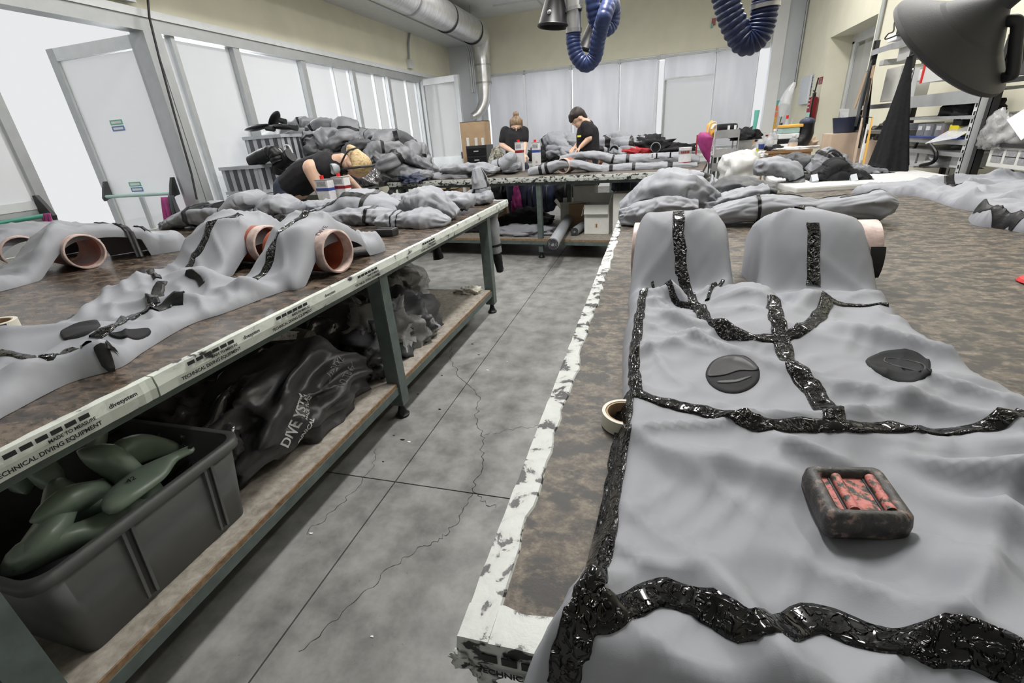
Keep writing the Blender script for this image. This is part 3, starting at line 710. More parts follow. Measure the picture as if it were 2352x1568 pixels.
# two conduits on the right wall
for (py0, yy, lab) in ((0, 12.55, 'grey conduit in the far right corner above the plastic bag'), (0, 8.55, 'grey conduit on the yellow wall right of the recessed door')):
    o = MB().tube([(XR-0.03, yy, 1.2 if yy < 10 else 1.9), (XR-0.03, yy, ZC)], 0.025, 10).build('conduit', 'alu', None, True); tag(o, lab, 'pipe')
# exit sign pictogram on the back wall, small
p = atY(1638, 52, YB-0.02); o = MB().box(p.x-0.03, p.x+0.05, YB-0.02, YB, p.z-0.05, p.z+0.08).build('call_point', 'dark_red'); tag(o, 'tiny red and green tag hanging on the yellow back wall', 'tag')
MB().box(p.x-0.04, p.x+0.0, YB-0.025, YB-0.02, p.z-0.10, p.z-0.02).build('green_half', 'sticker_green', o)
p = atY(1068, 268, YB-0.4)
o = MB().box(p.x-0.05, p.x+0.0, YB-0.45, YB-0.3, p.z-0.05, p.z+0.05).build('red_notice', 'red_cloth')
bpy.data.objects.remove(o)
o = MB().box(-4.40, -4.385, 12.6, 12.95, 1.50, 1.64).build('red_notice', 'red'); tag(o, 'small red lettered notice on the white corner left of the blinds', 'sign')
MB().box(-4.385, -4.384, 12.64, 12.91, 1.55, 1.59).build('lettering', 'white_ink', o)
# =================================================================== ducts and hoses
def spiral_duct():
    r = 0.26; a = Vector((-4.05, 3.0, 3.58)); b = Vector((-4.05, 12.1, 3.62))
    t = thing('spiral_duct', 'large galvanised spiral ventilation duct under the left ceiling edge, bending down in the corner', 'duct', (a+b)/2)
    MB().tube([a, b], r, 28).build('duct_run', 'galv', t, True)
    for y in (5.2, 6.8, 8.6, 10.2, 11.7):
        MB().tube([(-4.05, y-0.02, 3.60), (-4.05, y+0.02, 3.60)], r+0.012, 28).build('clamp_ring', 'steel' if y < 10 else 'dark_steel', t, True)
    for y in (5.2, 8.6, 11.7): MB().bar((-4.05, y, 3.60+r), (-4.05, y, ZC), 0.012, 0.012, (0, 1, 0)).build('hanger', 'steel', t)
    P = catmull([(-4.05, 12.05, 3.62), (-4.06, 12.28, 3.55), (-4.08, 12.36, 3.25), (-4.08, 12.36, 3.0)], 12)
    MB().tube(P, [0.26, .26, .25, .24, .23, .22, .21, .2, .2, .19, .19, .19], 24).build('elbow', 'galv', t, True)
    MB().tube([(-4.08, 12.36, 3.0), (-4.08, 12.36, 2.55)], 0.185, 24).build('drop_pipe', 'galv', t, True)
    for z in (3.0, 2.62): MB().tube([(-4.08, 12.36, z-0.02), (-4.08, 12.36, z+0.02)], 0.20, 24).build('clamp_ring', 'steel', t, True)
    P = catmull([(-4.08, 12.36, 2.56), (-4.10, 12.3, 2.2), (-4.22, 12.2, 1.98), (-4.36, 12.05, 1.88)], 18)
    MB().tube(P, [0.18-0.006*i for i in range(18)], 20).build('flexible_tail', 'galv', t, True)
spiral_duct()
MB().tube(catmull([(-3.55, 4.2, ZC), (-3.6, 6.2, 3.86), (-3.95, 7.4, 3.78)], 14), 0.13, 18).build('branch_duct', 'white', bpy.data.objects['spiral_duct'], True)
P = [atX(x, y, XL+0.03) for x, y in ((942, 72), (938, 100), (940, 140))]
o = MB().tube(P, 0.02, 8).build('wall_conduit', 'alu', None, True); tag(o, 'white conduit with switch box on the yellow left wall', 'pipe')
p = P[-1]; MB().box(XL, XL+0.07, p.y-0.09, p.y+0.09, p.z-0.14, p.z+0.02).build('switch_box', 'alu_light', o)
for k in (0, 1, 2):
    o = MB().tube(catmull([(-4.36-0.05*k, 12.1, 3.55), (-4.36-0.05*k, 12.46, 3.40), (-4.34-0.05*k, 12.47, 3.0), (-4.34-0.05*k, 12.47, 2.45)], 12), 0.022, 8).build('riser_pipe', 'alu_light', None, True)
    tag(o, ['first pale riser pipe on the corner column, nearest the duct','middle one of the three pale riser pipes on the corner column','third pale riser pipe on the corner column, nearest the glazing'][k], 'pipe', 'riser pipes on the corner column')
def corrugated(name, path, r, mat, parent, n, pitch=0.035, ring=20, amp=0.10):
    C = catmull(path, n); L = np.sum(np.linalg.norm(np.diff(C, axis=0), axis=1)); run = np.linspace(0, L, n)
    rs = [r*(1+amp*(abs(math.sin(PI*q/pitch))-0.5)) for q in run]
    return MB().tube([tuple(p) for p in C], rs, ring).build(name, mat, parent, True)
# knotted blue hose on its steel pipe
Y0 = 3.0; A = lambda x, y, dy=0.0: atY(x, y, Y0+dy)
t = thing('extraction_hose', 'navy corrugated extraction hose tied in a knot under a steel drop pipe', 'hose', A(1350, 100))
MB().tube([A(1318, 74), A(1314, -160)], 0.042, 20).build('drop_pipe', 'galv', t, True)
MB().tube([A(1318, 26), A(1317, 18)], 0.048, 20).build('clamp_ring', 'steel', t, True)
MB().tube([A(1330, 22)+Vector((0.0, -.02, 0)), A(1337, 22)+Vector((0.0, -.02, 0))], 0.012, 8).build('clamp_screw', 'dark_steel', t, True)
corrugated('hose', [A(1318, 70), A(1317, 95), A(1325, 128), A(1346, 148), A(1366, 130), A(1374, 90, -.03), A(1383, 55, -.06), A(1388, 38, -.09), A(1400, 8, -.03), A(1408, 20, .06), A(1405, 52, .08), A(1390, 66, .06), A(1370, 50, .05), A(1362, 10, .03), A(1360, -60, .03), A(1362, -160, 0.03)], 0.040, 'hose', t, 420, 0.024, 20, 0.07)
MB().tube([A(1318, 76), A(1318, 66)], 0.045, 20).build('hose_clip', 'steel', t, True)
# right U shaped hose
A2 = lambda x, y, dy=0.0: atY(x, y, 2.6+dy)
t = thing('extraction_hose', 'thick navy corrugated hose hanging in a U at upper right', 'hose', A2(1710, 60))
corrugated('hose', [A2(1625, -160), A2(1652, -60), A2(1668, 0), A2(1683, 50), A2(1710, 95), A2(1738, 85), A2(1752, 50), A2(1757, 10), A2(1760, -5)], 0.052, 'hose_dark', t, 330, 0.022, 22, 0.13)
MB().tube([A2(1758, 12), A2(1764, -160)], 0.047, 20).build('drop_pipe', 'galv', t, True)
MB().tube([A2(1757, 20), A2(1758, 10)], 0.06, 20).build('hose_clip', 'steel', t, True)
def cone_hood(name, label, top, bot, r0, r1, mat, handle=None, n=40):
    t = thing(name, label, 'hood', (Vector(top)+Vector(bot))/2)
    top, bot = Vector(top), Vector(bot); ax = (top-bot).normalized(); L = (top-bot).length
    MB().lathe([(r1-0.006, 0.004), (r1, 0), (r1+0.006, 0.004), (r1+0.006, 0.012), (r1-0.001, 0.018), (r0+(r1-r0)*0.5, L*0.5), (r0, L), (r0, L+0.08), (r0-0.006, L+0.08), (r0-0.006, L), (r1-0.008, 0.012), (r1-0.006, 0.004)], bot, n, ax).build('hood_shell', mat, t, True)
    return t, ax, L
cone_hood('extraction_hood', 'small glossy black cone hood left of the steel drop pipe', atY(1278, -60, 3.0), atY(1271, 64, 3.0), 0.026, 0.083, 'rubber')
t = bpy.data.objects['extraction_hood']; p = atY(1262, 28, 2.93); MB().ell(p, 0.012, 0.008, 0.012).build('rivet', 'steel', t, True)
t2, _, _ = cone_hood('extraction_hood', 'black cone hood half hidden behind the knotted blue hose', atY(1372, 30, 3.5), atY(1348, 118, 3.5), 0.028, 0.062, 'rubber')
# the big hood in the foreground, tilted, with its grab handle
bc = atY(2171.2, 116, 1.30); ax_ = Vector((0.707, -0.776, 1.0)).normalized()
t, ax, L = cone_hood('extraction_hood', 'large charcoal cone hood with grab handle hanging close at upper right', bc+ax_*0.096, bc, 0.020, 0.128, 'hood', n=64)
G = lambda x, y, d: atY(x, y, d)
MB().tube(catmull([G(2284, 57, 1.27), G(2322, 47, 1.24), G(2338, 56, 1.235), G(2333, 100, 1.235), G(2327, 162, 1.235), G(2318, 174, 1.24), G(2270, 183, 1.27)], 40), 0.0105, 12).build('grab_handle', 'black_plastic', t, True)
MB().tube([bc+ax_*0.17, bc+ax_*0.22, bc+ax_*0.22+Vector((0.1, 0.2, 0.9))], 0.02, 20).build('support_arm', 'hood', t, True)
# =================================================================== BENCHES
def foot(mb_parent, x, y, z=0.10):
    MB().lathe([(0.0, 0), (0.036, 0), (0.038, 0.012), (0.03, 0.018), (0.022, 0.035), (0.016, 0.06), (0.013, z), (0, z)], (x, y, 0), 18).build('levelling_foot', 'rubber', mb_parent, True)
def legbar(t, x, y, ztop, sx=1, sy=1, w=0.07):
    L = MB(); L.box(min(x, x+sx*w), max(x, x+sx*w), y-0.003, y+0.003, 0.08, ztop); L.box(x-0.003, x+0.003, min(y, y+sy*w), max(y, y+sy*w), 0.08, ztop)
    o = L.build('leg', 'green_steel', t); foot(t, x+sx*w*0.45, y+sy*w*0.45); return o
# ---- left bench
LX0, LX1, LY0, LY1 = -3.95, -1.185, -0.25, 3.98
lt = thing('workbench', 'long left workbench with stained board top, white edge trim and grey-green legs', 'workbench', (-2.5, 1.9, 0))
MB().box(LX0+0.004, LX1-0.022, LY0+0.004, LY1-0.022, T-0.042, T).build('tabletop', 'board', lt)
def trimline(t, a, b, inward, z, width, drop, mat, seg=60, seed=0):
    """white edge profile with a ragged inner edge on the top face"""
    a, b, n = Vector(a), Vector(b), Vector(inward); V = []; F = []
    for i in range(seg+1):
        p = a+(b-a)*(i/seg); w = width*(0.78+0.45*float(vnoise(i*0.6, 3.3, 0, seed)))
        e = 0.003*(float(vnoise(i*0.9, 1.3, 0, seed+4))-0.5)
        V += [p-n*e+Vector((0, 0, z-drop)), p-n*(e+0.004)+Vector((0, 0, z-drop*0.5)), p-n*e+Vector((0, 0, z+0.0015)), p+n*w+Vector((0, 0, z+0.0025)), p+n*(w+0.003)+Vector((0, 0, z-0.0005)), p+n*0.02+Vector((0, 0, z-drop))]
    for i in range(seg):
        for k in range(5): F.append((i*6+k, i*6+k+1, (i+1)*6+k+1, (i+1)*6+k))
        F.append((i*6+5, i*6, (i+1)*6, (i+1)*6+5))
    F.append(tuple(range(6))); F.append(tuple(seg*6+k for k in range(6)))
    return link_mesh('edge_trim', V, F, mat, t)
for y0, y1, sd in ((LY0, 0.735, 1), (0.739, 3.98, 2)):
    trimline(lt, (LX1, y0, 0), (LX1, y1, 0), (-1, 0, 0), T, 0.020, 0.055, 'trim_clean', 60, sd)
trimline(lt, (LX1, LY1, 0), (LX0, LY1, 0), (0, -1, 0), T, 0.022, 0.055, 'trim_clean', 60, 3)
MB().box(LX0, LX0+0.02, LY0, LY1, T-0.05, T+0.002).build('edge_trim', 'trim_clean', lt)
MB().box(LX1-0.06, LX1-0.03, LY0, LY1-0.05, T-0.085, T-0.043).build('apron_rail', 'green_steel', lt)
MB().box(LX0+0.05, LX1-0.05, LY1-0.09, LY1-0.05, T-0.085, T-0.043).build('apron_rail', 'green_steel', lt)
for y in (0.26, 1.86, 3.47):
    legbar(lt, LX1-0.03, y, T-0.045, -1, 1); legbar(lt, LX0+0.1, y, T-0.045, 1, 1)
    MB().prism([(LX1-0.034, y+0.03, T-0.05), (LX1-0.17, y+0.03, T-0.05), (LX1-0.034, y+0.03, T-0.24)], (0, 0.004, 0)).build('gusset', 'green_steel', lt)
SZ = 0.215
MB().box(-3.7, LX1-0.045, LY0+0.2, 3.44, SZ-0.02, SZ).build('shelf', 'chip', lt)
MB().box(LX1-0.045, LX1-0.040, LY0+0.2, 3.44, SZ-0.02, SZ-0.001).build('shelf_edge', 'chip_edge', lt)
MB().box(LX1-0.045, LX1-0.036, LY0+0.2, 3.47, SZ-0.06, SZ-0.02).build('shelf_rail', 'green_steel', lt)
MB().box(-3.7, LX1-0.045, 3.44, 3.445, SZ-0.06, SZ).build('shelf_rail', 'green_steel', lt)
# lettering along the left trim
for y, n in ((-0.02, 0), (0.48, 1), (0.86, 2), (1.18, 3), (2.3, 4)):
    pass
def trimtext(s, y, z, size, bold=False, mat='ink'):
    return text('lettering', s, (LX1+0.0075, y, z), (0, 1, 0), (0, 0, 1), size, mat, lt, 0.0002, bold)
for y in (0.395, 0.80, 1.135, 1.62, 2.25):
    trimtext('TECHNICAL DIVING EQUIPMENT', y, T-0.043, 0.0135, True)
    trimtext('MADE TO MEASURE', y+0.10, T-0.026, 0.0105, True)
    q = MB()
    for k in range(6): q.box(LX1+0.0062, LX1+0.0076, y+0.03+k*0.027, y+0.03+k*0.027+0.021, T-0.014, T-0.004)
    q.build('worn_logo', 'ink', lt)
for y in (0.62, 1.02, 1.42): trimtext('divesystem', y, T-0.02, 0.015, True)
# ---- right bench
RX0, RX1, RY0, RY1 = -0.178, 2.06, 0.292, 3.86
rt = thing('workbench', 'right workbench with brown scuffed board top and ragged white edge trim', 'workbench', (1.0, 2.0, 0))
MB().box(RX0+0.02, RX1, RY0+0.02, RY1, T-0.042, T).build('tabletop', 'board_r', rt)
trimline(rt, (RX0, RY0, 0), (RX0, RY1, 0), (1, 0, 0), T, 0.034, 0.05, 'trim', 140, 11)
trimline(rt, (RX1, RY0, 0), (RX0, RY0, 0), (0, 1, 0), T, 0.040, 0.05, 'trim', 110, 15)
MB().box(RX0, RX1, RY1, RY1+0.006, T-0.05, T+0.004).build('edge_trim', 'trim_clean', rt)
for x in (RX0+0.06, RX1-0.06):
    for y in (RY0+0.25, 2.0, RY1-0.2): legbar(rt, x, y, T-0.045, 1 if x < 1 else -1, 1)
MB().box(RX0+0.05, RX0+0.08, RY0+0.1, RY1-0.1, T-0.085, T-0.043).build('apron_rail', 'green_steel', rt)
text('lettering', 'TECHNICAL', (-0.158, RY0-0.0055, T-0.040), (1, 0, 0), (0, 0, 1), 0.0125, 'ink', rt, 0.0002, True)
q = MB()
for k in range(5): q.box(-0.150+k*0.022, -0.150+k*0.022+0.017, RY0-0.0052, RY0-0.004, T-0.022, T-0.011)
q.build('worn_logo', 'ink', rt)
# torn curls of trim at the near left corner
for k, (dx, dy, dz, s_) in enumerate(((0.003, -0.004, -0.040, .012), (0.03, -0.004, -0.062, .014))):
    P, F, _ = crumple_mesh((s_, s_*0.35, s_*0.8), 60+k, 0.6, 1.6, 3, 0.9); P = P+np.array([RX0+dx, RY0+dy, T+dz]); link_mesh('torn_trim', P, F, 'trim', rt, True)
# ---- middle bench across the aisle
MA = math.radians(-7.5); mu = Vector((math.cos(MA), math.sin(MA), 0)); mn = Vector((-mu.y, mu.x, 0))
TM = 0.925; M0 = Vector((-1.23, 5.33, 0))
mt = thing('workbench', 'middle workbench set across the end of the aisle with loaded lower shelf', 'workbench', M0+mn*0.6)
def mp(u, v, z): return M0+mu*u+mn*v+Vector((0, 0, z))
def mbox(u0, u1, v0, v1, z0_, z1_): return MB().obox(mp((u0+u1)/2, (v0+v1)/2, (z0_+z1_)/2), mu*((u1-u0)/2), mn*((v1-v0)/2), Vector((0, 0, (z1_-z0_)/2)))
U0, U1, VD = -2.05, 1.72, 1.30
mbox(U0, U1, 0.0, VD, TM-0.045, TM).build('tabletop', 'board_r', mt)
trimline(mt, mp(U0, -0.006, 0), mp(U1, -0.006, 0), mn, TM, 0.02, 0.055, 'trim', 80, 21)
mbox(U0, U1, 0.04, 0.06, TM-0.09, TM-0.05).build('apron_rail', 'green_steel', mt)
for u in (-1.9, 0.0, 1.62):
    for v in (0.03, VD-0.08):
        mbox(u-0.028, u+0.028, v, v+0.05, 0.07, TM-0.05).build('leg', 'green_steel', mt); p = mp(u, v+0.025, 0); foot(mt, p.x, p.y, 0.09)
mbox(U0+0.1, U1, 0.02, VD-0.02, 0.205, 0.23).build('shelf', 'chip', mt)
mbox(U0+0.1, U1, 0.012, 0.02, 0.208, 0.23).build('shelf_edge', 'chip_edge', mt)
mbox(U0+0.1, U1, 0.012, 0.02, 0.165, 0.208).build('shelf_rail', 'green_steel', mt)
# ---- bench at left where the worker bends, and the far bench
wt = thing('workbench', 'side workbench by the glazed wall carrying the heap of suits', 'workbench', (-4.1, 6.4, 0))
MB().box(-4.85, -3.42, 5.05, 7.9, 0.88, 0.92).build('tabletop', 'board_r', wt)
trimline(wt, (-3.41, 5.05, 0), (-3.41, 7.9, 0), (-1, 0, 0), 0.92, 0.02, 0.05, 'trim_clean', 50, 31)
trimline(wt, (-4.85, 5.045, 0), (-3.41, 5.045, 0), (0, 1, 0), 0.92, 0.02, 0.05, 'trim_clean', 30, 33)
for x in (-4.78, -3.5):
    for y in (5.12, 6.5, 7.75): legbar(wt, x, y, 0.88, 1 if x < -4 else -1, 1)
ft = thing('workbench', 'far workbench before the blinds where two people stand', 'workbench', (-0.6, 8.3, 0))
TF = 0.96
MB().box(-2.3, 1.0, 7.4, 8.45, TF-0.045, TF).build('tabletop', 'board_r', ft)
trimline(ft, (-2.3, 7.395, 0), (1.0, 7.395, 0), (0, 1, 0), TF, 0.02, 0.05, 'trim_clean', 60, 35)
for x in (-2.2, -0.6, 0.9):
    for y in (7.47, 8.35): legbar(ft, x, y, TF-0.045, 1, 1)

# =================================================================== THE NEAR SUIT
def main_suit():
    t = thing('diving_suit', 'large grey diving suit filling the near right bench, seams freshly sealed in black', 'diving suit', (0.3, 0.8, T))
    poly = [(-0.155, 0.12), (-0.11, 0.24), (-0.083, 0.323), (-0.047, 0.44), (-0.037, 0.54), (-0.034, 0.68), (-0.035, 0.825), (-0.045, 1.0), (-0.048, 1.12), (-0.042, 1.28), (-0.050, 1.38), (-0.045, 1.45), (-0.035, 1.60), (-0.03, 1.74),
            (0.06, 1.78), (0.19, 1.76), (0.232, 1.62), (0.238, 1.50), (0.262, 1.39), (0.285, 1.385), (0.318, 1.47), (0.322, 1.60), (0.328, 1.76), (0.44, 1.79), (0.565, 1.76), (0.60, 1.62), (0.605, 1.47), (0.615, 1.36),
            (0.598, 1.24), (0.597, 1.10), (0.600, 0.97), (0.64, 0.84), (0.76, 0.72), (0.92, 0.60), (0.98, 0.40), (1.0, 0.1), (0.6, 0.02), (0.2, 0.03)]
    def extra(x, y, d):
        crot = 0.055*np.exp(-(((x-0.255)/0.075)**2+((y-1.30)/0.07)**2)) + 0.035*np.exp(-(((x-0.40)/0.05)**2+((y-1.28)/0.06)**2)) - 0.03*np.exp(-(((x-0.345)/0.02)**2+((y-1.29)/0.05)**2))
        w = wr(x, y, 0.016, 7, 0.55, 3.5, 1) + wr(x, y, 0.009, 13, -0.5, 3, 2) + wr(x, y, 0.003, 30, 0.9, 4, 6)
        w = w*np.where(y > 1.38, 0.55, 1.0); fl_ = 0.0; calm = (1-0.75*np.exp(-(((x-0.31)/0.09)**2+((y-0.57)/0.08)**2)))*(1-0.8*np.exp(-(((x-0.185)/0.06)**2+((y-0.905)/0.07)**2)))*(1-0.8*np.exp(-(((x-0.47)/0.07)**2+((y-0.955)/0.07)**2)))
        ds = [((0.34, 0.60), (0.62, 0.33), .022, .030), ((0.42, 0.62), (0.80, 0.52), .018, .026), ((0.30, 0.50), (0.40, 0.25), .020, .05), ((0.05, 0.60), (0.24, 0.56), .012, .035),
              ((0.20, 0.66), (0.30, 0.62), .012, .02), ((0.36, 0.65), (0.50, 0.58), .014, .02), ((0.10, 1.05), (0.30, 0.88), .012, .025), ((0.0, 1.2), (0.25, 1.02), .012, .025), ((0.40, 1.10), (0.58, 0.98), .014, .03),
              ((0.42, 0.90), (0.60, 0.80), .012, .02), ((0.30, 0.86), (0.56, 0.74), .010, .022), ((0.0, 1.35), (0.14, 1.22), .02, .02), ((0.08, 0.40), (0.16, 0.25), .018, .03), ((-0.02, 0.36), (-0.07, 0.28), .015, .02),
              ((0.22, 0.40), (0.55, 0.20), .016, .04), ((0.48, 0.70), (0.78, 0.60), .016, .03)]
        for a, b, am, wd_ in ds: fl_ = fl_ + fold(x, y, a, b, am, wd_*0.8)
        press = -0.012*np.exp(-(((x-0.295)/0.07)**2+((y-0.57)/0.06)**2))
        over = -0.0*y - 0.30*np.clip(0.285-y, 0, 1)**1.3*3.0
        edge = 0.006*np.exp(-((x+0.02)/0.03)**2)
        return crot+(w*1.4+fl_*2.0)*calm+press+over+edge
    def hump(x, y):
        f = ss(1.385, 1.585, y); back = np.sqrt(np.clip(1-((y-1.60)/0.17)**2, 0, 1))
        side = np.where(x < 0.27, 1-0.16*np.abs((x-0.095)/0.14)**3, 0.94-0.15*np.abs((x-0.45)/0.16)**3)
        return 0.205*np.where(y < 1.60, f**0.72, back)*np.clip(side, 0.5, 1)
    c = Cloth(poly, T, 0.034, 0.045, extra, 6, hump)
    _H = c.H
    def H(x, y):        # beyond the bench edge the cloth hangs down
        z = _H(x, y); y = np.asarray(y, float); return z - np.clip(0.29-y, 0, 1)*0.9
    c.H = H
    c.mesh('suit_cloth', 0.0095, 'fabric', t, True, lambda x, y, z: T+0.001 if y > 0.3 else z-0.12)
    tp = lambda pts, w, sd, m='tape', **k: c.strip('seam_tape', pts, w, m, t, seed=sd, **k)
    tp([(1557, 490), (1558, 530), (1561, 575), (1563, 620), (1574, 665), (1600, 697), (1650, 737), (1715, 768), (1792, 780)], 0.034, 1)
    tp([(1868, 517), (1868, 560), (1868, 610), (1866, 662)], 0.034, 2)
    tp([(1777, 684), (1783, 730), (1795, 778), (1830, 843), (1868, 905), (1918, 965)], 0.033, 3)
    tp([(1905, 682), (1885, 722), (1845, 752), (1796, 778)], 0.032, 4)
    tp([(1660, 648), (1635, 660), (1624, 690)], 0.010, 5)
    tp([(1905, 690), (1960, 703), (2040, 702)], 0.014, 6)
    tp([(1498, 650), (1545, 682), (1590, 706)], 0.010, 7)
    tp([(1478, 668), (1465, 750), (1456, 830), (1462, 903)], 0.024, 8)
    tp([(1440, 908), (1530, 928), (1640, 957), (1740, 975), (1850, 981), (1945, 978), (2050, 985), (2150, 996), (2240, 987), (2300, 965), (2352, 950)], 0.024, 9)
    tp([(1440, 905), (1425, 1010), (1405, 1130), (1382, 1250), (1345, 1380), (1315, 1480), (1285, 1600)], 0.030, 10)
    tp([(1345, 1412), (1420, 1400), (1500, 1370), (1562, 1376), (1640, 1412), (1740, 1432), (1850, 1424), (1930, 1442), (2030, 1480), (2130, 1482), (2240, 1490), (2352, 1540)], 0.029, 11)
    c.strip('seam_tape', None, 0.034, 'tape', t, seed=12, xy=[(0.43, 1.60), (0.432, 1.64), (0.435, 1.72)])
    # two oval vent openings
    def oval(px, py, a, b, rot=0.0, k=18, pinch=None):
        out = []
        for i in range(k):
            th = 2*PI*i/k; x = a*math.cos(th); y = b*math.sin(th)
            if pinch and x < 0: y *= (1-0.55*(abs(x)/a)**2)
            out.append((px+x*math.cos(rot)-y*math.sin(rot), py+x*math.sin(rot)+y*math.cos(rot)))
        return out
    v1 = c.disc('knee_patch', oval(1683, 861, 63, 44), 'fabric_black', t, 0.0030); v1['label'] = 'round black patch with slit'
    c.disc('patch_flap', [(1621, 866), (1660, 868), (1700, 855), (1744, 854), (1722, 832), (1683, 819), (1640, 830)], 'rubber', v1, 0.0048)
    c.disc('patch_slit', [(1650, 880), (1690, 878), (1722, 868), (1724, 871), (1690, 883), (1650, 884)], 'fabric_dark', v1, 0.0045)
    v2 = c.disc('knee_patch', oval(2064, 841, 78, 37, 0.14, pinch=True), 'fabric_black', t, 0.0030); v2['label'] = 'almond shaped black patch with raised loop'
    P = c.hit([(2032, 826), (2080, 831), (2119, 842), (2115, 857), (2070, 848), (2032, 836), (2032, 826)])
    MB().tube([tuple(p+np.array([0, 0, 0.0040])) for p in catmull(P, 40)], 0.0016, 8).build('raised_loop', 'black_plastic', v2, True)
    return c
near = main_suit()
def pipe(name, label, a, b, r, group=None, t=0.006, inner='orange', outer='pipe_out', rim=True):
    a, b = Vector(a), Vector(b); d = (b-a).normalized(); L = (b-a).length; o = thing(name, label, 'pipe', (a+b)/2 - Vector((0, 0, r)), group)
    MB().lathe([(r, 0), (r, L-0.05)], a, 40, d).build('pipe_wall', 'orange', o, True)
    MB().lathe([(r-t, L), (r-t, 0), (r, 0)], a, 40, d).build('pipe_bore', inner, o, True)
    MB().lathe([(r+0.001, L-0.055), (r+0.002, L-0.05), (r+0.0025, L-0.001), (r, L+0.001), (r-t, L+0.001), (r-t-0.001, L-0.004), (r-t-0.001, L-0.05)], a, 40, d).build('glued_rim', outer, o, True)
    return o
pipe('plastic_pipe', 'plastic pipe inside the right leg of the near suit, pink end showing', (0.37, 1.61, T+0.10), (0.635, 1.59, T+0.10), 0.098)
pr = COL.objects[-1].parent
c_, s_ = Vector((0.617, 1.5905, T+0.10)), 0.1015
q = MB()
for k in range(7):
    a0 = PI+0.45+k*0.0; 
V = []; F = []
for i in range(13):
    a_ = PI*0.86+i*0.075
    for dx in (-0.020, 0.016): V.append((c_.x+dx, c_.y+s_*math.cos(a_), c_.z+s_*math.sin(a_)))
F = [(2*i, 2*i+1, 2*i+3, 2*i+2) for i in range(12)]
link_mesh('black_label', V, F, 'ink', pr)
pipe('plastic_pipe', 'plastic pipe hidden inside the left leg of the near suit, only its left edge showing', (0.20, 1.62, T+0.10), (-0.046, 1.63, T+0.10), 0.096)
# lead weight
def lead_weight():
    g_ = np.meshgrid(np.linspace(.25, .37, 9), np.linspace(.50, .66, 9)); zs = float(np.percentile(near.H(g_[0].ravel(), g_[1].ravel()), 85))
    zt = zs+0.034
    cs = [at(x, y, zt) for x, y in ((1848, 1067), (2022, 1071), (2108, 1190), (1908, 1184))]
    ctr = sum(cs, Vector())/4; o = thing('lead_weight', 'chipped black and red lead diving weight lying on the near suit', 'weight', (ctr.x, ctr.y, zt-0.034))
    def bil(u, v, z): return cs[0]*(1-u)*(1-v)+cs[1]*u*(1-v)+cs[2]*u*v+cs[3]*(1-u)*v+Vector((0, 0, z))
    def ring(m, z, rad, n=8):
        """rounded square outline inset by m"""
        P = []
        for (cu, cv, a0) in ((1-m-rad, 1-m-rad, 0), (m+rad, 1-m-rad, PI/2), (m+rad, m+rad, PI), (1-m-rad, m+rad, 1.5*PI)):
            for i in range(n): 
                a = a0+PI/2*i/(n-1); P.append(bil(cu+rad*math.cos(a), cv+rad*math.sin(a), z))
        return P
    prof = [(0.02, -0.036, .12), (-0.02, -0.028, .13), (-0.03, -0.016, .13), (-0.01, -0.004, .12), (0.04, 0.001, .10), (0.10, 0.001, .07), (0.145, -0.002, .05), (0.165, -0.010, .04)]
    V = []; F = []
    for m, z, r in prof: V += ring(m, z, r)
    n = 32
    for k in range(len(prof)-1):
        for i in range(n): F.append((k*n+i, k*n+(i+1) % n, (k+1)*n+(i+1) % n, (k+1)*n+i))
    F.append(tuple(range(n))[::-1]); link_mesh('weight_body', V, F, 'weight', o, True)
    MB().prism([bil(u, v, -0.012) for u, v in ((.15, .15), (.85, .15), (.85, .85), (.15, .85))], (0, 0, 0.004)).build('recess_floor', 'weight_red', o)
    for u in (0.36, 0.80):
        P = [bil(u, v, -0.0055) for v in (0.17, 0.5, 0.83)]; MB().tube(catmull(P, 10), 0.0058, 10).build('raised_bar', 'weight_red', o, True)
        MB().prism([bil(a, b, -0.0078) for a, b in ((u-.10, .17), (u-.05, .17), (u-.05, .83), (u-.10, .83))], (0, 0, 0.001)).build('slot', 'rubber', o)
    text('lettering', '1.00', bil(.60, .75, -0.0075), cs[1]-cs[2], cs[1]-cs[0], 0.010, 'ink', o)
lead_weight()
def tape_roll(name, label, c, r, w, axis, mat='cream', t=0.008):
    o = thing(name, label, 'tape roll', c); ax = Vector(axis).normalized(); c = Vector(c)-ax*w/2
    MB().lathe([(r-t, 0), (r, 0), (r, w), (r-t, w), (r-t, 0)], c, 36, ax).build('tape', mat, o, True)
    MB().lathe([(r-t-0.001, 0.001), (r-t-0.001, w-0.001), (r-t-0.004, w-0.001), (r-t-0.004, 0.001), (r-t-0.001, 0.001)], c, 36, ax).build('core', 'card', o, True)
    return o
p = at(1440, 960, T+0.013); tape_roll('tape_roll', 'white tape roll lying half under the left side of the near suit', (p.x-0.003, p.y, T+0.0135), 0.042, 0.026, (0.05, 0, 1), 'cream', 0.006)
# red thing at the right border
p = at(2345, 645, T+0.006); o = MB().lathe([(0.0, 0), (0.045, 0), (0.05, 0.004), (0.045, 0.012), (0.02, 0.018), (0, 0.018)], (p.x+0.045, p.y, T), 24).build('lid', 'red', None, True); tag(o, 'red plastic lid lying at the right border of the right bench', 'lid')
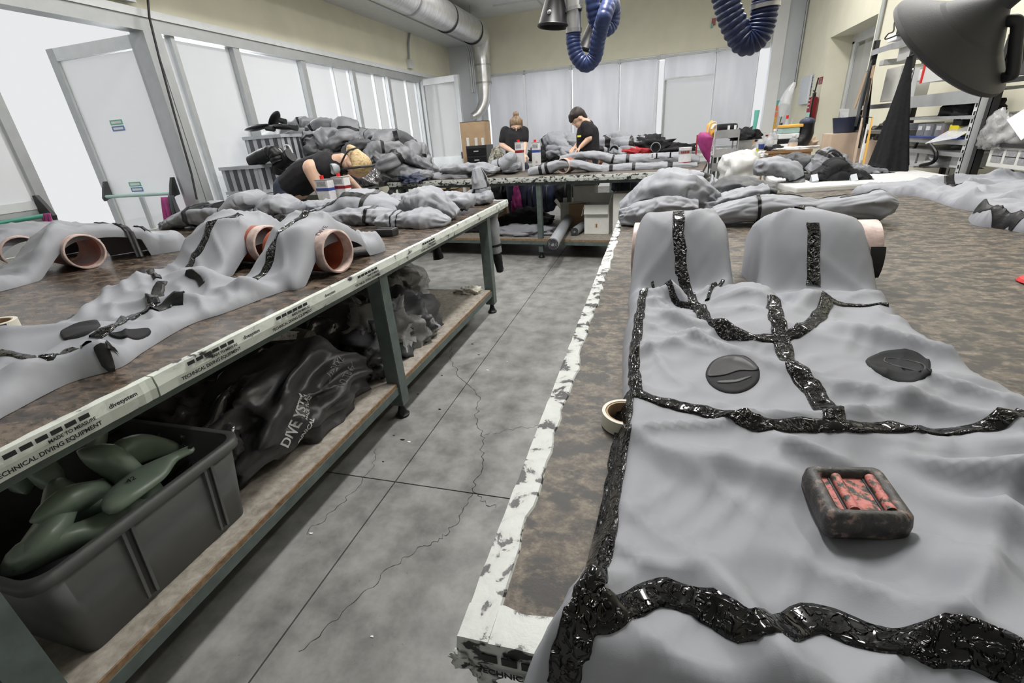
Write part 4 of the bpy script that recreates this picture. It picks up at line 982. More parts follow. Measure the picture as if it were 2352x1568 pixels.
# =================================================================== GARMENTS ON THE LEFT BENCH
def PP_(lst): return [at(*p)[:2] for p in lst]
def suit2():
    t = thing('diving_suit', 'grey diving suit on the near left bench, legs draped over two orange pipes', 'diving suit', (-1.7, 1.2, T))
    B1 = PP_([(-70, 975, .875), (0, 945, .875), (150, 870, .875), (270, 834, .875), (330, 795, .875), (430, 738, .875), (520, 708, .875), (640, 664, .875)])
    legs = [(-1.315, 1.45), (-1.325, 1.62), (-1.33, 1.78), (-1.325, 1.95), (-1.30, 2.10), (-1.42, 2.16), (-1.55, 2.05), (-1.575, 1.85), (-1.57, 1.65), (-1.545, 1.50), (-1.575, 1.43), (-1.70, 1.45), (-1.80, 1.58), (-1.83, 1.75), (-1.83, 1.95), (-1.80, 2.15), (-1.98, 2.22), (-2.10, 2.05), (-2.13, 1.85), (-2.12, 1.65), (-2.16, 1.50)]
    B2 = PP_([(240, 650, .92), (190, 690, .915), (120, 738, .90), (0, 775, .90), (-80, 800, .90)])
    def extra(x, y, d):
        col = 0.05*np.exp(-(((x+1.70)/0.16)**2+((y-1.40)/0.07)**2)) + 0.035*np.exp(-(((x+1.93)/0.03)**2+((y-1.28)/0.10)**2))
        w = wr(x, y, 0.02, 6, 0.5, 3, 21)+wr(x, y, 0.010, 13, -0.6, 3, 22)
        for a, b, am, wd_ in [((-1.9, 0.7), (-1.6, 0.95), .02, .03), ((-2.1, 1.2), (-1.8, 1.0), .02, .03), ((-1.45, 0.6), (-1.30, 0.85), .03, .035), ((-1.5, 1.3), (-1.32, 1.38), .03, .03), ((-1.8, 1.1), (-1.5, 1.2), .02, .03), ((-1.55, 1.45), (-1.35, 1.62), .02, .03), ((-1.36, .75), (-1.28, 0.95), .025, .03)]: w = w+fold(x, y, a, b, am, wd_)
        return col+w*1.5
    def hump(x, y):
        yc = np.where(x < -1.7, 1.86, 1.735); f = ss(yc-0.32, yc-0.03, y); back = 0.25+0.75*np.sqrt(np.clip(1-((y-yc)/0.24)**2, 0, 1))
        xm = np.where(x < -1.7, -1.98, -1.45); side = 1-0.22*np.clip(np.abs(x-xm)/0.13, 0, 1.2)**3
        return 0.185*np.where(y < yc, f**0.8, back)*(y > 1.3)*side
    c = Cloth(B1+legs+B2, T, 0.04, 0.06, extra, 5, hump); c.mesh('suit_cloth', 0.0115, 'fabric', t, True, lambda x, y, z: max(T+0.001, z-0.035) if y > 1.40 else T+0.001)
    tp = lambda pts, w, sd, m='tape', **k: c.strip('seam_tape', pts, w, m, t, seed=sd, off=.006, **k)
    tp([(222, 778), (262, 750), (305, 730), (340, 712), (352, 690)], 0.035, 1)
    tp([(352, 700), (365, 670), (375, 650)], 0.04, 2, 'tape_matt')
    tp([(355, 712), (390, 700), (425, 690)], 0.045, 3, 'tape_matt')
    tp([(0, 812), (60, 822), (110, 820), (160, 808), (200, 790)], 0.022, 4)
    tp([(235, 795), (250, 822), (265, 835)], 0.045, 5, 'tape_matt')
    c.strip('seam_tape', None, 0.03, 'tape', t, seed=6, xy=[(-1.86, 0.80), (-1.90, 0.95), (-2.0, 1.1), (-2.1, 1.25), (-2.13, 1.42)])
    c.strip('seam_tape', None, 0.035, 'tape', t, seed=7, xy=[(-1.99, 1.45), (-1.985, 1.6), (-1.97, 1.75), (-1.95, 1.9)])
    c.strip('seam_tape', None, 0.03, 'tape', t, seed=8, xy=[(-1.47, 1.38), (-1.46, 1.5), (-1.45, 1.62), (-1.445, 1.74), (-1.44, 1.9), (-1.43, 2.02)])
    c.strip('seam_tape', None, 0.03, 'tape_matt', t, seed=9, xy=[(-1.57, 1.92), (-1.45, 1.93), (-1.34, 1.92)])
    tp([(330, 625), (350, 630), (362, 640)], 0.03, 10, 'tape_matt'); tp([(430, 628), (455, 642), (465, 655)], 0.022, 11, 'tape_matt')
    for pts in ([(140, 766), (165, 752), (205, 740), (228, 740), (226, 755), (205, 770), (165, 783), (148, 782)], [(250, 770), (285, 764), (310, 760), (345, 760), (345, 770), (320, 780), (285, 778)]):
        f_ = c.disc('knee_patch', pts, 'fabric_black', t, 0.006)
    return c
s2 = suit2()
pipe('plastic_pipe', 'orange plastic pipe under the right leg of the near left suit, white glued rim', (-1.62, 1.735, T+0.094), (-1.275, 1.690, T+0.094), 0.09)
p_ = COL.objects[-1].parent
text('lettering', 'DIVE', (-1.318, 1.645, T+0.170), (0.2, 0.99, 0.5), (-0.95, 0.2, 0.2), 0.03, 'ink', p_)
pipe('plastic_pipe', 'orange plastic pipe between the two legs of the near left suit', (-2.10, 1.90, T+0.094), (-1.755, 1.835, T+0.094), 0.09)
def suit3():
    t = thing('diving_suit', 'grey diving suit at the left border, draped over two wide pipes by the glass door', 'diving suit', (-3.2, 1.5, T))
    poly = [(-2.90, 1.15), (-2.86, 1.35), (-2.90, 1.55), (-2.92, 1.75), (-2.85, 1.95), (-2.72, 2.12), (-2.80, 2.24), (-2.98, 2.18), (-3.12, 2.0), (-3.16, 1.75), (-3.14, 1.55), (-3.22, 1.46), (-3.34, 1.56), (-3.36, 1.75), (-3.32, 2.0), (-3.35, 2.2), (-3.52, 2.2), (-3.60, 1.9), (-3.62, 1.6), (-3.60, 1.3), (-3.55, 1.0), (-3.1, 0.95)]
    def extra(x, y, d):
        return wr(x, y, 0.035, 7, 0.9, 2.5, 31)+wr(x, y, 0.014, 15, 0.2, 3, 32)
    def hump(x, y):
        yc = 1.79; f = ss(yc-0.36, yc-0.03, y); back = 0.35+0.65*np.sqrt(np.clip(1-((y-yc)/0.26)**2, 0, 1))
        return 0.175*np.where(y < yc, f**0.8, back)*(y > 1.3)
    c = Cloth(poly, T, 0.04, 0.06, extra, 5, hump); c.mesh('suit_cloth', 0.018, 'fabric', t, True, lambda x, y, z: max(T+0.001, z-0.035) if 1.45 < y < 2.0 else T+0.001)
    for y in (1.98, 2.06): c.strip('seam_tape', None, 0.035, 'tape_matt', t, seed=2, xy=[(-3.08, y), (-2.95, y-.01), (-2.80, y-.02)])
    c.strip('seam_tape', None, 0.03, 'tape_matt', t, seed=3, xy=[(-2.9, 1.2), (-3.0, 1.28), (-3.2, 1.3), (-3.5, 1.3)])
suit3()
pipe('plastic_pipe', 'wide orange pipe end seen at left, second from the left border', (-3.20, 1.815, T+0.092), (-2.86, 1.725, T+0.092), 0.088, inner='orange')
pipe('plastic_pipe', 'wide orange pipe end at the very left border of the left bench', (-3.62, 1.82, T+0.092), (-3.32, 1.71, T+0.092), 0.088)
o = crumple('cloth', 'lime yellow cloth at the left border behind the pipe', 'cloth', (-3.62, 2.02, T+0.14), (0.06, 0.05, 0.05), 'lime', 5, sub=3)
# tape roll with printed label, bottom left on the bench
tape_roll('tape_roll', 'white tape roll with red and navy label on the near left bench', at(-5, 752, T+0.022), 0.055, 0.042, (0.03, 0.02, 1), 'cream', 0.012)
tr_ = COL.objects[-1].parent
c_ = Vector(tr_.location)
def curved_label(name, c, r, z0_, z1_, a0, a1, mat, par):
    V = []; n = 14
    for i in range(n+1):
        a = a0+(a1-a0)*i/n
        for z in (z0_, z1_): V.append((c.x+r*math.cos(a), c.y+r*math.sin(a), c.z+z))
    return link_mesh(name, V, [(2*i, 2*i+2, 2*i+3, 2*i+1) for i in range(n)], mat, par)
curved_label('label', c_, 0.0557, -0.002, 0.017, -1.15, 0.0, 'navy', tr_); curved_label('label_centre', c_, 0.0561, 0.001, 0.015, -0.95, -0.2, 'dark_red', tr_)
for k in range(7): curved_label('barcode', c_, 0.0559, -0.019, -0.006, -0.75+k*0.07, -0.75+k*0.07+0.03, 'ink', tr_)
# limb made garments
def limb_suit(label, limbs, mat='fabric', name='diving_suit', cat='diving suit', group=None, floor=T):
    """limbs: dict(path=[(px,py,z)...], rw, rh, seed, bands=[(t0,t1)], seams=[(ang,w,t0,t1)], mat)"""
    f_ = limbs[0]['path'][0]; first = atY(f_[0], f_[1], limbs[0].get('Y', 3.0)); t = thing(name, label, cat, (first.x, first.y, first.z if floor is None else floor), group)
    for k, L in enumerate(limbs):
        Yv = L.get('Y', 3.0); P = [atY(p[0], p[1], Yv+(p[3] if len(p) > 3 else 0))[:] for p in L['path']]
        lb = Limb(P, L.get('rw', .09), L.get('rh', .05), floor, L.get('wr', 0.016), L.get('sc', 7.0), L.get('seed', k), L.get('n', 96), L.get('m', 40))
        lb.mesh(L.get('name', 'leg'), L.get('mat', mat), t)
        for a, b in L.get('bands', []): lb.band('tape_band', a, b, 'tape_matt', t)
        for ang, w, a, b in L.get('seams', []): lb.seam('seam_tape', ang, w, a, b, 'tape_matt', t)
    return t
D = dict
limb_suit('grey suit leg folded flat with pointed end, leftmost on the back of the left bench', [
    D(Y=2.95, path=[(372, 520, T+.02), (420, 505, T+.05), (480, 492, T+.08), (540, 492, T+.09), (600, 500, T+.07)], rw=[.03, .12, .17, .17, .12], rh=[.02, .05, .085, .09, .07], seed=41, bands=[(.42, .46)], seams=[(60, 14, .45, .95)]),
    D(Y=2.95, path=[(520, 512, T+.05), (590, 508, T+.06), (640, 505, T+.05)], rw=.13, rh=.06, seed=42, wr=.03)])
limb_suit('grey suit boot standing up folded beside the bending worker', [
    D(Y=2.95, path=[(548, 512, T+.03), (556, 490, T+.13), (572, 462, T+.19), (590, 455, T+.18)], rw=[.17, .19, .17, .12], rh=[.10, .10, .08, .05], seed=43, wr=.012, name='boot', bands=[(.30, .33)]),
    D(Y=2.95, path=[(610, 505, T+.05), (630, 488, T+.12), (645, 470, T+.12), (680, 478, T+.06)], rw=[.12, .15, .14, .1], rh=[.08, .10, .08, .05], seed=44, wr=.022, name='sleeve', bands=[(.2, .23)]),
    D(Y=2.90, path=[(640, 510, T+.04), (670, 500, T+.06), (690, 512, T+.03)], rw=.09, rh=.05, seed=45, wr=.03, name='fold', mat='fabric_dark')])
ls = limb_suit('grey suit spread along the back of the left bench with long rectangular tape outline', [
    D(Y=3.15, path=[(690, 508, 0), (760, 496, 0), (830, 472, 0), (890, 476, 0), (930, 484, 0)], rw=[.12, .17, .20, .14, .06], rh=[.05, .075, .12, .07, .03], seed=46, wr=.016, seams=[(52, 5, .12, .62)], bands=[(.61, .635), (.11, .13)]),
    D(Y=2.95, path=[(700, 508, T+.03), (770, 500, T+.05), (840, 496, T+.06), (900, 500, T+.04)], rw=.12, rh=.05, seed=47, wr=.025, bands=[(.75, .79)]),
    D(Y=3.30, path=[(640, 484, 0), (720, 476, 0), (800, 466, 0)], rw=.12, rh=.04, seed=48, wr=.025, bands=[(.2, .26)])])
limb_suit('grey suit arm with ribbed cuff lying near the aisle edge of the left bench', [
    D(Y=2.80, path=[(872, 518, T+.05), (905, 508, T+.055), (935, 508, T+.06), (985, 505, T+.07), (1030, 508, T+.03)], rw=[.06, .085, .09, .14, .05], rh=[.05, .055, .055, .075, .02], seed=51, wr=.016, name='sleeve', bands=[(.40, .43), (.30, .32)]),
    D(Y=3.00, path=[(930, 490, T+.08), (960, 465, T+.15), (1000, 470, T+.12), (1045, 495, T+.03)], rw=[.08, .12, .13, .05], rh=[.05, .08, .09, .03], seed=52, wr=.03, name='fold'),
    D(Y=3.30, path=[(880, 470, T+.04), (930, 462, T+.06), (1000, 460, T+.05), (1080, 462, T+.04)], rw=.12, rh=.05, seed=53, wr=.03, name='fold')])
limb_suit('grey suit leg propped upright at the far corner of the left bench', [
    D(Y=3.8, path=[(1030, 462, 0), (1075, 456, 0), (1104, 440, 0), (1102, 412, 0), (1096, 386, 0)], rw=[.10, .12, .12, .11, .07], rh=[.04, .05, .06, .05, .03], seed=55, wr=.014, bands=[], seams=[(80, 8, .45, .98), (20, 5, .4, .98)]),
    D(Y=3.75, path=[(1010, 476, 0), (1060, 466, 0), (1125, 452, 0)], rw=.10, rh=.045, seed=56, wr=.02, name='fold')])
o = MB(); p = at(892, 541, T); o.box(p.x-0.065, p.x+0.055, p.y-0.04, p.y+0.04, T, T+0.045)
o.build('lead_weight', 'black_plastic', None, bevel=0.012); tag(COL.objects[-1], 'black rounded weight block near the aisle edge of the left bench', 'weight')
w_ = COL.objects[-1]; MB().box(p.x-0.05, p.x+0.04, p.y-0.012, p.y+0.012, T+0.0455, T+0.047).build('groove', 'rubber', w_)
o = MB(); c_ = at(715, 513, T); o.lathe([(.0, 0), (.10, 0), (.11, .035), (.115, .04), (.105, .04), (.095, .006), (0, .006)], (c_.x, c_.y, T), 28); o.build('bowl', 'cream', None, True); tag(COL.objects[-1], 'shallow cream dish between the suits on the left bench', 'dish')
# two solvent cans by the worker
def can(name, label, p, h, w, d, stripe, rotz=0.0, cap='red'):
    t = thing(name, label, 'can', p); c, s_ = math.cos(rotz), math.sin(rotz); u = Vector((c, s_, 0)); v = Vector((-s_, c, 0)); p = Vector(p); Z = Vector((0, 0, 1))
    MB().obox(p+Z*h/2, u*w/2, v*d/2, Z*h/2).build('can_body', 'tin', t, bevel=0.006)
    MB().obox(p+Z*h*0.68, u*(w/2+.001), v*(d/2+.001), Z*h*0.045).build('stripe', stripe, t)
    MB().obox(p+Z*h*0.985, u*(w/2+.002), v*(d/2+.002), Z*0.004).build('top_rim', 'steel', t)
    MB().lathe([(0.0, 0), (.017, 0), (.017, .03), (0, .03)], p+Z*h-u*w*0.12, 14).build('cap', cap, t, True)
    MB().obox(p+Z*h*0.86-v*(d/2+.001), u*w*0.36, v*.0008, Z*h*0.07).build('small_print', 'grey_ink', t)
    c0 = p+Z*h*0.30+u*w*0.12-v*(d/2+.0015); s2_ = w*0.17
    MB().prism([c0+u*s2_, c0+Z*s2_, c0-u*s2_, c0-Z*s2_], v*.001).build('hazard_diamond', 'dark_red', t)
    MB().prism([c0+u*s2_*.75-v*.001, c0+Z*s2_*.75-v*.001, c0-u*s2_*.75-v*.001, c0-Z*s2_*.75-v*.001], v*.001).build('diamond_field', 'paper', t)
    MB().ell(c0-v*.002, s2_*.25, .001, s2_*.32).build('flame_mark', 'ink', t)
    MB().obox(p+Z*h*0.12-v*(d/2+.001)+u*w*.2, u*w*0.25, v*.0008, Z*h*0.08).build('small_print', 'grey_ink', t)
    MB().obox(p+Z*h*0.33-v*(d/2+.001)-u*w*.25, u*w*0.18, v*.0008, Z*h*0.18).build('pale_panel', 'white', t)
    return t
def canat(px, py, Y, h, w, stripe, label, d=0.07):
    b = atY(px, py, Y); return can('solvent_can', label, b, h, w, d, stripe, -0.15)
b = atY(752, 452, 3.72); can('solvent_can', 'white solvent can with navy stripe and red cap before the bending worker', (b.x, b.y, T), 0.265, 0.145, 0.08, 'blue', -0.15)
b = atY(790, 450, 3.80); can('solvent_can', 'white solvent can with dark red stripe, right beside the navy striped can', (b.x, b.y, T), 0.275, 0.14, 0.08, 'dark_red', -0.15)
# black boots' straps and hanging garment legs at the aisle
t = thing('diving_suit', 'grey suit leg with black ankle sock hanging below the far corner of the left bench', 'diving suit', (-1.36, 4.02, 0.4))
for nm, P, rw, rh, m_ in (('leg', [(-1.38, 4.04, .85), (-1.37, 4.05, .70), (-1.36, 4.05, .52), (-1.35, 4.05, .38)], [.12, .11, .075, .06], [.06, .05, .045, .045], 'fabric'), ('sock', [(-1.35, 4.05, .40), (-1.34, 4.05, .32), (-1.33, 4.05, .20)], [.05, .045, .03], [.04, .04, .03], 'rubber')):
    lb = Limb(P, rw, rh, None, .008, 8, 3, 40, 20); lb.mesh(nm, m_, t)
    if nm == 'leg': lb.band('tape_band', .80, .85, 'tape_matt', t); lb.seam('seam_tape', 285, 8, .05, .9, 'tape_matt', t)
t = thing('diving_suit', 'black wrist seal drooping under the left bench rail', 'diving suit', (-1.95, 4.1, 0.4))
lb = Limb([(-1.98, 4.06, .74), (-1.98, 4.06, .64), (-1.98, 4.06, .58), (-1.97, 4.06, .50)], [.09, .09, .04, .03], [.05, .06, .04, .04], None, .012, 8, 4, 40, 20); lb.mesh('cuff', 'fabric_black', t)
lb = Limb([(-1.97, 4.06, .52), (-1.96, 4.06, .42), (-1.95, 4.06, .32)], [.032, .04, .05], [.03, .04, .05], None, .006, 8, 5, 30, 20); lb.mesh('seal', 'rubber', t)
# =================================================================== UNDER THE LEFT BENCH
def tub():
    x1t = -1.275; y0t, y1t = 0.385, 0.965; x0t = -1.86; zt = SZ+0.30; b = 0.035; r = 0.05
    t = thing('tub', 'big grey plastic tub full of green lasts on the lower shelf', 'tub', (-1.55, 0.68, SZ))
    def ring(x0, x1, y0, y1, z, rad, n=6):
        P = []
        for cx, cy, a0 in ((x1-rad, y1-rad, 0), (x0+rad, y1-rad, PI/2), (x0+rad, y0+rad, PI), (x1-rad, y0+rad, 1.5*PI)):
            for i in range(n): a = a0+PI/2*i/(n-1); P.append((cx+rad*math.cos(a), cy+rad*math.sin(a), z))
        return P
    def shell(spec, name, mat):
        V = []; F = []; n = 24
        for s_ in spec: V += ring(*s_)
        for k in range(len(spec)-1):
            for i in range(n): F.append((k*n+i, k*n+(i+1) % n, (k+1)*n+(i+1) % n, (k+1)*n+i))
        return V, F, n
    V, F, n = shell([(x0t+b, x1t-b, y0t+b, y1t-b, SZ+.001, .03), (x0t, x1t, y0t, y1t, zt, r), (x0t+.006, x1t-.006, y0t+.006, y1t-.006, zt, r), (x0t+b+.006, x1t-b-.006, y0t+b+.006, y1t-b-.006, SZ+.008, .03)], '', '')
    F.append(tuple(range(n))[::-1]); F.append(tuple(3*n+i for i in range(n))); link_mesh('tub_body', V, F, 'tub', t, True)
    V, F, n = shell([(x0t-.004, x1t+.004, y0t-.004, y1t+.004, zt-.03, r), (x0t-.012, x1t+.012, y0t-.012, y1t+.012, zt-.028, r), (x0t-.012, x1t+.012, y0t-.012, y1t+.012, zt+.002, r), (x0t+.006, x1t-.006, y0t+.006, y1t-.006, zt+.002, r)], '', '')
    link_mesh('tub_rim', V, F, 'tub', t, True)
    for y in (0.385+0.20, 0.385+0.45):
        for k in (-1, 1):
            MB().bar((x1t-b+.004, y+k*.012, SZ+.02), (x1t+.002, y+k*.012, zt-.03), .008, .010, (1, 0, 0)).build('rib', 'tub', t)
        MB().bar((x1t-b+.002, y, SZ+.02), (x1t, y, zt-.03), .018, .003, (1, 0, 0)).build('slot', 'black_plastic', t)
    return zt
zt = tub()
def last(name, label, p, yaw, pitch, roll, L=0.29, group='boot lasts in the tub', hole=True, num='42'):
    """shoe last: sole outline lofted to a rounded instep, with a heel tab"""
    R = Matrix.Rotation(yaw, 3, 'Z') @ Matrix.Rotation(pitch, 3, 'Y') @ Matrix.Rotation(roll, 3, 'X'); p = Vector(p)
    t = thing(name, label, 'shoe last', p, group); V = []; F = []; n = 18; secs = 16
    W = [.004, .030, .043, .048, .047, .042, .036, .031, .029, .029, .031, .033, .034, .032, .024, .006]
    H = [.012, .032, .045, .055, .064, .072, .080, .088, .093, .096, .097, .096, .093, .085, .062, .015]
    for i in range(secs):
        x = L*(i/(secs-1)-0.5)*-1
        for k in range(n):
            a = 2*PI*k/n; y = W[i]*math.copysign(abs(math.cos(a))**0.75, math.cos(a)); z = H[i]/2*(1+math.copysign(abs(math.sin(a))**0.8, math.sin(a)))
            V.append(p+R @ Vector((x, y, z)))
    for i in range(secs-1):
        for k in range(n): F.append((i*n+k, i*n+(k+1) % n, (i+1)*n+(k+1) % n, (i+1)*n+k))
    F.append(tuple(range(n))[::-1]); F.append(tuple((secs-1)*n+k for k in range(n)))
    link_mesh('last_body', V, F, 'last', t, True)
    text('size_mark', num, p+R @ Vector((0.03, 0.012, -0.0012)), R @ Vector((0, -1, 0)), R @ Vector((1, 0, 0)), 0.022, 'ink', t)
    return t
def sole(name, label, cl, w, num, seed, hole=False):
    """flat spatula shaped insole form along a path"""
    P = catmull(cl, 26); t = thing(name, label, 'shoe last', P[13], 'boot lasts in the tub'); V = []; F = []; n = 14
    for i, c in enumerate(P):
        s_ = i/25; ww = w*(0.25+0.75*math.sin(PI*min(1, s_*2.3)**0.6/2) if s_ < .45 else 1-0.62*ss(.45, .78, s_)) if True else w
        if s_ > .93: ww *= math.sqrt(max(0.02, 1-((s_-.93)/.075)**2))
        d = P[min(i+1, 25)]-P[max(i-1, 0)]; d /= np.linalg.norm(d); side = np.cross(d, [0.25, 0, 1]); side /= np.linalg.norm(side); up = np.cross(side, d)
        for k in range(n):
            a = 2*PI*k/n; V.append(c+side*ww*math.cos(a)+up*0.022*(0.6+0.4*(1-s_))*math.sin(a)*min(1, ww/w*2))
    for i in range(25):
        for k in range(n): F.append((i*n+k, i*n+(k+1) % n, (i+1)*n+(k+1) % n, (i+1)*n+k))
    F.append(tuple(range(n))[::-1]); F.append(tuple(25*n+k for k in range(n)))
    link_mesh('last_body', V, F, 'last', t, True)
    return t, P
zq = zt+0.01
t, P = sole('boot_last', 'long pale green last lying along the tub rim, hole in its end', [at(245, 1175, zq+.01), at(290, 1130, zq+.02), at(350, 1085, zq+.02), at(400, 1050, zq+.02), at(446, 1028, zq+.02)], 0.046, '42', 1)
hp = Vector(P[24]); MB().lathe([(.0, 0), (.0075, 0), (.0075, .003), (0, .003)], hp+Vector((0.004, 0, .010)), 14, (.3, -.1, 1)).build('end_hole', 'ink', t, True)
text('size_mark', '42', Vector(P[7])+Vector((.006, 0, .023)), (0.3, 1, 0), (-1, 0.3, 0.2), 0.022, 'ink', t); text('size_mark', '42', Vector(P[21])+Vector((.006, 0, .02)), (0.3, 1, 0), (-1, 0.3, 0.2), 0.016, 'ink', t)
LAST = [('green last standing toe up in the middle of the tub, size mark on sole', at(275, 1110, zt-.02), .5, 1.15, .2, '42'), ('dark green last at the back of the tub under the bench edge', at(215, 1010, zt+.03), 2.6, .1, .3, '41'), ('broad green last heel lying at the front left of the tub', at(95, 1200, zt+.0), 2.2, -.15, 1.2, '1227'),
        ('long shadowed green last lying across the back of the tub', at(120, 1090, zt+.0), 2.75, .05, -.2, '43'), ('green last with shiny rounded heel in the centre of the tub', at(180, 1165, zt-.02), 2.0, .5, .9, '40'), ('green last deep in the front corner of the tub', at(180, 1250, zt-.07), 1.2, .2, .6, '44'),
        ('green last poking up at the far right corner of the tub', at(330, 1060, zt-.04), 1.9, .4, .2, '45'), ('green last behind the steel leg at the left end of the tub', at(30, 1120, zt-.02), 2.9, .2, .5, '39'), ('dark last half buried below the toe-up last', at(250, 1190, zt-.09), 0.6, .3, 0.2, '38')]
for lb_, p, ya, pi_, ro, nm in LAST: last('boot_last', lb_, p, ya, pi_, ro, 0.29, num=nm)
# leg labels
MB().box(LX1-0.095, LX1-0.035, 0.2545, 0.2565, 0.56, 0.62).build('paper_label', 'trim', lt)
for dx in (-0.09, -0.045): MB().box(LX1-0.035+dx+0.01, LX1-0.035+dx+0.028, 0.2545, 0.2565, 0.41, 0.435).build('yellow_tape', 'lime', lt)
# sacks and plastic
from mathutils.bvhtree import BVHTree
def project_text(name, s, org, xd, yd, size, cast, target, mat, par, bold=True):
    o = text(name, s, org, xd, yd, size, mat, par, 0.0, bold)
    bv = BVHTree.FromPolygons([v.co[:] for v in target.data.vertices], [p.vertices[:] for p in target.data.polygons])
    bm = bmesh.new(); bm.from_mesh(o.data); bmesh.ops.triangulate(bm, faces=bm.faces); bmesh.ops.subdivide_edges(bm, edges=[e for e in bm.edges if e.calc_length() > size*0.25], cuts=1)
    c = Vector(cast).normalized()
    for v in bm.verts:
        h = bv.ray_cast(v.co - c*0.4, c, 1.2)
        if h[0] is not None: v.co = h[0] - c*0.0025
    bm.to_mesh(o.data); bm.free(); return o
def sack():
    t = thing('sack', 'black coated cloth bag with white printed logo on the lower shelf', 'bag', (-1.53, 1.45, SZ))
    P, F, _ = crumple_mesh((0.235, 0.43, 0.19), 77, 0.30, 1.3, 5, 0.55); x = P[:, 0]; y = P[:, 1]
    P[:, 2] *= np.where(y > 0.1, 1-0.75*ss(0.1, 0.62, y), 1.0); P[:, 0] *= np.where(y > 0.25, 1-0.45*ss(.25, .6, y), 1); P[:, 0] += 0.10*ss(.1, .55, y)
    P += np.array([-1.535, 1.49, SZ+.002]); b = link_mesh('bag_cloth', P, F, 'sack', t, True)
    n_ = crumple_mesh((0.09, 0.075, 0.07), 78, 0.5, 2.0, 4, 0.5); link_mesh('gathered_neck', n_[0]+np.array([-1.40, 1.93, SZ+.015]), n_[1], 'sack', t, True)
    cast = (-1, 0.25, -0.35); xd = Vector((0.1, 0.75, 0.52)); yd = Vector((-.35, -.45, .72))
    og = Vector((-1.15, 1.17, SZ+0.09))
    project_text('logo_lettering', 'DIVE YSTE', og+yd*0.055, xd, yd, 0.052, cast, b, 'white_ink', t)
    project_text('logo_lettering', 'MADE TO M', og+yd*0.035+xd*0.14, xd, yd, 0.020, cast, b, 'white_ink', t)
    project_text('logo_lettering', 'TECHNICAL', og, xd, yd, 0.028, cast, b, 'white_ink', t)
    og2 = Vector((-1.25, 1.52, SZ+0.30)); c2 = (-0.7, 0.1, -0.8); xd2 = Vector((-.3, .9, 0)); yd2 = Vector((-.7, -.3, .5))
    project_text('chalk_marks', 'h-2 TXL', og2, xd2, yd2, 0.045, c2, b, 'grey_ink', t, False); project_text('chalk_marks', 'V2 Tb H', og2-yd2*0.07, xd2, yd2, 0.045, c2, b, 'grey_ink', t, False)
sack()
def heap(name, label, cat, c, size, mat, seed, **k): return crumple(name, label, cat, c, size, mat, seed, **k)
heap('plastic_bag', 'dark glossy plastic wrap bunched behind the tub', 'plastic bag', (-1.72, 1.14, SZ), (.26, .36, .24), 'bin_film', 81, amp=.30, freq=1.5, sub=5)
heap('plastic_bag', 'second dark plastic bundle deep under the left bench, behind the logo bag', 'plastic bag', (-2.35, 1.9, SZ), (.40, .5, .21), 'bin_film', 82, amp=.26, freq=1.3, sub=5)
heap('plastic_bag', 'dark plastic sack between the concrete roll and the clear bag', 'plastic bag', (-1.98, 2.28, SZ), (.28, .33, .24), 'bin_film', 83, amp=.18, freq=1.1, sub=5)
def clearbag(label, c, size, seed, knot):
    t = heap('plastic_bag', label, 'plastic bag', c, size, 'fabric_dark', seed, amp=.28, freq=1.4, sub=5); c = Vector(c)
    P, F, _ = crumple_mesh(tuple(s_*1.10 for s_ in size), seed+1, .20, 2.2, 5, .25); link_mesh('clear_film', P+np.array(c), F, 'clear_film', t, True)
    k = c+Vector(knot); V = []; F = []
    for j in range(12):
        a = 2*PI*j/12; d = Vector((0.5, math.cos(a), math.sin(a))).normalized()*(.05+.02*(j % 3)); n0 = len(V); s_ = Vector((0, -math.sin(a), math.cos(a)))*.018
        V += [k, k+d+s_, k+d*1.1-s_]; F.append((n0, n0+1, n0+2))
    m_ = MB().add(V, F); m_.ell(k, .018, .018, .018); m_.build('tied_neck', 'white_film', t)
clearbag('clear tied polythene bag of dark cloth behind the steel leg', (-1.55, 2.42, SZ), (.24, .33, .20), 85, (.20, -.22, .11))
clearbag('clear bag of dark cloth farther along the shelf, tied at its right side', (-1.98, 3.05, SZ), (.30, .28, .22), 88, (.30, .05, .10))
a, b = atX(565, 775, -1.75), atX(712, 782, -1.62); o = MB().tube([(-2.3, 1.78, a.z-0.02), (b.x, b.y, b.z)], 0.052, 24).build('concrete_roll', 'concrete', None, True); tag(o, 'rough dark cylinder resting on the bags under the left bench', 'cylinder')
MB().tube([(-2.2, 1.78, SZ+.0), (-2.2, 1.78, a.z-.02)], .03, 10).build('support', 'concrete', o)
q = [atX(x, y, -1.66) for x, y in ((585, 785), (598, 757), (714, 762), (690, 778))]
o = MB().prism(q, (0.004, 0, 0.0)).build('bracket_plate', 'bracket', None); tag(o, 'white perforated steel bracket plate under the left bench trim', 'bracket')
for x in (612, 646, 684): p = atX(x, 766, -1.655); MB().lathe([(0, 0), (.006, 0), (.006, .002), (0, .002)], p, 10, (1, 0, 0)).build('hole', 'ink', o)
p = at(1080, 672, SZ); crumple('glove', 'crumpled cream glove at the far end of the lower shelf', 'glove', (p.x, p.y, SZ), (.085, .05, .035), 'cream', 91, amp=.6, freq=1.6, sub=4)
p = at(25, 1520, 0.12); crumple('cloth', 'grey folded suit cloth hanging at the bottom left corner', 'cloth', (-1.33, 0.10, SZ), (.10, .13, .17), 'fabric', 93, amp=.4, freq=1.4, sub=5)
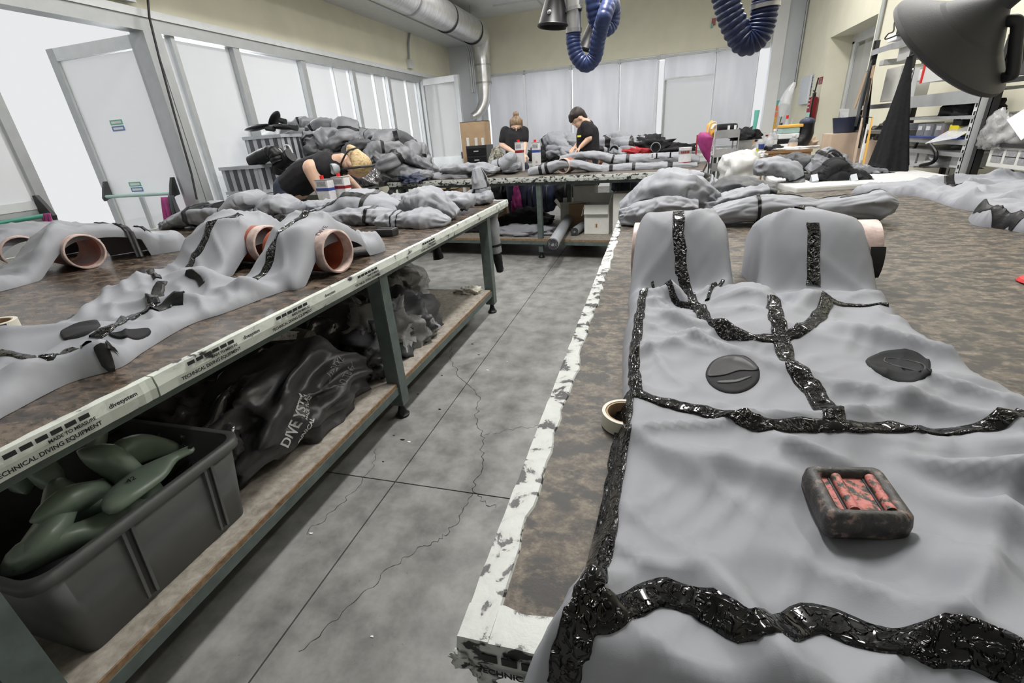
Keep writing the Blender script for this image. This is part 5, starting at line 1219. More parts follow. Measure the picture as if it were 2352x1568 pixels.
# =================================================================== BACK OF THE RIGHT BENCH
limb_suit('grey suit heaped at the far aisle corner of the right bench, twin stitched seams', [
    D(Y=2.85, path=[(1432, 490, T+.05), (1470, 470, T+.10), (1530, 440, T+.15), (1600, 445, T+.11), (1650, 470, T+.05)], rw=[.06, .12, .16, .12, .05], rh=[.05, .09, .11, .09, .04], seed=61, wr=.03, name='torso', n=90, bands=[]),
    D(Y=2.70, path=[(1425, 500, T+.04), (1470, 492, T+.07), (1530, 478, T+.08), (1600, 482, T+.05)], rw=[.05, .10, .12, .06], rh=[.04, .065, .07, .04], seed=62, wr=.018, name='sleeve', seams=[(100, 3, .1, .9)], m=64),
    D(Y=3.10, path=[(1530, 420, T+.10), (1590, 420, T+.12), (1640, 440, T+.09), (1740, 436, T+.05)], rw=[.10, .13, .13, .07], rh=[.05, .06, .06, .03], seed=63, wr=.03, name='sleeve', bands=[(.40, .50)]),
    D(Y=3.05, path=[(1600, 450, T+.05), (1680, 432, T+.07), (1760, 440, T+.04), (1775, 442, T+.035)], rw=[.12, .14, .09, .08], rh=[.05, .06, .04, .03], seed=64, wr=.02, name='hood_cloth', mat='fabric_dark'),
    D(Y=2.85, path=[(1600, 478, T+.04), (1640, 470, T+.05), (1700, 455, T+.05), (1760, 445, T+.03)], rw=.10, rh=.05, seed=65, wr=.022, name='fold')])
p = at(1682, 453, T+.115); o = MB().obox(p, Vector((.055, -.01, .002)), Vector((.004, .014, .004)), Vector((0, 0, .004))).build('yellow_marker', 'yellow_pl'); tag(o, 'flat yellow marker strip on the grey suit at the far right bench corner', 'marker')
limb_suit('long grey suit leg with double stitched seam stretched across the right bench', [
    D(Y=2.62, path=[(1640, 498, T+.045), (1720, 482, T+.055), (1800, 480, T+.055), (1880, 484, T+.05), (1960, 478, T+.055), (2020, 470, T+.06), (2056, 470, T+.055)], rw=[.05, .08, .085, .075, .08, .085, .03], rh=[.045, .06, .06, .05, .06, .065, .025], seed=66, wr=.012, n=130, m=72, sc=5, bands=[(.20, .215)], seams=[(112, 2, .22, .6), (120, 2, .22, .6), (100, 2, .6, .92), (125, 2, .6, .92)])])
def spread(label, pix, thick, seed, amp, tapes=(), res=.016, mat='fabric'):
    poly = [at(x, y, z)[:2] for x, y, z in pix]; c0 = np.mean(poly, 0)
    t = thing('diving_suit', label, 'diving suit', (c0[0], c0[1], T))
    def extra(x, y, d): return wr(x, y, amp, 6, 0.6, 2.5, seed)+wr(x, y, amp*.6, 11, -0.7, 2.5, seed+1)+wr(x, y, amp*.3, 22, 0.2, 2.5, seed+2)
    c = Cloth(poly, T, thick, 0.05, extra, 5); c.mesh('suit_cloth', res, mat, t)
    for k, (xy, w) in enumerate(tapes): c.strip('seam_tape', xy, w, 'tape_matt', t, seed=k)
    return c
spread('crumpled pale grey suit across the far edge of the right bench', [(1955, 438, .875), (2030, 442, .875), (2120, 446, .88), (2200, 470, .88), (2300, 480, .88), (2400, 470, .9), (2400, 420, .9), (2300, 405, .9), (2200, 410, .92), (2100, 415, .9), (2030, 420, .9)], .045, 71, .042, [([(2130, 405), (2180, 410), (2200, 425)], .05)])
spread('grey suit with black edge binding at the right border of the right bench', [(2228, 490, .88), (2240, 512, .87), (2300, 520, .87), (2380, 530, .87), (2420, 480, .9), (2400, 440, .92), (2330, 440, .92), (2260, 462, .91)], .06, 75, .03, [([(2245, 478), (2290, 488), (2352, 497)], .03), ([(2330, 505), (2336, 520)], .03)])
# =================================================================== MIDDLE BENCH
def mid(u, v, z): p = mp(u, v, z); return (p.x, p.y, p.z)
def limb_at(label, limbs, floor, loc, **k):
    t = thing(k.get('name', 'diving_suit'), label, k.get('cat', 'diving suit'), loc, k.get('group'))
    for i, L in enumerate(limbs):
        lb = Limb(L['P'], L.get('rw', .1), L.get('rh', .05), floor, L.get('wr', .014), L.get('sc', 6), L.get('seed', i), L.get('n', 60), 36)
        lb.mesh(L.get('name', 'leg'), L.get('mat', 'fabric'), t)
        for a, b in L.get('bands', []): lb.band('tape_band', a, b, L.get('bm', 'tape_matt'), t)
        for q in L.get('seams', []): lb.seam('seam_tape', *q, 'tape_matt', t)
    return t
YMID = [5.7]
def onmid(px, py, z): return atY(px, py, YMID[0])[:] if YMID[0] else at(px, py, TM)[:]
limb_at('grey suit on the middle bench, front leg lying over a clear rimmed pipe', [
    D(P=[onmid(1218, 398, .05), onmid(1255, 388, .09), onmid(1290, 376, .15), onmid(1330, 378, .14), onmid(1380, 390, .06), onmid(1440, 388, .07), onmid(1520, 384, .06), onmid(1600, 382, .05)], rw=[.12, .12, .12, .11, .10, .11, .11, .09], rh=[.05, .07, .05, .045, .05, .06, .055, .04], seed=101, n=150, wr=.012, bands=[(.10, .125), (.15, .18), (.63, .65), (.74, .755), (.88, .90)])], TM, mid(.7, .3, TM))
YMID[0] = 6.15
limb_at('second leg of grey suit on the middle bench, rear, over another pipe', [
    D(P=[onmid(1290, 368, .08), onmid(1330, 358, .16), onmid(1375, 358, .17), onmid(1420, 368, .08), onmid(1500, 365, .07), onmid(1560, 362, .06), onmid(1605, 368, .05)], rw=.12, rh=[.05, .045, .045, .06, .06, .06, .04], seed=103, n=130, wr=.014, bands=[(.46, .475), (.55, .565)])], TM, mid(.7, .6, TM))
for (lb_, px, py, yy) in (('pink rimmed pipe end under the front leg on the middle bench', 1293, 387, 5.6), ('pink rimmed pipe end under the rear leg on the middle bench', 1360, 357, 6.3)):
    c_ = at(px, py, TM+.085) if False else atY(px, py, yy); c_.z = TM+.085; pipe('plastic_pipe', lb_, (c_.x+.05, c_.y+.16, TM+.085), (c_.x, c_.y, TM+.085), .082, inner='pipe_out')
YMID[0] = 6.25
limb_at('rounded grey hood piece with black trim standing on the middle bench', [
    D(P=[onmid(1140, 386, .03), onmid(1160, 378, .07), onmid(1175, 360, .15), onmid(1180, 352, .17)], rw=[.20, .19, .15, .07], rh=[.10, .10, .07, .04], seed=105, name='hood_cloth', wr=.01, bands=[(.25, .29)]),
    D(P=[onmid(1130, 388, .02), onmid(1170, 386, .03), onmid(1195, 380, .03)], rw=.10, rh=.04, seed=106, wr=.02, name='fold')], TM, mid(-.35, .7, TM))
YMID[0] = 5.85
limb_at('flat grey suit hanging over the left end of the middle bench', [
    D(P=[onmid(915, 425, .01), onmid(925, 414, .03), onmid(970, 408, .05), onmid(1030, 405, .05), onmid(1080, 404, .04)], rw=[.12, .15, .16, .14, .1], rh=[.02, .04, .05, .05, .03], seed=107, wr=.02, bands=[(.62, .64)]),
    D(P=[onmid(1020, 390, .04), onmid(1060, 386, .06), onmid(1110, 386, .07), onmid(1140, 392, .03)], rw=.16, rh=[.04, .06, .06, .03], seed=108, wr=.03, name='fold'),
    D(P=[(-3.22, 5.78, TM-.01), (-3.30, 5.74, TM-.12), (-3.30, 5.72, TM-.25), (-3.27, 5.70, TM-.36)], rw=[.10, .11, .10, .09], rh=.04, seed=109, wr=.02, name='fold')], None, mid(-1.9, .3, TM))
YMID[0] = None
p = Vector(onmid(1172, 400, 0)); o = MB(); o.ell((p.x, p.y, TM+.028), .115, .07, .028); o.build('pad', 'rubber', None, True); tag(COL.objects[-1], 'black lens shaped pad near the front edge of the middle bench', 'pad')
def tincan(label, p, h, r, body='tin'):
    t = thing('paint_tin', label, 'tin', p); p = Vector(p)
    MB().lathe([(0, 0), (r, 0), (r, h), (r*1.04, h), (r*1.04, h+.008), (r*.9, h+.008), (r*.88, h), (0, h)], p, 26).build('tin_body', body, t, True)
    MB().lathe([(r+.0008, h*.66), (r+.0012, h*.66), (r+.0012, h*.9), (r+.0008, h*.9)], p, 26).build('label_band', 'grey_ink', t, True)
    MB().lathe([(r+.0008, h*.04), (r+.0012, h*.04), (r+.0012, h*.2), (r+.0008, h*.2)], p, 26).build('label_band', 'dark_red', t, True)
    for k in range(5):
        a = -PI/2-.6+k*.28; MB().obox(p+Vector((math.cos(a)*(r+.001), math.sin(a)*(r+.001), h*.78)), Vector((-math.sin(a), math.cos(a), 0))*r*.10, Vector((0, 0, h*.07)), Vector((math.cos(a), math.sin(a), 0))*.001).build('red_letter', 'dark_red', t)
    return t
YMID[0] = 5.7
p = Vector(onmid(1573, 358, 0)); tincan('round white tin with red print at the right end of the middle bench', (p.x, p.y, TM+.02), .17, .066)
for k, (px, py) in enumerate(((1497, 380), (1538, 384), (1578, 384), (1508, 362))):
    p = Vector(onmid(px, py, .07)); o = MB().lathe([(0, 0), (.03, 0), (.03, .006), (.009, .008), (.008, .055), (0, .06)], (p.x, p.y, TM+.10), 14).build('valve', 'rubber' if k % 2 else 'steel', None, True)
    tag(o, ['short steel valve pin standing on the grey leg, leftmost of the front row', 'dark valve pin standing on the grey leg, middle of the front row', 'steel valve pin standing on the grey leg below the round tin', 'dark valve pin on the rear leg of the middle bench'][k], 'valve', 'valve pins on the middle bench')
# lower shelf of the middle bench
SM = 0.231
def carton(label, c, sx, sy, h, rot, mat='box_white', open_=True, flaps=(0.6, 0.9, -0.5, 0.4), name='carton', tape=True):
    """corrugated box: walls, bottom and flaps"""
    c = Vector(c); u = Vector((math.cos(rot), math.sin(rot), 0)); v = Vector((-u.y, u.x, 0)); Z = Vector((0, 0, 1)); t = thing(name, label, 'box', c); e = .004
    m_ = MB()
    m_.obox(c+Z*e, u*sx/2, v*sy/2, Z*e)
    for s_ in (-1, 1):
        m_.obox(c+Z*h/2+u*s_*(sx/2-e), u*e, v*sy/2, Z*h/2); m_.obox(c+Z*h/2+v*s_*(sy/2-e), u*(sx/2-2*e), v*e, Z*h/2)
    m_.build('box_wall', mat, t)
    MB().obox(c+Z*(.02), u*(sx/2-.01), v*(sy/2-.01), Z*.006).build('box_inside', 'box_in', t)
    if open_:
        for (d, w, L, a) in ((-v, u*(sx/2), sy*.45, flaps[0]), (v, u*(sx/2), sy*.45, flaps[1]), (u, v*(sy/2), sx*.45, flaps[2]), (-u, v*(sy/2), sx*.45, flaps[3])):
            base = c+Z*h+(d*(sx/2 if abs(d.dot(u)) > .5 else sy/2)); dr = d*math.cos(a)+Z*math.sin(a); MB().obox(base+dr*L/2, w*.97, dr*L/2, d.cross(w).normalized()*.002 if False else dr.cross(w).normalized()*.002).build('flap', mat, t)
    else:
        MB().obox(c+Z*(h-.003), u*sx/2, v*sy/2, Z*.004).build('lid', mat, t); 
    if tape: MB().obox(c+Z*h*.30-v*(sy/2+.001), u*sx*.07, v*.001, Z*h*.07).build('handhole', 'card_light', t); MB().obox(c+Z*h*.30-v*(sy/2+.0015), u*sx*.02, v*.001, Z*h*.06).build('hole', 'box_in', t)
    return t
def onshelf(px, py): p = at(px, py, SM); return (p.x, p.y, SM)
p = onshelf(1372, 540); carton('open white carton at the right end of the middle bench shelf', (p[0], p[1]+.16, SM), .29, .24, .34, MA, flaps=(-1.2, 1.2, 1.3, -1.3))
p = onshelf(1432, 545); carton('second white carton partly hidden by the right bench corner', (p[0]+.02, p[1]+.17, SM), .26, .26, .47, MA, open_=False)
q_ = COL.objects[-1].parent
p = onshelf(1307, 520); carton('grey white carton with raised flaps behind the rolled mat', (p[0], p[1]+.32, SM), .30, .26, .20, MA+.2, flaps=(.9, 1.1, .7, .9), tape=False)
p = onshelf(1375, 470); carton('white form covered box under the middle bench top', (p[0]-.0, 6.35, .50), .28, .2, .22, MA, open_=False, tape=False)
MB().box(p[0]-.2, p[0]+.2, 6.2, 6.5, 0, .50).build('box_support', 'card', COL.objects[-1].parent)
def roll(label, a, b, r, mat):
    a, b = Vector(a), Vector(b); d = (b-a).normalized(); t = thing('fabric_roll', label, 'fabric roll', (a+b)/2-Vector((0, 0, r)))
    MB().tube([a, b], r, 24).build('roll_outside', mat, t, True)
    s_ = d.cross(Vector((0, 0, 1))).normalized(); w = s_.cross(d); P = []
    for i in range(60):
        th = i*.34; rr = r*(.25+.72*i/59); P.append(b+d*.003+s_*rr*math.cos(th)+w*rr*math.sin(th))
    MB().tube(P, .0035, 6).build('spiral_edge', 'tape_matt', t, True); return t
a, b = at(1305, 505, SM+.09), at(1270, 560, SM+.075)
roll('rolled pale grey sheet poking out over the middle bench shelf edge', (a.x, a.y, SM+.10), (b.x, b.y, SM+.075), .062, 'fabric')
a, b = at(1335, 520, SM+.05), at(1320, 532, SM+.05)
roll('second pale grey roll lying beside the first on the middle bench shelf', (a.x+.05, a.y+.25, SM+.055), (b.x, b.y, SM+.055), .05, 'fabric')
k = 0
for (lb_, px, py, sz, m_, sd) in (('dark folded cloth heap on the left of the middle bench shelf', 1080, 535, (.30, .22, .16), 'fabric_black', 111), ('grey sheets folded in a stack beneath the rolled sheet', 1190, 545, (.38, .20, .085), 'fabric', 112), ('black folded fabric lying on the grey sheets', 1200, 520, (.34, .22, .15), 'fabric_black', 113),
                                ('dark red and black cloth bundle at the left end of the middle bench shelf', 1040, 530, (.16, .16, .12), 'red_cloth', 114)):
    p = onshelf(px, py); crumple('folded_cloth', lb_, 'cloth', (p[0], p[1]+.22, SM), sz, m_, sd, amp=.3, freq=1.6, rot=MA)
# things standing on the floor beyond, seen under the middle bench
def backpack(label, c, s_, mat, seed, straps=True):
    t = crumple('rucksack', label, 'bag', c, s_, mat, seed, amp=.18, freq=1.1, flat=.75); c = Vector(c)
    for dx in (-.4, .4):
        MB().tube(catmull([c+Vector((dx*s_[0], -s_[1]*.8, s_[2]*1.5)), c+Vector((dx*s_[0], -s_[1]*1.25, s_[2]*.9)), c+Vector((dx*s_[0], -s_[1]*.9, s_[2]*.2))], 12), .012, 8).build('strap', 'black_plastic', t, True)
    return t
def floorat(px, Y): p = atY(px, 440, Y); return (p.x, p.y, 0)
x_, y_, _ = floorat(1245, 7.0); backpack('dark blue rucksack on a chair seen beneath the middle bench', (x_, y_, .30), (.26, .18, .26), 'navy', 121)
x_, y_, _ = floorat(1320, 6.9); bk = backpack('black bag with two steel eyelets seen beneath the middle bench', (x_, y_, .32), (.28, .15, .27), 'fabric_black', 122)
for px in (1336, 1345): p = atY(px, 440, 6.70); MB().lathe([(.018, 0), (.026, 0), (.026, .006), (.018, .006), (.018, 0)], p, 18, (0, -1, 0)).build('eyelet', 'steel', bk, True)
x_, y_, _ = floorat(1435, 6.6); backpack('navy cloth bag on the cartons at right under the middle bench', (x_, y_, .55), (.17, .14, .16), 'navy', 123)
x_, y_, _ = floorat(1145, 7.1); backpack('black bag hanging low at the left beneath the middle bench', (x_, y_, .42), (.22, .12, .2), 'fabric_black', 124)
x_, y_, _ = floorat(1187, 6.95); crumple('cloth', 'pink and white patterned cloth hanging beneath the middle bench', 'cloth', (x_, y_, .25), (.10, .08, .27), 'magenta', 125, amp=.25, flat=.8)
for k, (px, Y, zz, m_, lb_) in enumerate(((1025, 6.9, .42, 'card', 'brown box under the left part of the middle bench'), (960, 7.0, .35, 'fabric_dark', 'dark crate under the left end of the middle bench'), (885, 6.2, .38, 'card_light', 'pale brown labelled box beside the left end of the middle bench'))):
    x_, y_, _ = floorat(px, Y); o = carton(lb_, (x_, y_, 0.0), .42, .35, zz+.28, 0.0, m_, open_=False, tape=False)
    if k == 2: MB().box(x_-.15, x_+.15, y_-.177, y_-.1755, .45, .56).build('label', 'paper', o)
# =================================================================== PEOPLE
def capsule(bm_mb, a, ra, b, rb, n=14):
    a, b = Vector(a), Vector(b); d = b-a; L = max(d.length, 1e-4); d = d/L
    prof = [(ra*math.sin(t), -ra*math.cos(t)) for t in (0.15, .6, 1.1)] + [(ra, 0)] + [(ra+(rb-ra)*q, L*q) for q in (.33, .66)] + [(rb, L)] + [(rb*math.cos(t), L+rb*math.sin(t)) for t in (.5, 1.0, 1.42)]
    s0 = len(bm_mb.v); bm_mb.lathe(prof, a, n, d); m = len(prof)
    bm_mb.f.append(tuple(s0+k for k in range(n))[::-1]); bm_mb.f.append(tuple(s0+(m-1)*n+k for k in range(n)))
def organic(name, caps, ells, mat, parent, voxel=0.008, smooth=6):
    """tapered limbs and ovals fused into one continuous skin"""
    b = MB()
    for a, ra, c, rb in caps: capsule(b, a, ra, c, rb)
    for e in ells:
        c, r = e[0], e[1]; b.ell(c, r[0], r[1], r[2], 18, 12, e[2] if len(e) > 2 else None)
    o = link_mesh(name, b.v, b.f, mat, None, True)
    md = o.modifiers.new('fuse', 'REMESH'); md.mode = 'VOXEL'; md.voxel_size = voxel; md.use_smooth_shade = True
    sm = o.modifiers.new('soft', 'SMOOTH'); sm.factor = 0.5; sm.iterations = smooth
    eval_mesh(o); o.data.polygons.foreach_set('use_smooth', [True]*len(o.data.polygons))
    if not o.data.materials: o.data.materials.append(MT[mat])
    adopt(o, parent); return o
def frame(fwd, up):
    f = Vector(fwd).normalized(); u = Vector(up); u = (u - f*u.dot(f)).normalized(); s_ = f.cross(u); return Matrix((f, s_, u)).transposed()   # columns: forward, side, up
def head_parts(c, R, s=1.0):
    """skull, jaw, nose, ears, brow; local x forward, y side, z up"""
    g = lambda x, y, z: Vector(c)+R @ (Vector((x, y, z))*s); E = []
    E.append((g(-.005, 0, .025), (.093*s, .074*s, .095*s), R)); E.append((g(.035, 0, -.055), (.055*s, .052*s, .062*s), R)); E.append((g(.062, 0, -.09), (.028*s, .032*s, .024*s), R))
    E.append((g(.094, 0, -.012), (.016*s, .012*s, .026*s), R)); E.append((g(.083, 0, .015), (.012*s, .04*s, .010*s), R)); E.append((g(.082, 0, -.06), (.010*s, .024*s, .010*s), R))
    for y in (-.076, .076): E.append((g(-.005, y, -.012), (.020*s, .009*s, .030*s), R))
    return E, g
def eyes(par, g, R, s=1.0):
    b = MB(); l = MB()
    for y in (-.031, .031): b.ell(g(.080, y, .000), .007*s, .009*s, .004*s, 10, 6, R); l.ell(g(.0845, y, 0), .0035*s, .0045*s, .0038*s, 8, 6, R)
    b.build('eyes', 'white', par, True); l.build('pupils', 'ink', par, True)
    m_ = MB(); m_.ell(g(.0905, 0, -.062), .004*s, .021*s, .005*s, 10, 6, R); m_.build('lips', 'post_orange' if False else 'red_cloth', par, True)
def hand(caps, ells, wrist, R, s=1.0, curl=0.5, side=1):
    """palm, four unequal fingers with knuckle bends, thumb from the side; local x along the fingers, z back of the hand"""
    g = lambda x, y, z: Vector(wrist)+R @ (Vector((x, y*side, z))*s)
    ells.append((g(.050, 0, 0), (.050*s, .040*s, .016*s), R))
    for k, (y, L) in enumerate(((-.030, .068), (-.010, .078), (.011, .073), (.031, .056))):
        a = g(.085, y, 0); b = g(.085+L*.5, y*1.15, -L*.28*curl); c = g(.085+L*.5+L*.45*(1-.5*curl), y*1.18, -L*.28*curl-L*.42*curl)
        caps.append((a, .0095*s, b, .0085*s)); caps.append((b, .0085*s, c, .007*s))
    a = g(.025, -.034, -.004); b = g(.060, -.062, -.016); c = g(.088, -.062, -.026); caps.append((a, .012*s, b, .0105*s)); caps.append((b, .0105*s, c, .008*s))
def legs(caps, hipc, side, fy, floor=0.0, fwd=Vector((1, 0, 0))):
    for k in (-1, 1):
        h = Vector(hipc)+side*(.09*k)+Vector((0, 0, -.03)); kn = Vector((h.x, h.y, 0.50))+fwd*.03+side*(.01*k); an = Vector((h.x, h.y, 0.09))-fwd*.03+side*(.01*k)
        caps.append((h, .085, kn, .058)); caps.append((kn, .056, an, .040)); caps.append((an+Vector((0, 0, -.05)), .036, an+fwd*.15+Vector((0, 0, -.055)), .032))
def shoes(par, hipc, side, fwd, mat='rubber'):
    for k in (-1, 1):
        h = Vector(hipc)+side*(.10*k); an = Vector((h.x, h.y, .06))-fwd*.03; b = []
        organic('shoe', [(an, .048, an+fwd*.17+Vector((0, 0, -.012)), .042)], [], mat, par, .012, 3)
# ---- worker bending over at left
def worker():
    Yw = 4.40; q = lambda x, y, d=0.0: atY(x, y, Yw+d)
    t = thing('person', 'bending blond person in black sleeveless top and half mask respirator, leaning over at left', 'person', (q(665, 455).x, Yw, 0))
    side = Vector((-.18, .98, 0)).normalized(); fw = Vector((.98, .18, 0))
    hip = q(672, 462); hip.z = 0.96; mid_ = q(700, 405); ch = q(752, 385); nk = q(786, 366); 
    R = frame((q(795, 414)-q(812, 382)), (q(850, 400)-q(810, 378))); hc = q(815, 378); E, g = head_parts(hc, R, 1.22)
    caps = [(hip, .145, mid_, .15), (mid_, .15, ch, .15), (ch, .12, nk, .062), (nk, .058, hc, .06)]; ells = list(E)
    ells += [(ch, (.14, .19, .14))]
    shN = q(733, 384)-side*.16; elN = q(756, 434)-side*.18; wrN = q(800, 452)-side*.10
    shF = q(742, 388)+side*.17; elF = q(790, 428)+side*.20; wrF = q(822, 440)+side*.06
    for s_, e_, w_ in ((shN, elN, wrN), (shF, elF, wrF)):
        caps += [(s_, .088, e_, .060), (e_, .058, w_, .036)]
        d = (w_-e_).normalized(); hand(caps, ells, w_, frame(d, Vector((0, 0, 1))), 1.0, .55, 1)
    legs(caps, hip, side, Yw, 0, fw)
    organic('body', caps, ells, 'skin', t, .009, 5); 
    eyes(t, g, R, 1.22)
    # sleeveless top
    c2 = [(hip+Vector((.02, 0, .05)), .158, mid_, .168), (mid_, .168, ch, .165), (ch, .14, q(776, 378), .09)]; e2 = [(ch, (.152, .20, .152)), (shN*.6+ch*.4, (.085, .07, .085)), (shF*.75+ch*.25, (.07, .06, .07))]
    organic('sleeveless_top', c2, e2, 'tshirt', t, .011, 6)
    c3 = [(hip+Vector((.0, 0, .04)), .152, hip, .158)]; legs(c3, hip, side, Yw, 0, fw); c3 = [(a, ra+.014, b, rb+.014) for a, ra, b, rb in c3 if b.z > .06]
    organic('trousers', c3, [], 'jeans', t, .013, 4); shoes(t, hip, side, fw)
    # hair: cap over the skull with a gathered tail towards the neck
    h_ = lambda x, y, z: g(x, y, z)
    organic('hair', [(g(-.06, 0, .02), .085, g(-.075, 0, -.07), .06), (g(-.02, .045, .06), .06, g(-.07, .03, -.02), .055), (g(-.02, -.045, .06), .06, g(-.07, -.03, -.02), .055), (g(-.08, 0, -.05), .045, g(-.085, 0, -.10), .035)],
            [(g(-.034, 0, .050), (.118, .098, .102), R)], 'blond', t, .009, 9)
    # respirator
    m_ = MB(); m_.ell(g(.095, 0, -.055), .052, .055, .055, 16, 10, R); m_.build('mask_body', 'rubber', t, True)
    for y in (-1, 1):
        a = g(.095, y*.06, -.075); d = (R @ Vector((.35, y*.8, -.35))).normalized(); MB().lathe([(0, 0), (.036, 0), (.050, .025), (.054, .065), (.046, .075), (.04, .07), (0, .07)], a, 22, d).build('filter', 'crate', t, True)
    def strap(pts, w): 
        MB().tube(catmull([g(*p) for p in pts], 30), w, 8).build('mask_strap', 'dark_steel', t, True)
    for y in (-1, 1): strap([(.085, y*.06, -.05), (.02, y*.105, .01), (-.03, y*.108, .06), (-.075, y*.085, .105), (-.09, 0, .125)], .011); strap([(.085, y*.06, -.07), (0, y*.095, -.06), (-.09, y*.085, -.06), (-.125, 0, -.05)], .009)
worker()
def standing(label, Y, headc, faced, upd, shL, shR, elL, elR, wrL, wrR, hair, hipx, apron=False, glasses=False, sc=1.0):
    """upper body given by pixels at depth Y; legs run down to the floor behind the bench"""
    q = lambda p: atY(p[0], p[1], Y+(p[2] if len(p) > 2 else 0)); hc = q(headc)
    t = thing('person', label, 'person', (hc.x, Y, 0)); R = frame(faced, upd); E, g = head_parts(hc, R, sc)
    aL, aR = q(shL), q(shR); ctr = (aL+aR)/2; side = (aR-aL); side.z = 0; side.normalize(); fw = Vector((0, 0, 1)).cross(side) * -1
    hip = Vector((ctr.x, Y, .96)); ch = ctr+Vector((0, 0, -.10)); nk = ctr+Vector((0, 0, .035))
    Rt = frame(fw, (0, 0, 1))
    caps = [(hip, .125, ch, .135), (ch, .11, nk, .055), (nk, .052, hc, .052)]; ells = list(E)+[(ch, (.105, .165, .15), Rt)]
    for s_, e_, w_ in ((aL, q(elL), q(wrL)), (aR, q(elR), q(wrR))):
        caps += [(s_, .056, e_, .043), (e_, .042, w_, .028)]; hand(caps, ells, w_, frame((w_-e_).normalized(), Vector((0, 0, 1))), 1.0, .6)
    legs(caps, hip, side, Y, 0, fw); organic('body', caps, ells, 'skin', t, .009, 4); eyes(t, g, R, sc)
    c2 = [(hip+Vector((0, 0, -.06)), .145, ch, .152), (ch, .125, nk+Vector((0, 0, -.04)), .075)]; e2 = [(ch, (.122, .185, .165), Rt)]
    for s_, e_ in ((aL, q(elL)), (aR, q(elR))): c2.append((s_, .074, s_*.35+e_*.65, .066))
    organic('tshirt', c2, e2, 'tshirt', t, .011, 4)
    c3 = []; legs(c3, hip, side, Y, 0, fw); organic('trousers', [(hip, .15, hip+Vector((0, 0, -.05)), .15)]+[(a, ra+.014, b, rb+.014) for a, ra, b, rb in c3 if b.z > .06], [], 'jeans', t, .013, 4); shoes(t, hip, side, fw)
    if hair == 'bun':
        organic('hair', [(g(-.06, 0, .03), .07, g(-.07, 0, -.05), .05), (g(.0, .05, .075), .045, g(-.03, .066, -.01), .03), (g(.0, -.05, .075), .045, g(-.03, -.066, -.01), .03)], [(g(-.014, 0, .058), (.100, .085, .085), R), (g(-.035, 0, .155), (.048, .045, .042), R)], 'brown_hair', t, .009, 3)
        MB().tube(catmull([g(.06, -.07, .04), g(.075, -.078, -.02), g(.07, -.078, -.09)], 10), .007, 6).build('loose_lock', 'brown_hair', t, True)
    else:
        organic('hair', [(g(-.06, 0, .02), .07, g(-.07, 0, -.04), .05), (g(.045, .03, .085), .04, g(.09, .035, .035), .022), (g(.045, -.03, .085), .04, g(.09, -.03, .04), .022), (g(.06, 0, .09), .035, g(.10, .005, .05), .02)], [(g(-.018, 0, .055), (.102, .087, .092), R)], 'dark_hair', t, .009, 3)
    if glasses:
        m_ = MB()
        for y in (-.033, .033): m_.tube([g(.102, y+.024*math.cos(a), .002+.018*math.sin(a)) for a in np.linspace(0, 2*PI, 20)], .0022, 6)
        m_.tube([g(.104, -.01, .004), g(.104, .01, .004)], .0022, 6)
        for y in (-1, 1): m_.tube([g(.100, y*.057, .006), g(.0, y*.08, .006)], .002, 6)
        m_.build('glasses', 'dark_steel', t, True)
    if apron:
        Ra = Rt; o = organic('apron', [(hip+fw*.05+Vector((0, 0, -.25)), .14, hip+fw*.035, .145), (hip+fw*.035, .145, ch+fw*.04, .125)], [], 'fabric_black', t, .012, 4)
        MB().tube(catmull([ch+fw*.10+side*.09, nk+side*.07+fw*.02, nk-fw*.07, nk-side*.07+fw*.02, ch+fw*.10-side*.09], 24), .008, 8).build('apron_strap', 'fabric_black', t, True)
        c_ = q((1337, 312)); MB().box(c_.x-.035, c_.x+.015, Y-.215, Y-.20, c_.z-.012, c_.z+.012).build('apron_badge', 'lime', t)
    return t
standing('person with hair bun and glasses in black t-shirt, working behind the middle bench', 6.98, (1186, 291), (.22, -.93, -.30), (0.08, -.28, .95), (1161, 302), (1203, 302), (1153, 333, -.05), (1205, 330, -.05), (1180, 350, -.22), (1203, 354, -.22), 'bun', 0, False, True, 1.0)
standing('dark haired person in black t-shirt and apron looking down, before the far heap', 7.02, (1328, 272), (-.75, -.35, -.65), (-.5, -.1, .8), (1345, 290, -.13), (1352, 288, .15), (1353, 318, -.17), (1340, 318, .15), (1333, 338, -.2), (1322, 336, .0), 'short', 0, True, False, 1.0)
# cans before the woman
for k, (px, stripe) in enumerate(((1194, 'dark_red'), (1232, 'blue'))):
    p = atY(px, 357, 6.42); can('solvent_can', ['slim white solvent can with red stripe before the person with hair bun', 'slim white solvent can with dark stripe right of the person with hair bun'][k], (p.x, p.y, TM), atY(px, 326, 6.42).z-TM, .10, .08, stripe, -.1)
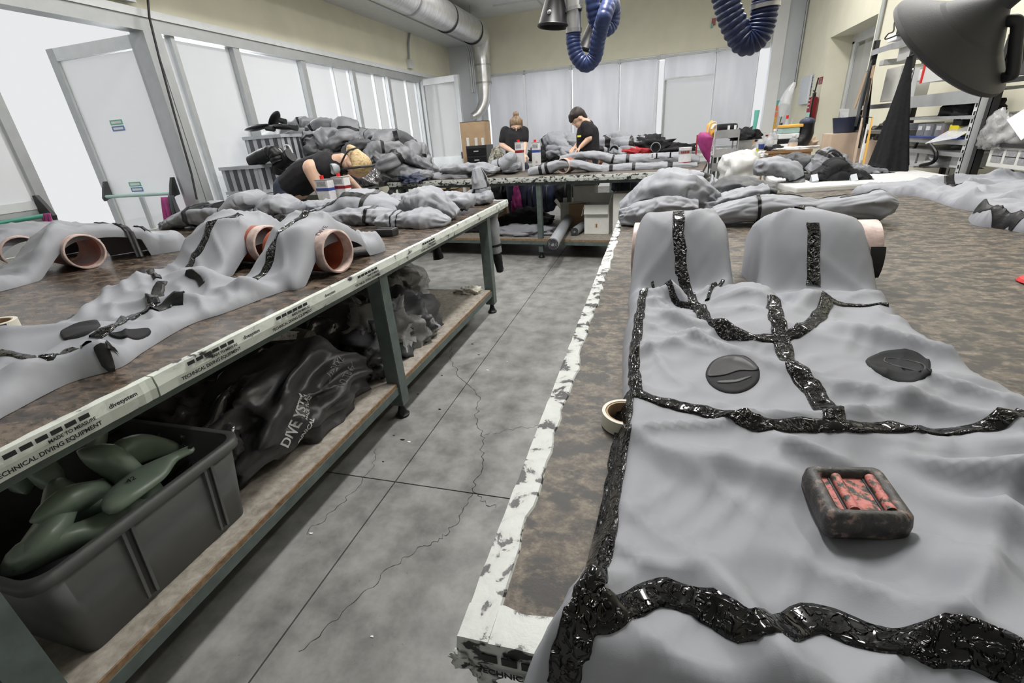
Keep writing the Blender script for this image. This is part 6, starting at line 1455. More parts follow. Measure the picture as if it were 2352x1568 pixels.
# =================================================================== LEFT: CRATES, BOOTS, HEAP
def crate(label, c, sx, sy, h, rot, group='striped storage crates', dark=False):
    c = Vector(c); u = Vector((math.cos(rot), math.sin(rot), 0)); v = Vector((-u.y, u.x, 0)); Z = Vector((0, 0, 1)); t = thing('crate', label, 'crate', c, group)
    m_ = MB(); e = .008; m_.obox(c+Z*e, u*sx/2, v*sy/2, Z*e)
    for s_ in (-1, 1): m_.obox(c+Z*h/2+u*s_*(sx/2-e), u*e, v*sy/2, Z*h/2); m_.obox(c+Z*h/2+v*s_*(sy/2-e), u*sx/2, v*e, Z*h/2)
    m_.build('crate_body', 'crate_dark' if dark else 'crate', t)
    for z in (h-.02, .02):
        for s_ in (-1, 1): MB().obox(c+Z*z+v*s_*(sy/2+.008), u*(sx/2+.014), v*.008, Z*.018).build('rim', 'crate', t); MB().obox(c+Z*z+u*s_*(sx/2+.008), u*.008, v*(sy/2+.014), Z*.018).build('rim', 'crate', t)
    for k in range(4):
        x = (k-1.5)*sx/4.4
        for s_ in (-1, 1): MB().obox(c+Z*h*.5+u*x+v*s_*(sy/2+.001), u*sx*.055, v*.003, Z*h*.44).build('dark_rib', 'crate_dark', t)
    for k in range(3):
        for s_ in (-1, 1): MB().obox(c+Z*h*.5+v*((k-1)*sy/3.4)+u*s_*(sx/2+.001), u*.003, v*sy*.06, Z*h*.44).build('dark_rib', 'crate_dark', t)
    return t
c0 = atY(583, 400, 4.82); h_ = (atY(583, 378, 4.62).z)/4
for k in range(4): crate(['lowest crate of the floor stack beside the glazing', 'second crate up in the floor stack beside the glazing', 'third crate up in the floor stack beside the glazing', 'top crate of the floor stack, holding black boots, behind the grey boot'][k], (c0.x, 4.84, k*h_), .56, .42, h_-.004, -.08)
c1 = atY(632, 340, 5.35); zt_ = atY(632, 308, 5.14).z
crate('crate on the side bench right of the boots, under the upper crate', (c1.x+.02, 5.36, .92), .52, .40, (zt_-.92)/2-.004, .05); crate('upper striped crate holding black fins at the left end of the heap', (c1.x, 5.36, .92+(zt_-.92)/2), .52, .40, (zt_-.92)/2, .05)
def boot(label, pts, r, seed, group='black rubber boots'):
    P = [atY(*p)[:] for p in pts]; t = thing('boot', label, 'boot', P[0], group); C = catmull(P, 40); run = np.linspace(0, 1, 40)
    rs = [r*(1+.10*abs(math.sin(q*26)) if q > .45 else 1)*(1.15-.35*q if q < .3 else 1.0) for q in run]
    MB().tube([tuple(c) for c in C], rs, 16).build('boot_shaft', 'rubber', t, True)
    e = Vector(C[-1]); MB().tube(catmull([e+Vector((-.04, -.02, .0)), e+Vector((-.03, -.04, .09)), e+Vector((.03, -.04, .10)), e+Vector((.05, -.02, .02))], 16), .007, 8).build('pull_loop', 'paper', t, True)
    MB().tube([e, e+(e-Vector(C[-2]))*.8], r*1.06, 16).build('cuff_ring', 'black_plastic', t, True); return t
boot('black rubber boot lying toe left on the top crate', [(582, 372, 4.72), (605, 358, 4.70), (628, 352, 4.70), (640, 372, 4.70)], .075, 1)
boot('black ribbed boot standing between the crates and the bending worker', [(640, 398, 4.75), (642, 380, 4.75), (660, 362, 4.75), (668, 356, 4.75)], .07, 2)
boot('black boot tilted above the top crate, corrugated shaft', [(600, 356, 4.86), (622, 348, 4.86), (640, 352, 4.86), (648, 364, 4.86)], .06, 3)
for k, (x, y, rx, lb_) in enumerate(((590, 293, .20, 'flat black fin blade jutting left over the upper crate'), (648, 291, .17, 'grey black fin blade lying right of the jutting one'), (630, 276, .13, 'dark pointed fin standing up behind the crates'))):
    p = atY(x, y, 5.3+.08*k); t = thing('fin', lb_, 'fin', p, 'black fins over the upper crate'); MB().ell(p, rx, .09, .034, 20, 10, Matrix.Rotation((-.10, .12, -.9)[k], 3, 'Y')).build('blade', 'rubber', t, True)
    MB().tube([p+Vector((rx*.7, 0, -.01)), p+Vector((rx*1.25, 0, -.03))], .035, 12).build('foot_pocket', 'black_plastic', t, True)
def heap_suit(label, p, L, rw, rh, yaw, droop, seed, group, mat='fabric', floor=.93):
    p = np.array(p, float); rs = np.random.default_rng(seed); d = np.array([math.cos(yaw), math.sin(yaw), 0]); n_ = np.array([-d[1], d[0], 0])
    t = thing('diving_suit', label, 'diving suit', p, group)
    for j in range(2):
        P = []; off = n_*(rw*.9*(1 if j else -.3)); Lj = L*(1 if j == 0 else .75)
        for q in (-1, -.55, 0, .5, 1):
            c = p+off+d*q*Lj/2+n_*rs.uniform(-.07, .07)+np.array([0, 0, -droop*abs(q)**1.5-(.05 if j else 0)+rs.uniform(-.03, .04)]); c[2] = max(c[2], floor+rh*.6); P.append(c)
        lb = Limb(P, [rw*.45, rw, rw*1.1, rw*.85, rw*.3], [rh*.5, rh, rh*1.1, rh*.8, rh*.35], floor, .035, 6, seed+j*50, 46, 28)
        lb.mesh(['torso', 'sleeve'][j], mat, t)
        a_ = rs.uniform(.2, .7); lb.band('tape_band', a_, a_+.05, 'tape_matt', t)
    return t
HEAP = []
rg = random.Random(11)
heap_sil = [(660, 275), (700, 262), (740, 262), (780, 275), (820, 285), (850, 300), (890, 285), (915, 300), (935, 320), (945, 345), (960, 370)]
rows = [(5.9, 0.0, 5), (6.5, 0.0, 6)]
spots = []
for x, y in heap_sil: spots.append((x, y+18, 6.3, .24))
for x, y in ((690, 310), (740, 305), (790, 315), (840, 330), (890, 330), (920, 355), (770, 345), (820, 360), (870, 365), (915, 385), (850, 400), (900, 405), (940, 392), (745, 330), (865, 340)): spots.append((x, y, 5.75, .20))
names = ['at the top left', 'at the crest', 'below the crest', 'in the middle', 'at the right flank', 'at the foot']
POS = ['left', 'right']
ORD = ['first', 'second', 'third', 'fourth', 'fifth', 'sixth', 'seventh', 'eighth', 'ninth', 'tenth', 'eleventh', 'twelfth']
def rank(lst, f):
    o = sorted(range(len(lst)), key=lambda i: f(lst[i])); r = [0]*len(lst)
    for k_, i_ in enumerate(o): r[i_] = k_
    return r
def heap_names(sp, rowname, what):
    out = [None]*len(sp)
    for rn in set(rowname):
        ids = [i for i in range(len(sp)) if rowname[i] == rn]; ids.sort(key=lambda i: sp[i][0])
        for k_, i in enumerate(ids): out[i] = 'crumpled %s suit, %s from left in the %s' % (what(i), ORD[k_], rn)
    return out
hn = heap_names(spots, ['crest row of the big heap' if i < 11 else ('upper front row of the big heap' if spots[i][1] < 350 else 'lower front row of the big heap') for i in range(len(spots))], lambda i: 'grey' if i % 7 else 'dark grey')
for k, (x, y, Y, s_) in enumerate(spots):
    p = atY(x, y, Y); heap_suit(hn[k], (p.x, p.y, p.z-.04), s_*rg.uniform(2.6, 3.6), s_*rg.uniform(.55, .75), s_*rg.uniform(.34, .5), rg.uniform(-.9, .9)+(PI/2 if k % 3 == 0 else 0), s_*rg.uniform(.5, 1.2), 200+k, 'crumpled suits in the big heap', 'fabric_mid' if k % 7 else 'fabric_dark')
for k, (x, y, Y) in enumerate(((730, 345, 6.1), (800, 350, 6.3), (860, 360, 6.2), (760, 390, 6.0), (850, 395, 6.1), (910, 390, 6.3), (700, 360, 6.2))):
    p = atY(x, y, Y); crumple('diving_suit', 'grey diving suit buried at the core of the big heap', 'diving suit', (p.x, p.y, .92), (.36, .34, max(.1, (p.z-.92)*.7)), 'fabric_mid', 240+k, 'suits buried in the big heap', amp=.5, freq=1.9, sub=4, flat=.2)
p = atY(948, 388, 5.6); crumple('cloth', 'dark blue shiny cloth at the right foot of the big heap', 'cloth', (p.x, p.y, .92), (.16, .12, .07), 'navy', 251, amp=.5)
p = atY(845, 412, 5.3); crumple('plastic_bag', 'black plastic bag behind the head of the bending worker', 'plastic bag', (p.x, p.y, .92), (.15, .13, .16), 'bin_film', 252, amp=.4)
# cartons by the far left corner
a = atY(1093, 310, 8.0); carton('tall brown carton by the far left corner, behind the black case', (a.x, 8.0, 0.0), .42, .30, atY(1093, 279, 8.0).z, 0.0, 'card', open_=False, tape=False)
kk = COL.objects[-1].parent
for x in (1075, 1094, 1109):
    p = atY(x, 326, 7.6); o = MB().box(p.x-.018, p.x+.018, 7.58, 7.62, 1.26, p.z+.06).build('bottle', 'white', None, bevel=.006); tag(o, {1075: 'left small white bottle on the black case', 1094: 'middle small white bottle on the black case', 1109: 'right small white bottle on the black case'}[x], 'bottle', 'white bottles on the black case')
a, b = atY(1070, 336, 7.5), atY(1120, 372, 7.5); t = thing('drawer_case', 'black drawer case below the brown carton in the far left corner', 'drawer case', ((a.x+b.x)/2, 7.65, 0))
MB().box(a.x, b.x, 7.5, 7.85, 0, a.z).build('case_body', 'black_plastic', t)
for k in range(3): z = a.z-.04-k*.13; MB().box(a.x+.02, b.x-.02, 7.488, 7.5, z-.10, z).build('drawer', 'rubber', t); MB().box((a.x+b.x)/2-.04, (a.x+b.x)/2+.04, 7.475, 7.488, z-.05, z-.035).build('handle', 'crate', t)
a, b = atY(1122, 332, 7.35), atY(1152, 372, 7.35); crumple('wrapped_bundle', 'mottled dark wrapped bundle left of the person with hair bun', 'bundle', ((a.x+b.x)/2, 7.4, 0.55), (.14, .12, .36), 'camo', 261, amp=.12, flat=.85); MB().box((a.x+b.x)/2-.15, (a.x+b.x)/2+.15, 7.25, 7.55, 0, .55).build('stand_box', 'card', COL.objects[-1].parent)
# =================================================================== FAR HEAP
FH = ((1275, 318, 7.9, .26), (1300, 315, 8.0, .25), (1285, 338, 7.7, .22), (1265, 345, 7.6, .18), (1310, 345, 7.65, .2), (1385, 325, 7.9, .25), (1420, 318, 8.0, .28), (1450, 322, 7.9, .26), (1400, 345, 7.65, .22), (1440, 345, 7.7, .22), (1480, 335, 7.9, .24), (1370, 345, 7.6, .2), (1350, 330, 8.1, .26))
fn = heap_names(FH, [('left half' if q_[0] < 1330 else 'right half')+(' top row of the far heap' if q_[1] < 334 else ' front row of the far heap') for q_ in FH], lambda i: 'grey')
for k, (x, y, Y, s_) in enumerate(FH):
    p = atY(x, y, Y); heap_suit(fn[k], (p.x, p.y, p.z-.03), s_*3.0, s_*.6, s_*.34, (k*.8) % 1.6-.8, s_*.5, 300+k, 'crumpled suits in the far heap', floor=TF)
for x, y, Y, sz, m_, lb_ in ((1495, 320, 7.8, (.30, .2, .15), 'fabric_black', 'black suit bulging at the right of the far heap'), (1545, 332, 7.8, (.30, .18, .10), 'fabric_black', 'low black suit at the right end of the far bench'), (1455, 342, 7.55, (.20, .12, .08), 'red_cloth', 'red folded cloth among the black suits on the far bench'),
                           (1235, 342, 7.5, (.13, .12, .17), 'fabric_black', 'black cloth peak behind the dark striped can'), (1370, 352, 7.5, (.3, .14, .07), 'fabric_dark', 'dark grey suit along the front of the far heap')):
    p = atY(x, y, Y); crumple('folded_cloth', lb_, 'cloth', (p.x, p.y, max(TF, p.z-sz[2])), sz, m_, 330+int(x) % 17, amp=.4, rot=.1)
for x, y, lb_ in ((1411, 344, 'black ring valve in the far heap, left of the red cloth'), (1506, 338, 'black ring valve at the right of the red cloth')):
    p = atY(x, y, 7.52); t = thing('ring_valve', lb_, 'valve', (p.x, p.y, p.z-.06)); MB().lathe([(0, .0), (.045, .0), (.06, .01), (.06, .05), (.04, .05), (.036, .03), (0, .03)], p, 20, (0, -1, 0)).build('ring', 'rubber', t, True); MB().lathe([(.062, .0), (.07, 0), (.07, .03), (.062, .03), (.062, 0)], p, 20, (0, -1, 0)).build('pale_rim', 'crate', t, True)
# =================================================================== RIGHT SIDE
SX = 2.14
def sh(px, py, x=SX): return atX(px, py, x)
# desk with its litter
a, b = atY(1747, 358, 6.6), atY(1866, 350, 6.6); zd = atY(1800, 352, 6.6).z; zd = 0.985
t = thing('desk', 'oak veneer desk with modesty panel against the right wall, piled with bottles', 'desk', ((a.x+b.x)/2, 6.9, 0))
dx0, dx1 = a.x, b.x
MB().box(dx0, dx1, 6.60, 7.35, zd-.03, zd).build('desk_top', 'oak', t); MB().box(dx0+.01, dx1-.01, 6.61, 6.63, zd-.34, zd-.03).build('modesty_panel', 'oak', t)
for x in (dx0+.01, dx1-.03): MB().box(x, x+.02, 6.62, 7.33, 0, zd-.03).build('side_panel', 'oak', t)
e0 = atY(1722, 362, 6.5); MB().box(e0.x, dx0-.004, 6.45, 7.1, zd-.09, zd-.06).build('side_shelf', 'oak', t); MB().box(e0.x, dx0-.004, 6.45, 6.46, zd-.15, zd-.09).build('shelf_edge', 'red_cloth', t)
for y in (6.47, 7.05): MB().box(e0.x+.01, e0.x+.03, y, y+.02, 0, zd-.09).build('leg', 'oak', t)
def bottle(label, p, h, r, mat='clear_box', cap='white', group='bottles on the desk', label_mat=None):
    t = thing('bottle', label, 'bottle', p, group); p = Vector(p)
    MB().lathe([(0, 0), (r, 0), (r, h*.62), (r*.9, h*.70), (r*.38, h*.82), (r*.34, h*.92), (0, h*.92)], p, 16).build('bottle_body', mat, t, True)
    MB().lathe([(0, h*.90), (r*.42, h*.90), (r*.42, h), (0, h)], p, 12).build('cap', cap, t, True)
    if label_mat: MB().lathe([(r+.001, h*.15), (r+.0015, h*.15), (r+.0015, h*.5), (r+.001, h*.5)], p, 16).build('label', label_mat, t, True)
def ond(px, Y, z=None): p = atY(px, 350, Y); return (p.x, p.y, zd if z is None else z)
for px, Y, h, r, m_, cp, lm, lb_ in ((1733, 6.55, .20, .035, 'paper', 'navy', 'lime', 'white spray bottle at the left edge of the desk shelf'), (1744, 6.75, .16, .045, 'clear_box', 'white', 'blue', 'clear bottle with blue liquid on the desk'), (1756, 6.8, .18, .035, 'clear_box', 'dark_red', None, 'clear bottle with red cap on the desk'),
    (1765, 6.7, .20, .042, 'white_film', 'white', None, 'milky bottle in the middle of the desk'), (1773, 6.75, .24, .04, 'clear_box', 'paper', 'paper', 'tall clear bottle with paper label on the desk'), (1785, 6.9, .30, .03, 'white_film', 'dark_steel', None, 'slim milky bottle behind the others on the desk'), (1796, 7.1, .38, .035, 'clear_box', 'red', None, 'tall clear bottle with red neck at the back of the desk'), (1808, 7.1, .34, .03, 'clear_box', 'crate', None, 'thin clear bottle behind the orange lid')):
    z_ = zd-.06 if px < 1740 else zd; bottle(lb_, ond(px, Y, z_), h, r, m_, cp, label_mat=lm)
for k, (px, Y, sz, m_, lb_) in enumerate(((1800, 6.85, (.125, .12, .035), 'paper', 'lowest paper bundle in the stack on the desk'), (1798, 6.85, (.115, .11, .025), 'rubber', 'black folder lying on the paper bundle'), (1801, 6.85, (.11, .11, .03), 'paper', 'white box in the middle of the desk stack'), (1803, 6.85, (.10, .10, .03), 'pale_green', 'pale green box near the top of the desk stack'))):
    q = ond(px, Y); z_ = zd+sum((.07, .05, .06, .06)[:k]); o = MB().box(q[0]-sz[0], q[0]+sz[0], Y-sz[1], Y+sz[1], z_+.001, z_+sz[2]*1.9).build('stacked_box', m_, None, bevel=.006); tag(o, lb_, 'box', 'stack of boxes on the desk')
q = ond(1806, 6.85); o = MB().box(q[0]-.12, q[0]+.12, 6.74, 6.96, zd+.242, zd+.275).build('tray_lid', 'post_amber', None, bevel=.01); tag(o, 'orange tray lid topping the stack on the desk', 'lid')
q = ond(1832, 6.8); t = thing('boot', 'tall black boot standing on the desk beside the stack', 'boot', q); MB().tube(catmull([(q[0]-.10, 6.75, zd+.05), (q[0], 6.78, zd+.07), (q[0]+.05, 6.8, zd+.15), (q[0]+.05, 6.8, zd+.29)], 16), [.04, .05, .06, .07, .085]+[.085]*7+[.08]*4, 16).build('boot_shaft', 'rubber', t, True)
MB().ell((q[0]+.05, 6.8, zd+.29), .085, .085, .05).build('top_bulge', 'navy', t, True)
q = ond(1818, 6.72); bottle('amber jar with label at the foot of the black boot', q, .16, .05, 'clear_box', 'paper', label_mat='card_light')
q = ond(1858, 6.9); crumple('cloth', 'brown and cream rag at the right end of the desk', 'cloth', q, (.08, .07, .09), 'card_light', 401, amp=.5)
q = ond(1825, 6.68); crumple('papers', 'loose white and blue papers sliding off the desk front', 'paper', q, (.26, .06, .02), 'paper', 402, amp=.4, flat=.5)
q = ond(1738, 6.55); crumple('papers', 'crumpled printed papers on the low desk shelf', 'paper', (q[0], 6.6, zd-.06), (.10, .09, .04), 'paper', 403, amp=.5, flat=.5)
q = ond(1770, 6.63); crumple('cloth', 'black cloth on the desk before the bottles', 'cloth', (q[0]+.05, 6.68, zd), (.09, .05, .05), 'fabric_black', 404, amp=.4)
# teal upright roll behind the desk
p = atY(1735, 300, 7.5); o = MB().lathe([(0, 0), (.022, 0), (.032, .27), (.028, .27), (.02, .03), (0, .03)], (p.x, 7.6, atY(1733, 303, 7.6).z), 18, (.03, 0, 1)).build('tube_roll', 'teal', None, True); tag(o, 'pale teal upright roll behind the left end of the desk', 'roll')
MB().box(p.x-.06, p.x+.06, 7.54, 7.66, 0, atY(1733, 303, 7.6).z).build('roll_stand', 'card', o)
# trolley of metal trays
t = thing('tool_trolley', 'grey metal trolley with three trays and a black tool bag on top', 'trolley', (.95, 6.2, 0))
Yt = 6.1; xl, xr_ = atY(1642, 340, Yt).x, atY(1693, 340, Yt).x
for py in (305, 348, 380): 
    z = atY(1668, py+12, Yt).z; MB().box(xl, xr_, Yt, Yt+.008, z, z+.085).build('tray_front', 'steel', t); MB().box(xl, xr_, Yt+.008, Yt+.42, z, z+.008).build('tray_floor', 'steel', t); MB().box(xl, xr_, Yt+.415, Yt+.42, z, z+.06).build('tray_back', 'steel', t)
for x in (xl-.012, xr_):
    for y in (Yt, Yt+.40): MB().box(x, x+.012, y, y+.02, 0, atY(1668, 300, Yt).z).build('post', 'steel', t)
MB().tube(catmull([(xl-.01, Yt+.01, 1.0), (xl-.01, Yt+.01, atY(1645, 296, Yt).z), (xl-.03, Yt-.03, atY(1645, 287, Yt).z), (xl-.06, Yt-.04, atY(1645, 296, Yt).z)], 16), .012, 8).build('push_handle', 'paper', t, True)
zb_ = atY(1668, 303, Yt).z+.06; 
t = thing('tool_bag', 'black tool bag with white straps on top of the metal trolley', 'bag', ((xl+xr_)/2, Yt+.2, zb_-.05)); hb = atY(1668, 284, Yt).z-zb_+.05
MB().box(xl+.02, xr_-.01, Yt+.03, Yt+.35, zb_-.05, zb_-.05+hb).build('bag_body', 'fabric_black', t, bevel=.03)
for x in ((xl+xr_)/2+.01, xr_-.04): MB().box(x-.012, x+.012, Yt+.024, Yt+.03, zb_-.05, zb_-.07+hb).build('strap', 'paper', t)
p = atY(1658, 345, Yt); crumple('rag', 'white rag in the middle tray of the trolley', 'cloth', (p.x, Yt+.12, atY(1668, 360, Yt).z+.009), (.09, .07, .05), 'paper', 411, amp=.5)
t = thing('umbrella', 'dark magenta folded umbrella hanging at the left of the trolley', 'umbrella', (xl-.12, Yt, .6)); u0, u1 = atY(1620, 318, Yt), atY(1628, 372, Yt)
MB().tube(catmull([u0+Vector((.02, 0, .06)), u0, (u0+u1)/2+Vector((-.01, 0, 0)), u1], 14), [.02, .05, .075, .085, .085, .082, .078, .07, .06, .05, .04, .03, .02, .012], 12).build('folded_canopy', 'magenta', t, True)
MB().tube(catmull([u0+Vector((.02, 0, .05)), u0+Vector((.04, 0, .14)), u0+Vector((.09, 0, .16)), u0+Vector((.10, 0, .10))], 12), .010, 8).build('hook_handle', 'card_light', t, True)
MB().tube([u1, u1+Vector((.01, 0, -.3))], .006, 8).build('tip', 'dark_steel', t, True)
p = atY(1625, 300, Yt+.1); t = crumple('cloth', 'orange and yellow cloth hanging at the trolley corner', 'cloth', (p.x+.03, Yt+.1, p.z-.1), (.05, .04, .10), 'post_amber', 412, amp=.3, flat=.8)
# second dark cabinet right of the trolley
x0_, x1_ = atY(1694, 340, 6.35).x, atY(1728, 340, 6.35).x; zz = atY(1710, 322, 6.35).z
t = thing('cabinet', 'grey metal cabinet with black recess between the trolley and the desk', 'cabinet', ((x0_+x1_)/2, 6.5, 0)); MB().box(x0_, x1_, 6.40, 6.44, 0, zz).build('cabinet_body', 'steel', t)
MB().box(x0_, x1_, 6.43, 6.46, 0.0, zz-.0).build('cabinet_back', 'steel', t); MB().box(x0_+.02, x1_-.02, 6.395, 6.402, .35, zz-.26).build('dark_opening', 'rubber', t)
crumple('cloth', 'black tangled straps on the grey metal cabinet', 'cloth', ((x0_+x1_)/2, 6.44, zz), (.14, .06, .08), 'fabric_black', 413, amp=.6)
# red stick
p0, p1 = atY(1602, 310, 6.6), atY(1599, 360, 6.6); o = MB().tube([p0, (p1.x, p1.y, 0)], .009, 8).build('stick', 'red_cloth', None, True); tag(o, 'thin dark red stick standing left of the trolley', 'stick')
# white crumpled sack hung at the desk shelf
p = atY(1702, 390, 5.5); t = crumple('plastic_bag', 'bright white plastic sack slumped before the desk', 'plastic bag', (p.x, 5.55, atY(1702, 422, 5.5).z), (.18, .13, .20), 'white', 421, amp=.3, freq=1.1, flat=.6)
MB().box(p.x-.15, p.x+.15, 5.45, 5.7, 0, atY(1702, 422, 5.5).z).build('stand_box', 'card_light', t)
# fire extinguisher and papers on the right wall
Xw = XR-.09; a = atX(1860, 278, Xw); b = atX(1866, 222, Xw); r_ = .085
t = thing('fire_extinguisher', 'dark red fire extinguisher with white label on the yellow right wall', 'fire extinguisher', (a.x, a.y, a.z))
cz0, cz1 = a.z, b.z
MB().lathe([(0, 0), (r_*.95, 0), (r_, .02), (r_, (cz1-cz0)-.06), (r_*.85, (cz1-cz0)-.02), (r_*.35, (cz1-cz0)), (0, (cz1-cz0))], (a.x, a.y, cz0), 24).build('cylinder', 'dark_red', t, True)
MB().lathe([(0, 0), (.03, 0), (.03, .06), (0, .06)], (a.x, a.y, cz1), 14).build('valve_head', 'dark_steel', t, True)
MB().bar((a.x, a.y-.02, cz1+.06), (a.x, a.y+.10, cz1+.10), .02, .014).build('lever', 'dark_steel', t); MB().tube(catmull([(a.x, a.y-.02, cz1+.04), (a.x-.03, a.y-.09, cz1+.02), (a.x-.04, a.y-.12, cz1-.2), (a.x-.03, a.y-.11, cz1-.42)], 18), .014, 8).build('hose', 'rubber', t, True)
MB().tube([(a.x, a.y, cz1+.08), (a.x+.02, a.y, cz1+.30)], .012, 8).build('nozzle_tube', 'rubber', t, True)
q = MB(); V = []; F = []
for i in range(9):
    an = PI*0.95+i*.15
    for z in (cz0+.07, cz0+.15): V.append((a.x+(r_+.002)*math.cos(an), a.y+(r_+.002)*math.sin(an), z))
link_mesh('pale_label', V, [(2*i, 2*i+2, 2*i+3, 2*i+1) for i in range(8)], 'pale_green', t)
for zz_ in (.22, .28, .34, .40):
    V = []
    for i in range(7):
        an = PI*0.98+i*.13
        for z in (cz0+zz_, cz0+zz_+.022): V.append((a.x+(r_+.002)*math.cos(an), a.y+(r_+.002)*math.sin(an), z))
    link_mesh('print_line', V, [(2*i, 2*i+2, 2*i+3, 2*i+1) for i in range(6)], 'crate', t)
def wallpaper(label, px0, py0, px1, py1, mat='paper', name='notice', X=XR-.004):
    a, b = atX(px0, py0, X), atX(px1, py1, X); o = MB().box(X, X+.002, min(a.y, b.y), max(a.y, b.y), min(a.z, b.z), max(a.z, b.z)).build(name, mat); tag(o, label, 'notice')
    for k in range(4):
        z = max(a.z, b.z)-(abs(a.z-b.z))*(.18+.2*k); MB().box(X-.001, X, min(a.y, b.y)+.04, max(a.y, b.y)-.05, z-.012, z).build('text_line', 'grey_ink', o)
wallpaper('white printed sheet on the wall above and left of the extinguisher', 1840, 180, 1851, 216); wallpaper('white printed sheet just left of the extinguisher top', 1852, 176, 1866, 206); wallpaper('small red and white tag on the wall right of the sheets', 1882, 178, 1888, 192, 'red_cloth', 'wall_tag')
# post-its on the grey column
yc = YB-.285
for k, (px, py, m_) in enumerate(((1771, 236, 'post_orange'), (1786, 237, 'teal'), (1769, 250, 'post_orange'), (1783, 248, 'post_orange'), (1766, 264, 'post_orange'), (1779, 263, 'post_orange'), (1763, 278, 'post_orange'), (1777, 277, 'post_amber'), (1762, 292, 'post_amber'), (1776, 292, 'post_amber'))):
    p = atY(px, py, yc); o = MB().obox((p.x, yc, p.z), (.062, -.006, 0), (0, 0, .055), (0, .002, 0)).build('sticky_note', m_)
    row = ['top', 'second', 'middle', 'fourth', 'bottom'][k//2]; tag(o, '%s sticky note, %s of the %s row on the grey column' % ({'post_orange': 'coral', 'teal': 'pale teal', 'post_amber': 'amber'}[m_], ['left', 'right'][k % 2], row), 'sticky note', 'sticky notes on the grey column')
# board behind the plastic bag, clear bag hanging
a, b = atY(1808, 215, 10.5), atY(1832, 255, 10.5); a2 = atX(1828, 190, XR-.05)
o = MB().box(XR-.06, XR-.02, 11.35, 11.95, 1.55, 2.05).build('wall_box', 'grey_wall', None, bevel=.01); tag(o, 'pale grey wall box behind the hanging clear bag', 'box')
Lp = [atY(1825, 190, 9.2)[:], atY(1812, 212, 9.2)[:], atY(1802, 240, 9.2)[:], atY(1795, 268, 9.2)[:]]
t = thing('plastic_bag', 'long clear plastic bag hanging above the desk bottles', 'plastic bag', Lp[3]); lb = Limb(Lp, [.03, .12, .15, .04], [.02, .06, .08, .03], None, .012, 3, 8, 40, 20); lb.mesh('bag_film', 'white_film', t)
MB().tube([Lp[3], atY(1786, 300, 9.0)], .008, 6).build('cord', 'dark_steel', t, True); MB().tube([Lp[0], (Lp[0][0], 9.2, ZC)], .004, 6).build('hanging_cord', 'dark_steel', t, True)
# white folding table behind the right bench with suits
zt2 = .895; P = [at(x, y, zt2) for x, y in ((1754, 399), (1766, 410), (1798, 424), (1830, 431))]; yb_ = 5.3
poly = [(p.x, p.y) for p in P]+[(2.02, 4.02), (2.02, yb_), (1.2, yb_), (P[0].x+.05, yb_-.1)]
t = thing('folding_table', 'white plastic table with rounded end behind the right bench', 'table', (1.4, 4.6, 0)); b_ = MB().prism([(x, y, zt2-.045) for x, y in poly], (0, 0, .045)); b_.build('table_top', 'white', t, bevel=.012)
MB().prism([(x*.97+.04, y*.99+.07, zt2-.13) for x, y in poly], (0, 0, .082)).build('apron', 'cream', t)
for x, y in ((P[2].x+.06, P[2].y+.15), (1.95, 4.2), (1.2, yb_-.15), (1.95, yb_-.1)): MB().box(x-.025, x+.025, y-.025, y+.025, 0, zt2-.10).build('leg', 'white', t)
def wlimb(label, limbs, Y, floor, **k):
    return limb_suit(label, [dict(L, Y=L.get('Y', Y)) for L in limbs], floor=floor, **k)
wlimb('grey suit sleeve with black cuff bands hanging over the white table edge', [
    D(path=[(1735, 385, .25), (1775, 382, .15), (1815, 392, .05), (1825, 405, -.12), (1828, 425, -.17), (1830, 438, -.17)], rw=[.10, .11, .11, .10, .095, .09], rh=[.05, .06, .06, .05, .045, .04], seed=501, wr=.02, bands=[(.62, .66)], seams=[(80, 8, .5, .98)])], 4.15, None)
wlimb('black suit with pale bands lying on the white table', [
    D(path=[(1855, 420), (1880, 415), (1920, 408), (1960, 412), (1990, 418)], rw=.12, rh=[.05, .07, .075, .06, .04], seed=503, wr=.025, mat='fabric_black'),
    D(path=[(1880, 412, .1), (1905, 392, .1), (1915, 385, .1), (1935, 400, .1)], rw=.10, rh=.06, seed=504, mat='fabric_black', wr=.03, name='fold')], 4.2, zt2)
o = COL.objects[-1].parent
for px in (1864, 1952): p = atY(px, 412, 4.12); MB().obox((p.x, p.y-.06, p.z-.01), (.02, 0, .004), (0, .03, .02), (0, -.01, .03)).build('pale_band', 'crate', o)
wlimb('grey suit with raised dark collar at the back of the white table', [
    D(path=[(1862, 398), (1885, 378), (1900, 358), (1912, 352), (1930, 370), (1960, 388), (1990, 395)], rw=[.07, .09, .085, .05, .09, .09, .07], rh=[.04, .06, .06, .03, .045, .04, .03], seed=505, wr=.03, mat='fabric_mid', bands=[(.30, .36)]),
    D(path=[(1890, 365, -.05), (1905, 358, -.08), (1918, 372, -.08)], rw=.07, rh=.05, seed=506, mat='fabric_black', name='collar_inside', wr=.02),
    D(path=[(1930, 395, -.1), (1965, 392, -.1), (2020, 402, -.1), (2040, 408, -.1)], rw=.10, rh=[.045, .05, .04, .02], seed=507, wr=.03, mat='fabric_mid', name='fold')], 4.55, zt2)
wlimb('dark grey suit lying behind the cuff on the white table', [
    D(path=[(1780, 378), (1830, 372), (1880, 378), (1910, 384)], rw=.12, rh=.06, seed=508, wr=.03, mat='fabric_dark'),
    D(path=[(1735, 388), (1760, 384), (1800, 386)], rw=.11, rh=.06, seed=509, wr=.03, name='fold')], 4.75, zt2)
